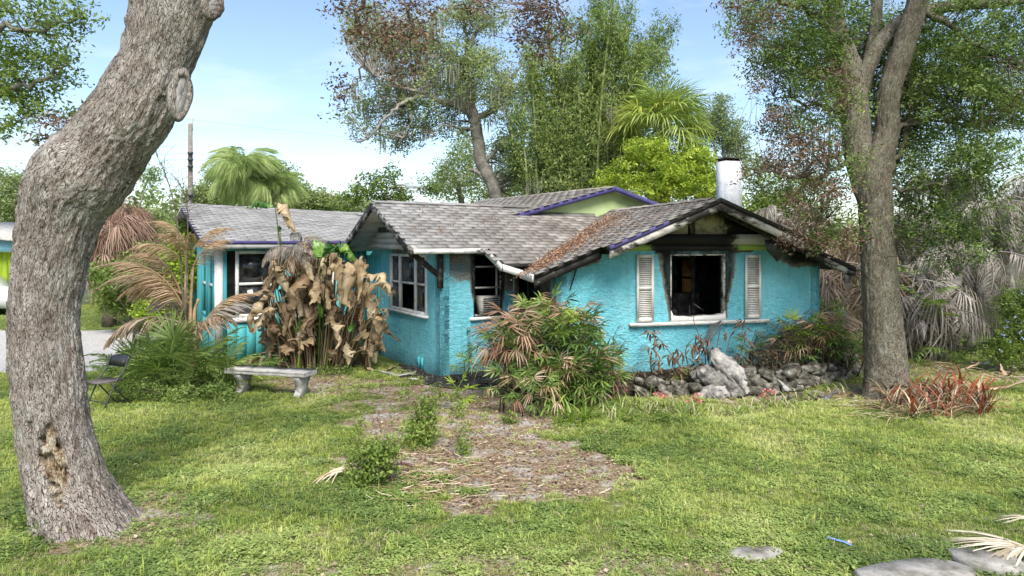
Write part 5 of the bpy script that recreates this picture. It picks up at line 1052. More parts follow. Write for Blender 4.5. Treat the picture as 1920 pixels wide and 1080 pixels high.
# dry seed stalk reaching up
mb = MB()
for pts in (((345, 600), (335, 440), (318, 350), (290, 282)), ((350, 590), (352, 440), (350, 380), (335, 340))):
    Pq = crv([W(x, y, Yd+.4) for x, y in pts], 16); tube(mb, Pq, np.linspace(.018, .005, 16), 4)
    for j in range(6, 16):
        for q in range(5): e_ = Pq[j]+A(U(-.4, .4), U(-.2, .2), U(0, .4)); tube(mb, crv([Pq[j], (Pq[j]+e_)/2+A(0, 0, .06), e_], 4), .003, 3)
stuff(part('seed_stalks', mb, M_canes if 0 else M_twig, T))
# green palm thicket in front of it
T = thing('palm_shrub', 'clump of green palm fronds between the folding chair and the stone bench', 'palm', G(330, 745)); fg2 = [fan_mesh('frond', M_palmg, 26, 115, .6, .75, .013, .25, s+90, 0, .009) for s in range(3)]
frl = [frond_mesh('frond', M_palmg, 40, .22, 1.1, .35, .009, seed=s+45) for s in range(3)]; frly = [frond_mesh('frond', M_palmy, 36, .2, 1.2, .5, .009, seed=s+55) for s in range(1)]
for (x, y, n, m_, el, sc) in ((250, 735, 12, fg2, (.5, 1.4), (.75, 1.)), (300, 740, 14, fg2, (.5, 1.45), (.8, 1.05)), (345, 742, 12, frl, (.5, 1.3), (.8, 1.1)), (390, 738, 16, frl, (.5, 1.3), (.8, 1.15)), (415, 735, 12, frl, (.4, 1.2), (.6, .9)), (330, 725, 14, frl, (.7, 1.4), (1.0, 1.3)), (260, 715, 14, frl, (.7, 1.4), (.8, 1.15)), (375, 700, 14, frl, (.7, 1.4), (.9, 1.2)), (400, 720, 5, frly, (.5, 1.2), (.7, 1.))):
    crownput('frond', m_, T, G(x, y)+A(0, .1, .05), n, el, sc, .12)
shrub('leafy weeds at the foot of the green palm clump', 11.2, [(260, 735, 50, 14), (340, 738, 60, 14), (410, 735, 35, 14)], 110, 22, .07, .06, M_oak, .6, -.2, .5)
# ================================================================= right-hand background
M_tanst = simple('taupe_stucco', [(.3, (.24, .21, .185)), (.5, (.34, .3, .265)), (.7, (.42, .38, .34))], 2, 6, .9, .1, 9, .9, .06)
T = thing('neighbour_house', 'taupe stucco wall of the neighbouring house behind the dead palms at right', 'house', W(1900, 455, 19.5)*A(1, 1, 0))
mb = MB(); box(mb, W(1760, 455, 21)*A(1, 1, 0), (9, -2.5, 0), (1, 3, 0), (0, 0, 3.4)); part('wall', mb, M_tanst, T)
mb = MB(); box(mb, W(1745, 455, 20.6)*A(1, 1, 0)+A(0, 0, 3.4), (9.6, -2.7, 0), (1.2, 4, 0), (0, 0, .18)); part('roof', mb, M_greyb, T)
fxg = [fan_mesh('frond', M_palmx, 28, 130, .8, .75, .016, 1.3, s+110, 0, .014, irr=.3) for s in range(3)]; fxd = [fan_mesh('frond', M_palmd, 28, 130, .8, .6, .016, 1.2, s+120, 0, .014) for s in range(2)]
def deadpalm(lab, pts, Y, n, s, ms, extra=(), el=(-1.3, .3), grp='dead grey palms right of the house'):
    p0 = W(pts[0][0], 455, Y)*A(1, 1, 0); T = thing('dead_palm', lab, 'palm', p0, grp); Pp = crv([p0]+[W(x, y, Y) for x, y in pts[1:]], 12)
    mb = MB(); tube(mb, Pp, np.linspace(.14, .1, 12), 8); part('trunk', mb, M_pale, T); c = Pp[-1]
    crownput('frond', ms, T, c, n, el, (.8*s, 1.1*s), .12); return T, c
dp = [([1905, 640], (1895, 380)), ]
for pts, Y, n, s, ms, lab in (
    ([(1900, 640), (1890, 500), (1885, 380)], 18.5, 34, 1.7, frx, 'tall grey dead palm with drooping fronds at the right edge'),
    ([(1820, 650), (1800, 540), (1780, 470)], 16.5, 28, 1.5, frx, 'grey dead palm leaning left just right of the oak trunk'),
    ([(1700, 660), (1770, 560), (1850, 470)], 16, 22, 1.35, frx, 'dead palm with a long pale trunk leaning right over the fence'),
    ([(1740, 660), (1730, 560), (1725, 520)], 15.5, 26, 1.15, fxg, 'squat grey fan palm skirt behind the oak trunk'),
    ([(1600, 660), (1590, 560), (1585, 505)], 16.5, 26, 1.25, fxd, 'brown dead fan palm against the right corner of the house'),
    ([(1560, 640), (1570, 520), (1580, 440)], 19, 30, 1.4, frd, 'light brown dead palm rising behind the right eave'),
    ([(1560, 660), (1575, 600), (1585, 585)], 15, 20, .95, fxd, 'low brown dead fan palm beside the stone wall end'),
    ([(1690, 650), (1700, 480), (1700, 400)], 19, 28, 1.6, frx, 'grey dead palm showing through the oak leaves'),
    ([(1950, 640), (1960, 470), (1965, 330)], 20, 36, 2.0, frx, 'largest grey dead palm partly outside the right edge'),
    ([(1800, 640), (1800, 480), (1800, 330)], 22, 30, 1.9, frx, 'far grey dead palm behind the oak crown'),
    ([(1480, 640), (1470, 450), (1460, 400)], 20, 20, 1.2, frx, 'grey dead palm top behind the burnt roof right of the chimney')):
    deadpalm(lab, pts, Y, n, s, ms)
T = thing('palm_shrub', 'green and dead palm fronds sprouting between the oak trunk and the iron fence', 'palm', W(1730, 455, 14.5)*A(1, 1, 0))
crownput('frond', frg, T, W(1740, 640, 14.8), 10, (.3, 1.2), (1., 1.5), .3); crownput('frond', frx, T, W(1750, 600, 15), 8, (-.2, 1.2), (1., 1.5), .3); crownput('frond', frg, T, W(1860, 560, 17), 5, (.1, .7), (1., 1.5), .2, (2.8, 6.4))
shrub('olive undergrowth behind the oak trunk', 15.6, [(1560, 600, 30, 40), (1740, 620, 60, 30), (1600, 640, 30, 30), (1690, 560, 40, 60, 18)], 170, 26, .17, .1, M_oak, .75, .2)
# iron fence
M_iron = simple('dark_iron', [(.3, (.03, .025, .02)), (.7, (.12, .09, .07))], 8); T = thing('iron_fence', 'rusty black iron picket fence in front of the taupe wall', 'fence', W(1830, 455, 15.8)*A(1, 1, 0))
f0, f1 = W(1782, 455, 15.8)*A(1, 1, 0), W(1868, 455, 15.8)*A(1, 1, 0)
for z in (.15, .78): mb = MB(); beam(mb, f0+A(0, 0, z), f1+A(0, 0, z), .02, .02); part('rail', mb, M_iron, T)
for i in range(12): p = f0+(f1-f0)*i/11; mb = MB(); tube(mb, [p, p+A(0, 0, .9)], .009, 4); part('picket', mb, M_iron, T)
T = shrub('light green bush with small blue flowers at the right edge', 13.6, [(1900, 640, 38, 45), (1930, 590, 50, 70), (1880, 660, 30, 30), (1905, 570, 25, 30), (1960, 620, 60, 80)], 420, 34, .1, .06, M_oakL, .5, 0.)
M_blu = simple('pale_blue_petal', [(.3, (.3, .4, .75)), (.7, (.5, .6, .85))], 4); mb = MB(); P = clumps([BL(1900, 620, 34, 50, 13.2, .3), BL(1925, 580, 40, 60, 13.2, .3)], 24); P = np.repeat(P, 5, 0)+rng.normal(size=(120, 3))*.02; leaves(mb, P, .03, np.full(120, .5), 0, .8); stuff(part('flowers', mb, M_blu, T))
# ================================================================= dead bird-of-paradise clump
def leafblade(P, wd, up, m=9, fold=.5, curl=0., seed=0, tear=.3):
    """blade along midrib P; halves folded down by fold; returns V,F,t"""
    r_ = np.random.default_rng(seed); n = len(P); T_ = unit(np.gradient(P, axis=0)); S_ = unit(np.cross(T_, up)); Nn = unit(np.cross(S_, T_)); x = np.linspace(0, 1, n); prof = wd*np.sin(np.clip(x*.93+.05, 0, 1)*np.pi)**.55*(1-.25*x)
    q = np.linspace(-1, 1, m); V = []; tt = []
    ph = r_.uniform(0, 6); rj = r_.random((n, 2)); rt = r_.uniform(-.22, .22, (n, 2))*(tear > 0)
    for i in range(n):
        for j, s in enumerate(q):
            a = (fold+.5*math.sin(x[i]*5+ph))*abs(s)+curl*abs(s)**2; w_ = prof[i]*abs(s)*(1+(.3 if abs(s) > .7 else .1)*(rj[i, int(s > 0)]-.5)*(tear > 0)); wav = .07*wd*math.sin(i*1.1+j*.4+ph)*abs(s)+.14*wd*(rj[i, int(s > 0)]-.5)*abs(s)*(tear > 0)+.03*wd*r_.normal()*abs(s)
            V.append(P[i]+S_[i]*np.sign(s)*w_*math.cos(a)-Nn[i]*(w_*math.sin(a)+wav)+T_[i]*r_.normal()*.012*abs(s)); tt.append(0.5+rt[i, int(s > 0)]+.34*(r_.random()-.5)+.5*(rj[i, int(s > 0)]-.5)*abs(s)-(.25 if abs(s) > .9 else 0)-(.15 if j == m//2 else 0))
    V = np.array(V)
    if tear > 0: V = V+wd*1.4*(np.stack([fbm(V*5.5+seed*.37, 2, s_) for s_ in (1, 2, 3)], 1)-.5)
    F = []; cut = r_.random((n, 2)) < tear*.55
    for i in range(n-1):
        for j in range(m-1):
            if (cut[i, 0] and j < m//2-2) or (cut[i, 1] and j > m//2+1): continue
            F.append([i*m+j, i*m+j+1, (i+1)*m+j+1, (i+1)*m+j])
    return V, np.array(F), np.clip(np.array(tt), 0, 1)
BP = thing('bird_of_paradise_plant', 'huge clump of withered brown banana-like leaves against the left wing', 'plant', G(600, 690))
def banleaf(px, py, L_, az, m_, wd=.14, fold=.9, curl=.6, Yb=None, bx=None, droop=1., stem=True, up0=None, spl=.3):
    Yb = Yb or U(13.5, 14.4); tip = W(px, py, Yb); bx = bx if bx is not None else 600+(px-600)*.45; root = A((bx-960)/FP*13.9, 13.9+U(-.25, .25), 0)
    mb = MB(); d = A(math.cos(az), math.sin(az), 0)
    if stem: tube(mb, crv([root, (root+tip)/2+A(0, 0, .15)+d*(-.05), tip], 9), np.linspace(.018, .008, 9), 5, U(0, .45))
    n = 24; s = np.linspace(0, 1, n); tw = U(.75, 1.05); hk = U(1.6, 4)
    if droop > 0: ang_ = R(U(10, 50))-np.minimum(s*hk, 1)*R(115)*droop*tw+.35*np.sin(s*5+px)
    else: ang_ = np.full(n, R(60))-s*R(30)
    st = np.stack([np.cos(ang_)*d[0], np.cos(ang_)*d[1], np.sin(ang_)], 1)*L_/(n-1); P = tip+np.concatenate([[[0, 0, 0]], np.cumsum(st[:-1], 0)]); up = A(d[0], d[1], .3) if droop > 0 else A(0, -.4, 1)
    V, F, t = leafblade(P, wd, unit(up), 9, fold, curl, int(px*7+py), spl); mb.add(V, F, t); return part('leaf', mb, m_, BP, False)
spec = []
for i in range(150):
    px = U(492, 715); top = 458+38*abs((px-600)/110)**2; py = U(top, 668); spec.append((px, py))
for px, py in spec:
    az = U(-np.pi, 0) if rng.random() < .75 else U(0, np.pi); edge = abs(px-605)/110
    banleaf(px, py, U(.5, 1.1)*(1 if py < 590 else .55), az, M_ban if rng.random() < .6 else M_banB, U(.10, .2), U(.2, 1.25), U(-.6, .9), spl=.5)
for a in ((640, 455, .55, -.6, M_bang, .16, .35, .2), (665, 600, .5, -1.6, M_bang, .12, .7, .4), (580, 590, .55, -2.2, M_bang, .13, .8, .3), (600, 570, .5, -1.2, M_bang, .1, .8, .3)): banleaf(*a, droop=.75)
banleaf(615, 478, .55, -.9, M_bang, .22, .3, .1, Yb=12.7, droop=.35); banleaf(600, 485, .5, 2.2, M_bang, .15, .3, .1, Yb=12.8, droop=0)
for px, py, L_, az in ((650, 500, 1.1, -1.3), (560, 545, .95, -1.9), (515, 560, 1.0, -2.6), (705, 590, .8, -.6), (690, 520, .8, -.4), (600, 520, .9, -1.5), (630, 610, .7, -1.2), (530, 500, .8, -2.4)): banleaf(px, py, L_, az, M_ban, .19, .75, .5, Yb=13.3)
# live shoot standing above the roof edge
banleaf(515, 385, .6, 3.0, M_bang, .12, .6, .2, Yb=13.9, bx=545, droop=.3); banleaf(518, 388, .75, -.2, M_ban, .17, .9, 1.0, Yb=13.9, bx=545, droop=1.); banleaf(524, 425, .2, 2.0, M_bang, .05, .6, .3, Yb=13.9, bx=545, droop=.5)
for x in U(520, 700, 16):
    mb = MB(); r0 = A((x-960)/FP*13.9, 13.9+U(-.3, .3), 0); tube(mb, crv([r0, r0+A(U(-.1, .1), 0, .6), r0+A((x-610)*.004, U(-.2, .1), U(1., 2.15))], 8), np.linspace(.035, .008, 8), 5, U(0, 1)); part('stem', mb, M_banB if rng.random() < .8 else M_bang, BP)
# dead feather fronds on its left shoulder
T = thing('dead_palm', 'thin brown feather palm drooping over the top of the withered banana leaves', 'palm', G(560, 690)+A(0, .3, 0)); c = W(560, 470, 13.7); mb = MB(); tube(mb, crv([WL[T.name], c], 5), .04, 6); part('trunk', mb, M_twig, T)
crownput('frond', frd+frx, T, c, 12, (.1, .95), (.55, 1.), .05); crownput('frond', frd, T, c, 5, (-.3, .3), (.6, .9), .05)
# ================================================================= lady palms
fr_g = [fan_mesh('fan_leaf', M_rh, 10, 120, .30, .25, .017, .35, s+130) for s in range(4)]; fr_y = [fan_mesh('fan_leaf', M_rhy, 9, 95, .30, .25, .018, .12, s+140) for s in range(2)]
fr_d = [fan_mesh('fan_leaf', M_rhd, 10, 110, .30, .28, .012, .9, s+150) for s in range(4)]; fr_k = [fan_mesh('fan_leaf', M_rhk, 9, 110, .27, .25, .009, .45, s+160) for s in range(3)]; fr_c = [fan_mesh('fan_leaf', M_rhd, 9, 80, .26, .24, .01, .35, s+170) for s in range(2)]
def rhapis(label, base, canes, nf, sel, scl, lean=.06, r=.011, name='lady_palm'):
    T = thing(name, label, 'palm', base)
    mb = MB(); tops = []
    for (x, y, h) in canes:
        p = base+A(x, y, 0); q = p+A(x*lean*4+U(-.05, .05), U(-.05, .05), h); mb2 = MB(); tube(mb2, crv([p, (p+q)/2, q], 5), r, 5, U(0, 1)); part('cane', mb2, M_canes, T); tops.append((p, q))
    for (p, q) in tops:
        for i in range(nf):
            f = 1-.38*(i/nf)*U(.6, 1.2); c = p+(q-p)*f; el = (1.1-1.5*(i/nf))+U(-.25, .25); az = i*2.4+U(-.4, .4)
            m_ = sel(c, el, i); put('fan_leaf', m_, T, c, az, el, scl*U(.8, 1.15), U(-.3, .3))
    return T
Bc = G(1040, 755)
def selc(c, el, i):
    px = 960+c[0]/c[1]*FP; py = HZ-(c[2]-HC)/c[1]*FP; k = (px-1035)/110-(py-650)/85*.9+rng.normal()*.35
    left = (px < 985)*.75+(py < 615)*.7+rng.normal()*.35
    if left > .74: return fr_d if rng.random() < .8 else fr_c
    if rng.random() < .1: return fr_d
    if py < 630 and rng.random() < .25: return fr_y
    return fr_g if rng.random() < .93 else fr_k
cs = []
for i in range(54):
    a = U(0, 6.28); q = math.sqrt(U(0, 1)); x = math.cos(a)*q*.8-.06; y = math.sin(a)*q*.5; cs.append((x, y, max(.3, (1.45-.75*(x+.12)**2-.1*q+U(-.35, .12)))))
for i in range(30): cs.append((U(-.4, .7), U(-.58, -.3), U(.2, .62)))
rhapis('large lady palm clump, half green and half straw brown, in front of the porch door', Bc+A(0, .35, 0), cs, 7, selc, .92)
for (x, y, n, h, lab, sel) in ((885, 715, 2, .35, 'small lady palm shoots under the garden tap', lambda c, e, i: fr_y if rng.random() < .3 else fr_g), (930, 770, 3, .5, 'short lady palm left of the big clump with dark canes', lambda c, e, i: fr_g if rng.random() < .75 else fr_d), (1160, 735, 3, .85, 'scorched thin lady palm against the blue wall right of the big clump', lambda c, e, i: fr_k), (1000, 780, 4, .45, 'low lady palm stems in front of the big clump', lambda c, e, i: fr_g if rng.random() < .6 else fr_d),
    (862, 760, 1, .33, 'single bright yellow green lady palm shoot', lambda c, e, i: fr_y), (1130, 745, 4, .55, 'low green lady palm at the right foot of the big clump', lambda c, e, i: fr_g), (1225, 725, 1, .55, 'thin scorched lady palm stem left of the brown shrub', lambda c, e, i: fr_k)):
    rhapis(lab, G(x, y), [(U(-.18, .18) if n > 1 else 0, U(-.1, .1), h*U(.75, 1.15)) for _ in range(n)], 6, sel, .72)
def selr(c, el, i):
    px = 960+c[0]/c[1]*FP; v_ = (px-1530)/70+rng.normal()*.6
    return fr_k if v_ < -.45 else (fr_g if rng.random() < .66 else (fr_d if rng.random() < .6 else fr_y))
cs = []
for i in range(46):
    x = U(-.72, .72); cs.append((x, U(-.25, .25), max(.25, .92-.75*x*x+U(-.35, .1))))
rhapis('lady palm clump partly scorched at the right corner of the blue wall', W(1530, 455, 12.9)*A(1, 1, 0)+A(0, 0, .1), cs, 7, selr, .78)
cs = [(U(-.3, .3), U(-.1, .1), U(.3, .75)) for _ in range(8)]
rhapis('scorched black lady palm between the stump and the corner clump', W(1425, 455, 12.6)*A(1, 1, 0)+A(0, 0, .1), cs, 5, lambda c, e, i: fr_k if rng.random() < .85 else fr_g, .7)
# dead brown shrub with cupped leaves in front of the big window
T = thing('dead_shrub', 'dead shrub with curled brown leaves under the burnt window', 'shrub', W(1320, 455, 12.0)*A(1, 1, 0))
def brn(pts, Y=12.1): return [W(x, y, Y+U(-.15, .15)) for x, y in pts]
brs = [((1300, 715), (1270, 680), (1240, 640), (1222, 628)), ((1300, 715), (1285, 660), (1300, 635), (1312, 630)), ((1320, 710), (1322, 660), (1300, 600), (1310, 590)), ((1340, 700), (1345, 650), (1355, 610), (1390, 600)), ((1350, 700), (1365, 650), (1372, 625), (1392, 612)), ((1310, 710), (1290, 690), (1265, 690)), ((1360, 700), (1385, 670), (1395, 640)), ((1330, 705), (1330, 665), (1340, 640)), ((1300, 712), (1300, 680), (1275, 665))]
for b in brs: mb = MB(); tube(mb, crv(brn(b), 10), np.linspace(.012, .004, 10), 4); part('branch', mb, M_twig, T)
me_l = []
for s in range(3):
    mb = MB(); P = np.stack([np.linspace(0, 1, 7), 0*np.zeros(7), -.5*np.linspace(0, 1, 7)**2], 1); V, F, t = leafblade(P, .17, A(0, 0, 1), 5, .5, .5, s+300, 0); mb.add(V, F, t); me_l.append(mb.mesh('leaf', leafmat('curled_brown_leaf', g3((.06, .03, .018), (.18, .1, .06), (.32, .21, .14)), .15, .5)))
ctr = [(1222, 625, 14), (1232, 640, 10), (1225, 655, 6), (1238, 680, 7), (1262, 668, 9), (1275, 660, 10), (1300, 652, 9), (1312, 632, 7), (1308, 645, 9), (1325, 655, 8), (1345, 655, 8), (1300, 690, 12), (1285, 700, 9), (1270, 690, 9), (1370, 620, 4), (1388, 605, 6), (1392, 618, 4), (1340, 670, 8), (1385, 668, 8), (1255, 710, 6), (1322, 640, 7), (1395, 690, 9), (1310, 675, 9), (1396, 640, 4)]
for x, y, n in ctr:
    for i in range(n): put('leaf', me_l, T, W(x+U(-9, 9), y+U(-7, 7), 12.05+U(-.1, .1)), U(0, 6.28), U(-1.2, .3), U(.12, .2))
# ================================================================= stone wall, stump, debris
M_rock = simple('lichen_grey_rock', [(.32, (.03, .027, .022)), (.46, (.1, .092, .072)), (.57, (.2, .185, .15)), (.7, (.38, .37, .33))], 7, 9, .95, .1, 25, .9, .05, tvar=.3)
def rockmesh(seed, m=M_rock, flat=.55, nm='rock'):
    import bmesh
    bm = bmesh.new(); bmesh.ops.create_icosphere(bm, subdivisions=2, radius=1); V = np.array([v.co[:] for v in bm.verts]); F = np.array([[v.index for v in f.verts] for f in bm.faces]); bm.free()
    V = np.sign(V)*np.abs(V)**.62; d = .62+.75*fbm(V*1.5+seed*5.3, 3, seed); V = V*d[:, None]*A(1, .8, flat)+.08*(fbm(V*3+seed, 2, seed)[:, None]-.5)
    return rawmesh(nm, V, [F], m, {'t': fbm(V*2+seed, 2, 1)})
rks = [rockmesh(s) for s in range(7)]
T = thing('stone_wall', 'low dry-stacked wall of grey lichened rocks in front of the gable wall', 'stone wall', G(1480, 735)); SWALL = T
wp = [(1190, 744), (1250, 742), (1330, 742), (1400, 738), (1470, 733), (1530, 722), (1580, 708), (1600, 694)]
wpt = crv([G(x, y) for x, y in wp], 200); al = np.concatenate([[0], np.cumsum(np.linalg.norm(np.diff(wpt, axis=0), axis=1))])
for lay in range(4):
    s = U(0, .1)
    while s < al[-1]:
        wd = .06+.13*rng.random()**1.6; p = A(*[np.interp(s, al, wpt[:, k]) for k in range(3)]); hmax = .31 if p[0] > 3.8 else .2
        if lay*.095 < hmax and not (2.95 < p[0] < 3.7 and lay > 0 and rng.random() < .6): link('rock', rks[rng.integers(7)], T, p+A(U(-.03, .03), .05*lay+U(-.08, .06), .04+lay*.085+U(-.03, .03)), (U(-.45, .45), U(-.45, .45), U(0, 6.28)), (wd*U(.9, 1.4), wd*.95, wd*U(.6, 1.)))
        s += wd*U(1.25, 1.6)
for i in range(26): p = G(U(1140, 1610), U(735, 760)) ; p = A(*[np.interp(U(0, al[-1]), al, wpt[:, k]) for k in range(3)])+A(U(-.1, .1), U(-.25, -.1), .02); wd = U(.03, .07); link('rock', rks[rng.integers(7)], T, p, (U(-.3, .3), 0, U(0, 6.28)), wd)
# burnt earth bed behind the wall, ash strip along the porch
def mound(name, poly, h, m, lab, cat, rough=.05, nx=46, ny=10):
    """poly: front and back edge polylines"""
    f, b = [crv(q, nx) for q in poly]; s = np.linspace(0, 1, ny); V = f[:, None]*(1-s)[None, :, None]+b[:, None]*s[None, :, None]; q = V.reshape(-1, 3).copy()
    e = np.sin(np.clip(np.linspace(0, 1, nx), 0, 1)*np.pi)[:, None]**.3*np.sin(s*np.pi*.5+.05)[None]**.5; V[..., 2] = (h*e*(.6+.8*fbm(q*5, 3, 4).reshape(nx, ny))+rough*(fbm(q*14, 3, 6).reshape(nx, ny)-.5)*e)-.02
    i = np.arange(nx-1)[:, None]*ny+np.arange(ny-1)[None]; i = i.ravel(); F = np.stack([i, i+ny, i+ny+1, i+1], 1); me = rawmesh(name, V.reshape(-1, 3), [F], m, {'t': np.full(nx*ny, .5)}, True); o = link(name, me); o['kind'] = 'structure'; return o
M_soil = simple('burnt_soil', [(.35, (.02, .016, .012)), (.5, (.07, .052, .04)), (.65, (.18, .14, .1)), (.78, (.3, .26, .2))], 12, 9, .95, .1, 40, 1., .05)
mound('planting_bed', ([G(1150, 742), G(1300, 735), G(1450, 730), G(1540, 715), G(1595, 698)], [RF(.1, -.02), RF(1.5, -.02), RF(3, -.02), RF(4.5, -.02), RF(6.0, -.02)]), .26, M_soil, '', '')
mound('ash_strip', ([G(700, 700), G(760, 712), G(830, 725), G(910, 728), G(1000, 735), G(1060, 745)], [LF(-.02, 1.9), LF(-.02, 1.0), LF(-.02, -.02), LF(.7, -.02), LF(1.5, -.02), RF(-.02, .1)]), .07, M_ash, '', '', .12)
# debris pieces lying on the ash
def shard(label, p, L_, wd, az, m_, curl=.3, name='debris', cat='debris', seed=0, h=.03, grp=None):
    n = 10; s = np.linspace(0, 1, n); d = A(math.cos(az), math.sin(az), 0); P = p+d*(s-.5)[:, None]*L_+A(0, 0, 1)*(h+curl*np.abs(s-.4)[:, None]**1.6)+rng.normal(size=(n, 3))*.012; V, F, t = leafblade(P, wd, A(0, 0, 1), 5, .25, .3, seed, .5)
    mb = MB(); mb.add(V, F, t); mb.add(V-A(0, 0, .006), F[:, ::-1], t); return solo(name, mb, m_, label, cat, p, grp)
M_greyash = simple('grey_peeled_sheet', [(.3, (.1, .1, .1)), (.5, (.28, .27, .26)), (.7, (.5, .49, .48))], 8, 7, .7, .3)
shard('long curled grey strip lying below the porch flank window', G(745, 706), .9, .05, -.5, M_greyash, .22, seed=1); shard('twisted tan leaf sheath on the ground beside the withered banana clump', G(715, 698), .5, .09, -.1, M_ban, .3, seed=2)
shard('short pale strip on the ash below the corner of the porch', G(790, 712), .5, .03, .3, M_greyash, .1, seed=3); shard('black sheet leaning behind the rocks at the left end of the stone wall', G(1215, 733)+A(0, .25, .15), .6, .14, -.1, M_metal, .1, seed=4); shard('dark bent metal tray on the ground right of the stone wall', G(1545, 748), .55, .1, .15, M_metal, .25, seed=5)
shard('crumpled blue grey metal strip leaning on the stone wall', G(1480, 752)+A(0, 0, .12), .55, .05, 1.9, M_greyash, .3, seed=6, h=.05)
for i, (x, y, lab) in enumerate(((775, 708, 'charred splinter below the window sill of the porch flank'), (850, 722, 'charred splinter below the garden tap'), (905, 728, 'charred splinter left of the big lady palm'), (735, 698, 'charred splinter nearest the withered leaves'))):
    shard(lab, G(x, y)+A(0, 0, .05), U(.3, .5), .03, U(-1, 1), M_char, .15, seed=10+i)
# leaning white rod from the broken sash
p, q = RF(3.3, -.08, 1.14), W(1305, 672, 12.0); mb = MB(); beam(mb, p, q, .022, .012); solo('metal_rod', mb, M_whitec, 'thin white metal strip leaning from the burnt window sill', 'metal strip', q)
mb = MB(); V = np.array([RF(3.27, -.09, 1.13), RF(3.02, -.09, 1.05), W(1318, 640, 12.15), W(1330, 648, 12.1)]); V = np.vstack([V, V+A(0, .008, 0)]); mb.add(V[[0, 1, 2, 3, 4, 5, 6, 7]], BF)  # added half-transparent sheet, gives the shadow-like dark patch beside the rod
def half_clear():
    m, t, p_, o = mat('see_through_grey'); base(t, p_, (.12, .13, .13), .6); tr = N(t, 'ShaderNodeBsdfTransparent'); ms = N(t, 'ShaderNodeMixShader'); t.links.new(ramp(t, noise(t, 9, 4), [(.4, (.35, .35, .35)), (.6, (.7, .7, .7))]), ms.inputs[0]); t.links.new(tr.outputs[0], ms.inputs[1]); t.links.new(p_.outputs[0], ms.inputs[2]); t.links.new(ms.outputs[0], o.inputs[0]); return m
solo('see_through_sheet', mb, half_clear(), 'half-transparent grey metal sheet hanging below the burnt window', 'metal sheet', V[2])
# bleached stump
M_bleach = simple('bleached_wood', [(.3, (.12, .11, .1)), (.45, (.27, .25, .23)), (.58, (.43, .41, .385)), (.75, (.6, .585, .56))], 6, 9, .95, .1, 30, .9, .04, (1, 1, .5)); M_bleachd = simple('grey_root_mass', [(.3, (.05, .045, .04)), (.5, (.2, .19, .17)), (.65, (.42, .4, .38))], 8, 9, .95, .1, 30, .9, .04)
T = thing('tree_stump', 'bleached gnarled stump leaning over the stone wall below the window', 'stump', G(1360, 752)); Ym = 11.75
def gn(pts, rs, m_, nm, k=26, Yv=Ym, sq=.75):
    P = crv([W(x, y, Yv+dy) for x, y, dy in pts], 46); rr_ = crv(np.stack([rs, rs, rs], 1)*.86*Ym/FP, 46)[:, 0]; Tt, S, B = frames(P); th = np.arange(k)/k*2*np.pi; D = np.cos(th)[None, :, None]*S[:, None]+np.sin(th)[None, :, None]*B[:, None]*sq
    bk = np.stack([np.cos(th)[None]*.5+0*rr_[:, None], np.sin(th)[None]*.5+0*rr_[:, None], np.linspace(0, 2, 46)[:, None]+0*th[None]], -1)+pts[0][0]
    Rr = rr_[:, None]*(.35+1.3*(1-np.abs(fbm(bk*A(6, 6, 1.6), 3, 3)*2-1)**.7)); V = P[:, None]+Rr[..., None]*D; V += (np.stack([fbm(V.reshape(-1, 3)*9, 3, s_).reshape(46, k) for s_ in (1, 2, 3)], -1)-.5)*.07
    i = np.arange(45)[:, None]*k; j = np.arange(k)[None]; jn = (j+1) % k; mb = MB(); mb.add(V.reshape(-1, 3), np.stack([i+j, i+jn, i+k+jn, i+k+j], -1).reshape(-1, 4)); part(nm, mb, m_, T, True)
gn([(1338, 655, .1), (1352, 680, .05), (1378, 705, -.05), (1398, 738, -.1)], A(8, 20, 20, 8), M_bleach, 'root'); gn([(1365, 680, .12), (1385, 700, .0), (1402, 735, 0)], A(10, 14, 5), M_bleach, 'root')
gn([(1318, 690, .1), (1335, 712, 0), (1362, 728, -.1), (1385, 742, -.1)], A(14, 26, 26, 12), M_bleachd, 'stump_body', 34); gn([(1312, 752, -.35), (1330, 738, -.3), (1352, 735, -.3), (1372, 742, -.25)], A(8, 14, 13, 6), M_bleach, 'root')
gn([(1295, 705, .1), (1318, 700, .1), (1340, 700, .0)], A(8, 14, 12), M_bleachd, 'root')
mb = MB(); 
# ================================================================= bench, folding chair
T = thing('stone_bench', 'weathered concrete garden bench on two scroll legs', 'bench', G(510, 742))
bl_, br_ = G(457, 736), G(566, 743); ax = unit(br_-bl_); ay = A(-ax[1], ax[0], 0); o = bl_-ax*.25-ay*.20
mb = MB(); n = 14; prof = [(0, 0), (.015, -.018), (.015, -.05), (0, -.07), (.40, -.07), (.385, -.05), (.385, -.018), (.40, 0)]
Lb = np.linalg.norm(br_-bl_)+.42; x = np.linspace(0, 1, n); pr = np.array(prof); V = (o+ax*(x[:, None]*Lb))[:, None]+pr[None, :, :1]*ay+pr[None, :, 1:]*A(0, 0, 1)+A(0, 0, .43)+.004*rng.normal(size=(n, 8, 3)); k = 8
i = np.arange(n-1)[:, None]*k; j = np.arange(k)[None]; jn = (j+1) % k; mb.add(V.reshape(-1, 3), np.stack([i+j, i+k+j, i+k+jn, i+jn], -1).reshape(-1, 4)); e = np.array([[0, 1, 2, 3], [0, 3, 4, 7], [4, 5, 6, 7]]); mb.add(V[0], e); mb.add(V[-1], e[:, ::-1]); part('seat', mb, M_conc, T)
for b in (bl_, br_):
    mb = MB(); sc = [(-.17, 0), (-.17, .05), (-.13, .08), (-.10, .14), (-.12, .22), (-.17, .28), (-.19, .33), (-.17, .358), (.17, .358), (.19, .33), (.17, .28), (.12, .22), (.10, .14), (.13, .08), (.17, .05), (.17, 0)]
    extr(mb, sc, b-ax*.055, ay, ax, A(0, 0, 1), .11); part('leg', mb, M_conc, T)
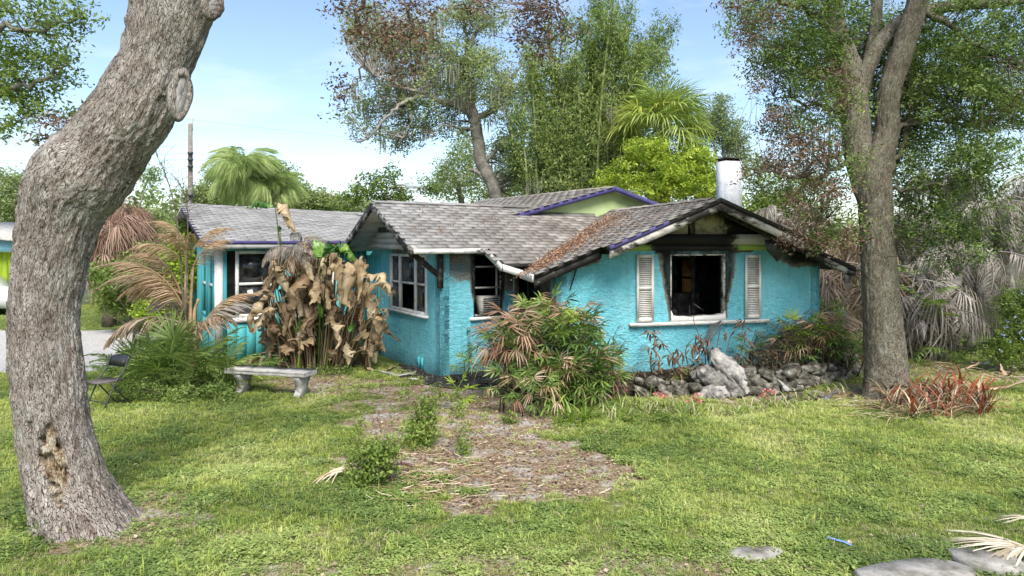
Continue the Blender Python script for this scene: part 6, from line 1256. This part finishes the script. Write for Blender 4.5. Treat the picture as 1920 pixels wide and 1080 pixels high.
T = thing('folding_chair', 'black metal folding chair standing behind the big leaning trunk', 'chair', G(195, 770)); cc = G(196, 766)+A(0, .1, 0); f = unit(A(-.45, -.9, 0)); sd = A(-f[1], f[0], 0)
M_blk = simple('black_enamel', [(.35, (.012, .012, .014)), (.6, (.03, .03, .033)), (.8, (.12, .1, .08))], 7, 6, .4, .5); M_vin = simple('worn_dark_seat', [(.3, (.05, .045, .045)), (.7, (.14, .12, .115))], 6)
for s in (-1, 1):
    mb = MB(); p = cc+sd*s*.22; tube(mb, crv([p+f*.22, p+f*.02+A(0, 0, .42), p-f*.12+A(0, 0, .6), p-f*.2+A(0, 0, .80)], 12), .013, 8); part('front_leg', mb, M_blk, T)
    mb = MB(); p = cc+sd*s*.19; tube(mb, [p-f*.26, p+f*.10+A(0, 0, .43)], .012, 8); part('rear_leg', mb, M_blk, T)
for a, z in ((.17, .12), (-.22, .06)): mb = MB(); tube(mb, [cc+f*a-sd*.2+A(0, 0, z), cc+f*a+sd*.2+A(0, 0, z)], .008, 6); part('stretcher', mb, M_blk, T)
mb = MB(); V = []
for z in (.44, .415):
    for a, b in ((.24, -.17), (.26, 0), (.24, .17), (-.12, .2), (-.14, 0), (-.12, -.2)): V.append(cc+f*a+sd*b+A(0, 0, z-(.012 if b == 0 else 0)))
V = np.array(V); i = np.arange(6); j = (i+1) % 6; mb.addm(V, [[[0, 1, 5], [1, 4, 5], [1, 2, 4], [2, 3, 4], [6, 11, 7], [7, 11, 10], [7, 10, 8], [8, 10, 9]], np.stack([i, i+6, j+6, j], 1)]); part('seat', mb, M_vin, T)
mb = MB(); n = 11; V = []
for q in range(2):
    for i in range(n):
        a = -1+2*i/(n-1); bow = .03*(1-a*a); zt = .80-.05*abs(a)**5; zb = .62+.0*abs(a)
        for z, fo in ((zb, -.135), (zt, -.20)): V.append(cc+sd*a*.225+f*(fo-bow+.012*q)+A(0, 0, z))
V = np.array(V); F = [];
for i in range(n-1): a = 2*i; F += [[a, a+2, a+3, a+1], [a+2*n, a+1+2*n, a+3+2*n, a+2+2*n], [a+1, a+3, a+3+2*n, a+1+2*n], [a, a+2*n, a+2+2*n, a+2]]
F += [[0, 1, 1+2*n, 2*n], [2*n-2, 4*n-2, 4*n-1, 2*n-1]]; mb.add(V, F); part('backrest', mb, M_blk, T)
# ================================================================= bromeliads
M_brr = leafmat('red_bromeliad', g3((.12, .02, .012), (.33, .07, .035), (.5, .2, .09)), .2, .5, .35, .5); M_brt = leafmat('tan_bromeliad', g3((.16, .1, .06), (.4, .29, .17), (.62, .52, .36)), .15, .5); M_brd = leafmat('dark_bromeliad', g3((.035, .02, .018), (.1, .06, .05), (.2, .14, .1)), .15, .5)
M_strap = leafmat('strap_leaf_green', g3((.07, .13, .02), (.18, .28, .04), (.36, .46, .12)), .3, .4, .4, .4); M_pgr = leafmat('pale_dry_grass_blade', g3((.16, .2, .08), (.38, .38, .2), (.58, .54, .36)), .25, .5)
def strap(m, seed, wd=.035, bend=1.1, nm='leaf'):
    mb = MB(); n = 8; s = np.linspace(0, 1, n); an = -bend*s**1.6+.15*np.sin(seed+s*3); P = np.concatenate([[[0, 0, 0]], np.cumsum(np.stack([np.cos(an[:-1]), .1*np.sin(seed*2+s[:-1]*2), np.sin(an[:-1])], 1)/(n-1), 0)])
    w_ = wd*(1-s**2.5*.95); V = np.stack([P-A(0, 1, 0)*w_[:, None], P-A(0, 0, .35)*w_[:, None], P+A(0, 1, 0)*w_[:, None]], 1).reshape(-1, 3); F = []
    for i in range(n-1): F += [[3*i, 3*i+3, 3*i+4, 3*i+1], [3*i+1, 3*i+4, 3*i+5, 3*i+2]]
    mb.add(V, F, np.repeat(.35+.5*s, 3)); return mb.mesh(nm, m)
srr = [strap(M_brr, s, .032, .7) for s in range(3)]; srt = [strap(M_brt, s, .02, 1.2) for s in range(3)]; srd = [strap(M_brd, s, .024, 1.) for s in range(3)]
T = thing('bromeliad_clump', 'wide clump of red and straw coloured bromeliads at the foot of the right oak', 'plant', G(1760, 800)); ros = []
def baked(mb, me, p, az, el, scl, roll=0.):
    V = np.array([v.co[:] for v in me.vertices])*scl; F = [[q for q in f.vertices] for f in me.polygons]
    M_ = np.array(Matrix.Rotation(az, 3, 'Z') @ Matrix.Rotation(-el, 3, 'Y') @ Matrix.Rotation(roll, 3, 'X')); V = V@M_.T+p
    mb.addm(V, [[f for f in F if len(f) == 4], [f for f in F if len(f) == 3]], U(.1, .9))
mbs = [MB(), MB(), MB()]; cnt = 0
for i in range(44):
    px, py = U(1655, 1850), U(742, 788); p = G(px, py); hi = ss(790-py, 0, 40)
    for k_ in range(15):
        u_ = rng.random(); red = (px-1700)/150+(765-py)/40
        q_ = 0 if u_ < np.clip(red*.42, .06, .85) else (1 if rng.random() < .66 else 2); ms = (srr, srt, srd)[q_]; b_ = (p+A(U(-.06, .06), U(-.06, .06), U(.02, .16)), U(0, 6.28), U(.1, 1.2), U(.32, .56)*(1.15 if q_ == 0 else 1))
        if cnt < 285: put('leaf', ms, T, *b_); cnt += 1
        else: baked(mbs[q_], ms[rng.integers(3)], *b_)
mb2 = MB()
for m__, M__ in zip(mbs, (M_brr, M_brt, M_brd)): pass
Vs = []; me_ = [m__.mesh('leaves', M__, WL[T.name]) for m__, M__ in zip(mbs, (M_brr, M_brt, M_brd))]
for m__ in me_[1:]: pass
for m__ in me_: stuff(link('leaves', m__, T, WL[T.name]))
for i in range(14): put('leaf', srt, T, G(U(1650, 1720), U(770, 790))+A(0, 0, .05), U(2.4, 4.4), U(.1, .8), U(.35, .6))
# strap plant, spider grasses, flowers
sg = [strap(M_strap, s, .05, .7) for s in range(3)]; sy = [strap(M_palmy, s, .04, .6) for s in range(2)]
T = thing('strap_leaf_plant', 'glossy green strap-leaved plant in front of the big lady palm', 'plant', G(1075, 800))
for i in range(34): put('leaf', sg, T, G(U(1045, 1110), U(775, 800)), U(-3.3, .3) if rng.random() < .7 else U(0, 6.28), U(.2, 1.3), U(.3, .5))
T = thing('ginger_plant', 'yellow green ginger shoots left of the strap-leaved plant', 'plant', G(1020, 790))
for i in range(20): put('leaf', sy if rng.random() < .7 else sg, T, G(U(1000, 1060), U(765, 790))+A(0, 0, U(0, .25)), U(0, 6.28), U(.1, 1.1), U(.18, .32))
sp_ = [strap(M_pgr, s, .034, 1.5) for s in range(3)]; spg = [strap(M_strap, s+4, .03, 1.3) for s in range(3)]
for x, y, n, lab in ((1225, 775, 42, 'pale spidery grass tuft left of the pink flowers'), (1150, 785, 34, 'dark grass tuft at the right foot of the big lady palm'), (1300, 778, 40, 'grass tuft in front of the bleached stump'), (1410, 772, 30, 'dry grass tuft right of the bleached stump'), (1355, 775, 26, 'small spiky grass tuft below the stump'), (1450, 760, 30, 'dry tuft below the crumpled metal strip'), (1210, 745, 26, 'dry spiky tuft at the left end of the stone wall'), (1265, 770, 34, 'green and straw tuft between the two pink flower clusters'), (1500, 755, 26, 'loose dry tuft in front of the middle of the stone wall'), (1385, 780, 26, 'low dry tuft in front of the stump roots'), (1180, 765, 34, 'arching green tuft beside the lady palm canes'), (1565, 735, 24, 'sparse tuft near the right end of the stone wall')):
    T = thing('grass_tuft', lab, 'grass tuft', G(x, y))
    for i in range(n): put('blade', (sp_ if rng.random() < (.3 if x == 1150 else .6) else spg), T, G(x+U(-28, 28), y+U(-8, 5)), U(0, 6.28), U(.3, 1.4), U(.18, .36))
M_pink = leafmat('pink_petal', g3((.45, .08, .1), (.7, .2, .22), (.8, .45, .42)), .3)
for x, y, lab in ((1240, 762, 'pink flowers on the left grass tuft'), (1298, 768, 'widest cluster of pink flowers in front of the stump'), (1435, 757, 'pink flowers right of the stump'), (1162, 742, 'pale pink flowers at the foot of the big lady palm')):
    T = thing('flower_cluster', lab, 'flowers', G(x, y)+A(0, -.1, .0)); mb = MB()
    c = G(x, y)+A(0, -.1, 0)+np.stack([U(-.12, .12, 9), U(-.05, .05, 9), U(.12, .26, 9)], 1)
    for q in c: tube(mb, [q*A(1, 1, 0), q], .003, 3)
    part('stems', mb, M_strap, T)['kind'] = 'stuff'; mb = MB(); P = np.repeat(c, 7, 0)+rng.normal(size=(63, 3))*.016; leaves(mb, P, .045, U(.2, .9, 63), 0, .6); stuff(part('petals', mb, M_pink, T))
# lawn shrubs
shrub('leafy sapling with glossy leaves in front of the porch', 8.7, [(790, 800, 26, 30), (792, 755, 16, 18), (780, 825, 30, 14), (805, 780, 14, 25)], 80, 20, .07, .055, M_oakL, .62, -.3, .5, tv=.3, base=G(790, 838))
shrub('low grey green bush with yellow tips beside the dry palm stalks', 7.25, [(700, 850, 32, 26), (680, 880, 34, 24), (665, 905, 28, 16), (725, 838, 12, 14), (690, 925, 22, 12), (718, 870, 20, 26)], 120, 22, .08, .05, M_oakL, .6, -.2, .5, base=G(690, 925))
shrub('thin blue green weed left of the sapling', 8.75, [(672, 805, 12, 20), (660, 822, 12, 12)], 26, 14, .05, .045, M_oakL, .8, -.2, .4, base=G(668, 835))
shrub('slender weed with narrow leaves right of the sapling', 8.3, [(868, 815, 12, 22), (862, 770, 10, 25), (872, 840, 8, 10)], 36, 12, .05, .06, M_oakL, .75, -.4, .3, base=G(868, 855))
shrub('ragged weed left of the lady palm shoots', 10.6, [(760, 740, 16, 16), (820, 735, 12, 20), (850, 745, 10, 16)], 40, 12, .05, .05, M_oakL, .55, -.3, .4, base=G(800, 770))
shrub('clump of weeds under the withered banana leaves', 13.4, [(575, 692, 50, 6), (640, 694, 30, 4), (510, 680, 20, 8)], 60, 14, .06, .05, M_oak, .55, -.3, .5)
T = shrub('trio of big rounded weeds at the foot of the lady palm canes', 9.85, [(955, 785, 14, 14), (1235, 785, 24, 10), (1180, 790, 18, 8)], 40, 12, .05, .06, M_oakL, .5)

# leaf and twig rubbish lying in the bed behind the stone wall
mb = MB(); n = 1700; a_ = U(.1, 5.6, n); b_ = U(-.75, -.05, n); Pq = np.array([RF(a, b, .17+U(0, .14)*(1-abs(b+.4))) for a, b in zip(a_, b_)]); leaves(mb, Pq, .07, U(0, 1, n), .1, .4); stuff(solo('bed_litter', mb, leafmat('scorched_litter', g3((.025, .018, .012), (.11, .07, .045), (.3, .22, .15)), .05, 0, .9, .1, 9), 'scorched leaf rubbish in the bed between wall and stones', 'leaf litter', Pq[0]))
for i, (x, y, az, L_, lab) in enumerate(((1250, 712, .2, .7, 'burnt stick lying in the bed left of the stump'), (1300, 700, .5, .5, 'burnt stick leaning left of the stump'), (1420, 700, -.3, .6, 'burnt stick right of the stump'), (1480, 690, .4, .5, 'burnt stick below the right shutter'), (1390, 760, -.15, .6, 'dark stick lying on the grass in front of the stump'))):
    p = W(x, y, 12.1); d = A(math.cos(az), math.sin(az)*.4, .12); mb = MB(); tube(mb, crv([p-d*L_/2, p+A(0, 0, .05), p+d*L_/2], 7), A(.016, .02, .02, .018, .014, .01, .006), 5); solo('burnt_stick', mb, M_char, lab, 'stick', p)
shrub('small green shoots among the scorched plants left of the stump', 12.0, [(1290, 700, 16, 8), (1265, 712, 12, 6)], 30, 14, .05, .05, M_oakL, .5, 0)
shrub('dark tangled dead bush right of the stump against the wall', 12.4, [(1430, 665, 28, 16), (1410, 690, 20, 10), (1460, 690, 24, 12)], 90, 14, .07, .06, leafmat('scorched_dark_leaf', g3((.03, .022, .014), (.09, .065, .04), (.2, .17, .1)), .1), .5, .2, .3)
# ================================================================= lawn: tufts and weeds scattered with geometry nodes
def gmat(name, stops, tr=.35):
    m, t, p, o = mat(name); f = mth(t, 'ADD', mth(t, 'MULTIPLY', attr(t, 't'), .35), mth(t, 'MULTIPLY', attr(t, 'tint', 'INSTANCER'), .65)); c = ramp(t, f, stops); base(t, p, c, .6, .25)
    tb = N(t, 'ShaderNodeBsdfTranslucent'); ms = N(t, 'ShaderNodeMixShader'); ms.inputs[0].default_value = tr; t.links.new(c, tb.inputs[0]); t.links.new(p.outputs[0], ms.inputs[1]); t.links.new(tb.outputs[0], ms.inputs[2]); t.links.new(ms.outputs[0], o.inputs[0]); return m
M_g1 = gmat('lawn_grass', [(.0, (.13, .19, .045)), (.3, (.27, .345, .07)), (.55, (.43, .49, .115)), (.75, (.57, .59, .21)), (1., (.66, .61, .36))]); M_g2 = gmat('lawn_weed_leaf', [(.0, (.1, .155, .05)), (.35, (.23, .32, .085)), (.65, (.39, .47, .14)), (1., (.56, .6, .27))]); M_g3 = gmat('dry_grass', [(0, (.26, .2, .1)), (.5, (.42, .36, .2)), (1, (.56, .5, .33))], .2)
def tuft(n, h, wd, m, rad=.045, lean=.6, seed=0):
    r_ = np.random.default_rng(seed); mb = MB()
    for i in range(n):
        a = r_.uniform(0, 6.28); b = A(math.cos(a), math.sin(a), 0)*rad*r_.uniform(0, 1)**.5; d = A(math.cos(a+r_.normal()), math.sin(a+r_.normal()), 0); hh = h*r_.uniform(.5, 1.2); w_ = A(-d[1], d[0], 0)*wd; le = lean*r_.uniform(.2, 1.3)
        m1 = b+A(0, 0, hh*.6)+d*hh*.3*le; tp = b+A(0, 0, hh*(1-.3*le))+d*hh*le; mb.addm([b+w_, b-w_, m1-w_*.8, m1+w_*.8, tp], [[[3, 2, 4]], [[0, 1, 2, 3]]], np.array([0, 0, .5, .5, 1.]))
    return mb.mesh('grass_tuft', m)
def weed(n, h, ls, m, rad=.06, asp=.75, seed=0):
    r_ = np.random.default_rng(seed); mb = MB()
    for i in range(n):
        a = r_.uniform(0, 6.28); q = r_.uniform(0, 1)**.5; b = A(math.cos(a)*rad*q, math.sin(a)*rad*q, h*r_.uniform(.25, 1)*(1-.4*q)); d = unit(A(math.cos(a+r_.normal()*.8), math.sin(a+r_.normal()*.8), r_.uniform(-.15, .5))); s = unit(np.cross(d, A(0, 0, 1)))*ls*asp*.5; l = d*ls*r_.uniform(.7, 1.2)
        mb.addm([b-l*.5, b+s, b+l*.5, b-s], [[[0, 1, 2], [0, 2, 3]]], np.full(4, r_.uniform(.1, .9)))
    return mb.mesh('weed_clump', m)
def scatter(name, lab, cat, P, scl, tint, meshes, wgt):
    k = len(P); col = bpy.data.collections.new(name+'_kinds')
    for i, me in enumerate(meshes): o = bpy.data.objects.new('%s_kind_%02d' % (name, i), me); col.objects.link(o)
    me = bpy.data.meshes.new(name); me.vertices.add(k); me.vertices.foreach_set('co', np.asarray(P, np.float32).ravel())
    for nm, ty, arr in (('scl', 'FLOAT', scl), ('tint', 'FLOAT', tint)): a = me.attributes.new(nm, ty, 'POINT'); a.data.foreach_set('value', np.asarray(arr, np.float32))
    a = me.attributes.new('idx', 'INT', 'POINT'); a.data.foreach_set('value', rng.choice(len(meshes), k, p=np.array(wgt)/np.sum(wgt)).astype(np.int32))
    a = me.attributes.new('rot', 'FLOAT_VECTOR', 'POINT'); a.data.foreach_set('vector', np.stack([U(-.15, .15, k), U(-.15, .15, k), U(0, 6.28, k)], 1).astype(np.float32).ravel())
    o = link(name, me); tag(o, lab, cat); stuff(o); g = bpy.data.node_groups.new(name, 'GeometryNodeTree'); g.interface.new_socket('Geometry', in_out='INPUT', socket_type='NodeSocketGeometry'); g.interface.new_socket('Geometry', in_out='OUTPUT', socket_type='NodeSocketGeometry')
    gi = g.nodes.new('NodeGroupInput'); go = g.nodes.new('NodeGroupOutput'); ip = g.nodes.new('GeometryNodeInstanceOnPoints'); ci = g.nodes.new('GeometryNodeCollectionInfo'); ci.inputs['Collection'].default_value = col; ci.inputs['Separate Children'].default_value = True; ci.inputs['Reset Children'].default_value = True
    def na(n_, ty): q = g.nodes.new('GeometryNodeInputNamedAttribute'); q.data_type = ty; q.inputs[0].default_value = n_; return q.outputs[0]
    er = g.nodes.new('FunctionNodeEulerToRotation'); l = g.links.new; l(na('rot', 'FLOAT_VECTOR'), er.inputs[0]); l(er.outputs[0], ip.inputs['Rotation']); l(na('scl', 'FLOAT'), ip.inputs['Scale']); l(na('idx', 'INT'), ip.inputs['Instance Index']); ip.inputs['Pick Instance'].default_value = True
    l(gi.outputs[0], ip.inputs['Points']); l(ci.outputs[0], ip.inputs['Instance']); l(ip.outputs[0], go.inputs[0]); md = o.modifiers.new('scatter', 'NODES'); md.node_group = g; return o
def inhouse(x, y):
    pa = (x-O2[0])*u2[0]+(y-O2[1])*u2[1]; pb = (x-O2[0])*v2[0]+(y-O2[1])*v2[1]; s = (x-C2[0])*w2[0]+(y-C2[1])*w2[1]; t = (x-C2[0])*d2[0]+(y-C2[1])*d2[1]
    return ((pa > -.1) & (pa < 5.6) & (pb > -.5)) | ((s > -.3) & (t > -.3) & (s < 9)) | ((s > -3.6) & (t > 3.8) & (s < 9))
N0 = 185000; Yg = np.sqrt(U(4.9**2, 15.**2, N0)); Xg = U(-1.0, 1.0, N0)*Yg; keep = U(0, 1, N0) < np.clip(8.5/Yg, .45, 1)
Xf = U(-18, -5, 16000); Yf = U(13, 30, 16000); Xe = U(5, 14, 4000); Ye = U(12.5, 17, 4000)
Xg = np.concatenate([Xg[keep], Xf, Xe]); Yg = np.concatenate([Yg[keep], Yf, Ye]); n = len(Xg)
bb = bare_fn(Xg, Yg)+(fbm(np.stack([Xg*6, Yg*6, 0*Xg], -1), 2, 21)-.5)*.5
pn = fbm(np.stack([Xg*.9, Yg*.9, 0*Xg], -1), 4, 31); pn2 = fbm(np.stack([Xg*2.6+9, Yg*2.6, 0*Xg], -1), 3, 33)
ok = (U(0, 1, n) > np.clip(bb*1.05, 0, .93)) & ~inhouse(Xg, Yg) & (gravel_fn(Xg, Yg) < .4) & (np.hypot(Xg+4.0, Yg-6.3) > .45) & (np.hypot(Xg-6.3, Yg-11.5) > .4)
for sx0, sy0, a0, b0 in ((1413, 1038, .2, .09), (1715, 1084, .5, .17), (1850, 1067, .33, .12)): q0 = G(sx0, sy0); ok &= ((Xg-q0[0])/a0)**2+((Yg-q0[1])/b0)**2 > 1
Xg, Yg, bb, pn, pn2 = Xg[ok], Yg[ok], bb[ok], pn[ok], pn2[ok]; Zg = gz(Xg, Yg)-.004; P = np.stack([Xg, Yg, Zg], 1); n = len(Xg)
weedy = np.clip((pn2-.5)*3+.32+.35*(Yg < 8.5)+.15*(Xg > 0)*(Yg < 10), .05, .9); isw = U(0, 1, n) < weedy
right = ss(Xg, -3, 5)*.12; tint = np.clip(.34+(pn-.5)*1.6+right+U(-.2, .2, n)+bb*.25, 0, 1)
sc = np.clip(.75+(pn2-.5)*1.5+U(-.3, .35, n)-np.clip(bb, 0, 1)*.25, .35, 1.5)
dryp = ~isw & (U(0, 1, n) < .17+.25*np.clip(bb, 0, 1)+.2*(Yg < 6.2))
gr_ = ~isw & ~dryp
scatter('lawn_grass', 'short green lawn grass with thin patches', 'grass', P[gr_], sc[gr_]*.95, tint[gr_], [tuft(16, .075, .0032, M_g1, .05, .8, s) for s in range(4)]+[tuft(12, .12, .003, M_g1, .04, .6, 9)], [1, 1, 1, 1, .35])
scatter('lawn_weeds', 'broad-leaved weeds growing through the lawn', 'weeds', P[isw], sc[isw], np.clip(tint[isw]-.05, 0, 1), [weed(16, .05, .030, M_g2, .065, .7, s) for s in range(3)]+[weed(20, .07, .022, M_g2, .06, .5, 7), weed(9, .05, .045, M_g2, .06, .45, 8)], [1, 1, 1, 1, .6])
scatter('dry_grass', 'dry straw coloured grass between the green', 'dry grass', P[dryp], sc[dryp]*.9, U(0, 1, dryp.sum()), [tuft(12, .06, .003, M_g3, .06, 1.6, s+20) for s in range(3)], [1, 1, 1])
# litter
M_lit = leafmat('fallen_brown_leaf', g3((.09, .06, .04), (.25, .18, .12), (.46, .37, .27)), .15, 0, .8, .15, 9)
n = 60000; Yl = np.sqrt(U(5**2, 14.2**2, n)); Xl = U(-.8, .8, n)*Yl; b = bare_fn(Xl, Yl); ok = (U(0, 1, n) < .03+.8*b**1.5) & ~inhouse(Xl, Yl) & (np.hypot(Xl+4, Yl-6.3) > .5); Xl, Yl = Xl[ok], Yl[ok]
P = np.stack([Xl, Yl, gz(Xl, Yl)+U(.004, .03, len(Xl))], 1); n = len(P); D = unit(rng.normal(size=(n, 3))*A(1, 1, .25)); S = unit(np.cross(D, A(0, 0, 1)+rng.normal(size=(n, 3))*.3)); sz = U(.018, .055, n)[:, None]; asp = U(.2, .5, n)[:, None]
V = np.stack([P-D*sz*.5, P+S*sz*asp+A(0, 0, .004), P+D*sz*.5, P-S*sz*asp+A(0, 0, .004)], 1).reshape(-1, 3); i = np.arange(n)[:, None]*4; mb = MB(); mb.add(V, np.concatenate([i+A(0, 1, 2).astype(int), i+A(0, 2, 3).astype(int)]), np.repeat(U(0, 1, n), 4)); stuff(solo('leaf_litter', mb, M_lit, 'brown fallen leaves and mulch on the bare ground', 'leaf litter', A(0, 8, 0)))
# dry palm stalks pile
M_stk = leafmat('dry_stalk', g3((.2, .12, .07), (.42, .3, .19), (.66, .56, .42)), .05, 0, .8, .15, 5)
mb = MB()
for i in range(430):
    px = rng.normal(800, 75); py = rng.normal(900+(px-800)*.02, 26)
    if rng.random() < .25: px, py = U(720, 1180), U(800, 950)
    p = G(px, min(max(py, 790), 965)); p[2] = gz(p[0], p[1])+U(.01, .06); a = U(-1.0, 1.0) if rng.random() < .6 else U(-1.6, 1.6); L_ = U(.05, .3)*(1.0 if px < 920 else .7); d = A(math.cos(a), math.sin(a), U(-.08, .1)); q = A(-d[1], d[0], 0)*U(-.08, .08)*L_*2
    tube(mb, crv([p-d*L_/2, p+q, p+d*L_/2], 5), U(.002, .006)*np.array([.6, 1, 1, .9, .5]), 4, U(0, 1))
stuff(solo('dry_stalks', mb, M_stk, 'pile of dry palm stalks on the bare patch', 'dry stalks', G(800, 900)))
T = thing('fallen_frond', 'dry split palm frond lying left of the grey green bush', 'palm frond', G(640, 910))
for i in range(9): mb = MB(); p = G(645+U(-4, 4), 900+U(-8, 4))+A(0, 0, .12); q = G(580+U(-8, 40), 912+U(-8, 12))+A(0, 0, .02); tube(mb, crv([p, (p+q)/2+A(0, 0, U(0, .05)), q], 6), A(.012, .012, .01, .008, .006, .003), 4, U(.4, 1)); part('stalk', mb, M_stk, T)
# leaves lying on the roof valley
mb = MB(); P = []
for i in range(2600):
    f = U(0, 1); a = -.5+3.0*f+rng.normal()*.2*(1+f); b = 1.077+1.211*a-.5+rng.normal()*.3-.75*abs(rng.normal())*f
    if a > 2.5 or b < -.3: continue
    if rng.random() < .85-.3*f: P.append(RF(a, b, zR(a)+U(.03, .06)))
for i in range(420): a = U(-.4, 2.7); b = U(-.2, 3.5); P.append(RF(a, b, zR(a)+.035)) if b < 1.0+1.2*a else None
for i in range(160):
    s, t = U(-.5, 2.5), U(-.3, 1.5); P.append(LF(s, t, float(zP(s, A(t)[0]))+.04)) if RFin(s, t) else None
P = np.array(P); leaves(mb, P, .06, U(.2, 1, len(P)), -.0, .45); M_rl = leafmat('rusty_fallen_leaf', g3((.08, .04, .025), (.24, .12, .07), (.42, .27, .17)), .1, 0, .8, .15, 9); stuff(solo('roof_leaves', mb, M_rl, 'drift of rusty oak leaves lying in the roof valley', 'fallen leaves', P[0]))
# stepping stones, blue strip, rusty ring, frond at the lower right
M_step = simple('grey_stepping_stone', [(.3, (.09, .09, .065)), (.46, (.24, .225, .2)), (.6, (.36, .34, .31)), (.75, (.42, .4, .37))], 5, 9, .95, .1, 55, .6, .01)
def stone(label, pts, th=.05):
    Pq = np.array([G(x, y) for x, y in pts]); n = 40; Pc = crv(np.vstack([Pq, Pq[:1]]), n+1)[:-1]; c = Pc.mean(0); Pc = c+(Pc-c)*(1+.05*(fbm(Pc*6, 2, 3)-.5)[:, None]); z = gz(c[0], c[1])+.004
    V = np.vstack([Pc+A(0, 0, z-.05), c+(Pc-c)*1.0+A(0, 0, z+th*.6), c+(Pc-c)*.97+A(0, 0, z+th), [c+A(0, 0, z+th+.002)]]); i = np.arange(n); j = (i+1) % n; mb = MB(); mb.addm(V, [np.stack([i+2*n, j+2*n, np.full(n, 3*n)], 1), np.vstack([np.stack([i, j, j+n, i+n], 1), np.stack([i+n, j+n, j+2*n, i+2*n], 1)])], .5)
    return solo('stepping_stone', mb, M_step, label, 'stepping stone', c, 'stepping stones in the lawn')
stone('small square stepping stone half sunk in the lawn', [(1368, 1030), (1430, 1026), (1466, 1032), (1455, 1046), (1400, 1052), (1364, 1044)], .015)
stone('large oval stepping stone cut by the bottom edge', [(1600, 1080), (1660, 1066), (1740, 1058), (1800, 1068), (1830, 1090), (1740, 1120), (1640, 1110)]); stone('stepping stone under the fan frond in the lower right corner', [(1775, 1045), (1830, 1046), (1905, 1062), (1925, 1085), (1870, 1085), (1800, 1065)])
M_bl = simple('blue_plastic', [(.3, (.1, .2, .6)), (.6, (.25, .38, .8)), (.75, (.6, .65, .85))], 12, 4, .4, .4); q0, q1 = G(1550, 1014), G(1598, 1032)
mb = MB(); V, F, t = leafblade(crv([q0+A(0, 0, .04), (q0+q1)/2+A(0, 0, .05), q1+A(0, 0, .04)], 8), .022, A(0, 0, 1), 5, .3, 0, 3, 0); mb.add(V, F, t); solo('plastic_strip', mb, M_bl, 'blue plastic strip lying in the grass', 'plastic strip', q0)
M_rust = simple('rusty_ring', [(.3, (.06, .03, .03)), (.7, (.16, .08, .075))], 9); c = G(752, 884)+A(0, 0, .05); th = np.linspace(0, 6.2832, 33); T = thing('rusty_hoop', 'rusty brown hoop with a short upright rod on the bare patch', 'hoop', c)
for r_ in (.13, .10): mb = MB(); tube(mb, c+np.stack([np.cos(th)*r_, np.sin(th)*r_*1.0, 0*th], 1), .01, 6); part('ring', mb, M_rust, T)
mb = MB(); tube(mb, [c+A(0, .02, -.03), c+A(0, .02, .14)], .008, 5); part('rod', mb, M_rust, T)
T = thing('fallen_palm_frond', 'pale dry fan palm frond lying in the lower right corner', 'palm frond', G(1900, 1030)); c = G(1925, 1042)+A(0, 0, .06)
M_pf = leafmat('pale_dry_frond', g3((.3, .24, .16), (.55, .48, .36), (.72, .66, .53)), .15, 0, .7, .2, 6)
for i in range(70):
    a = U(2.35, 4.9) if i < 55 else U(2.7, 3.3); L_ = U(.32, .62); d = A(math.cos(a), math.sin(a), 0); s = np.linspace(0, 1, 6)[:, None]; Pq = c+d*L_*s+A(0, 0, 1)*(.05*np.sin(s*2.5)-.05*s+U(0, .02))+A(-d[1], d[0], 0)*U(-.05, .05)*s**2
    w_ = .010*np.sin(np.linspace(.1, 1, 6)*np.pi*.98+.05)[:, None]+.001; sN = A(-d[1], d[0], 0); V = np.stack([Pq-sN*w_, Pq+sN*w_], 1).reshape(-1, 3); mb = MB(); mb.add(V, [[2*j, 2*j+1, 2*j+3, 2*j+2] for j in range(5)], U(0, 1)); part('leaflet', mb, M_pf, T)
mb = MB(); tube(mb, [G(1882, 1032)+A(0, 0, .09), G(1950, 1062)+A(0, 0, .08)], .012, 6); part('stalk', mb, M_stk, T)
T = thing('fallen_palm_frond', 'thin dry frond tip lying in the grass at the right edge', 'palm frond', G(1900, 980))
for i in range(12): mb = MB(); p = G(1935, 985)+A(0, 0, .06); q = G(U(1860, 1890), U(968, 988))+A(0, 0, .03); tube(mb, crv([p, (p+q)/2+A(0, 0, .02), q], 5), .004, 3, U(.3, 1)); part('leaflet', mb, M_pf, T)
# white and brown sheaths on the ground by the fence
for x, y, a, L_, m_, lab in ((1885, 710, 1.3, .45, M_brt, 'pale upright palm sheath at the right edge'), (1902, 700, 1.0, .5, M_whitec, 'white palm sheath leaning beside the blue flowered bush'), (1845, 690, .3, .6, M_whitec, 'white split palm sheath lying before the fence'), (1800, 700, .2, .9, M_stk, 'long dry palm stem lying behind the bromeliads'), (1870, 735, -.2, 1.1, M_stk, 'dry palm stem lying along the lawn edge at right')):
    shard(lab, G(x, y)+A(0, 0, .06), L_, .045, a, m_, .35, 'palm_sheath', 'palm sheath', int(x))
mb = MB()
for i in range(160): p = G(U(1740, 1925), U(680, 735)); a = U(0, 6.28); L_ = U(.1, .5); d = A(math.cos(a), math.sin(a)*.5, U(-.1, .2)); tube(mb, crv([p, p+d*L_*.5+A(0, 0, .03), p+d*L_], 4), .006, 3, U(0, 1))
for i in range(90): p = G(U(1560, 1680), U(740, 790)); a = U(-.5, .5); L_ = U(.08, .35); d = A(math.cos(a), math.sin(a), .02); tube(mb, crv([p+A(0, 0, .02), p+d*L_*.5+A(0, 0, .04), p+d*L_+A(0, 0, .02)], 4), .004, 3, U(0, 1))
stuff(solo('fallen_sticks', mb, M_stk, 'scatter of dry sticks and stems around the right oak and fence', 'sticks', G(1800, 710)))
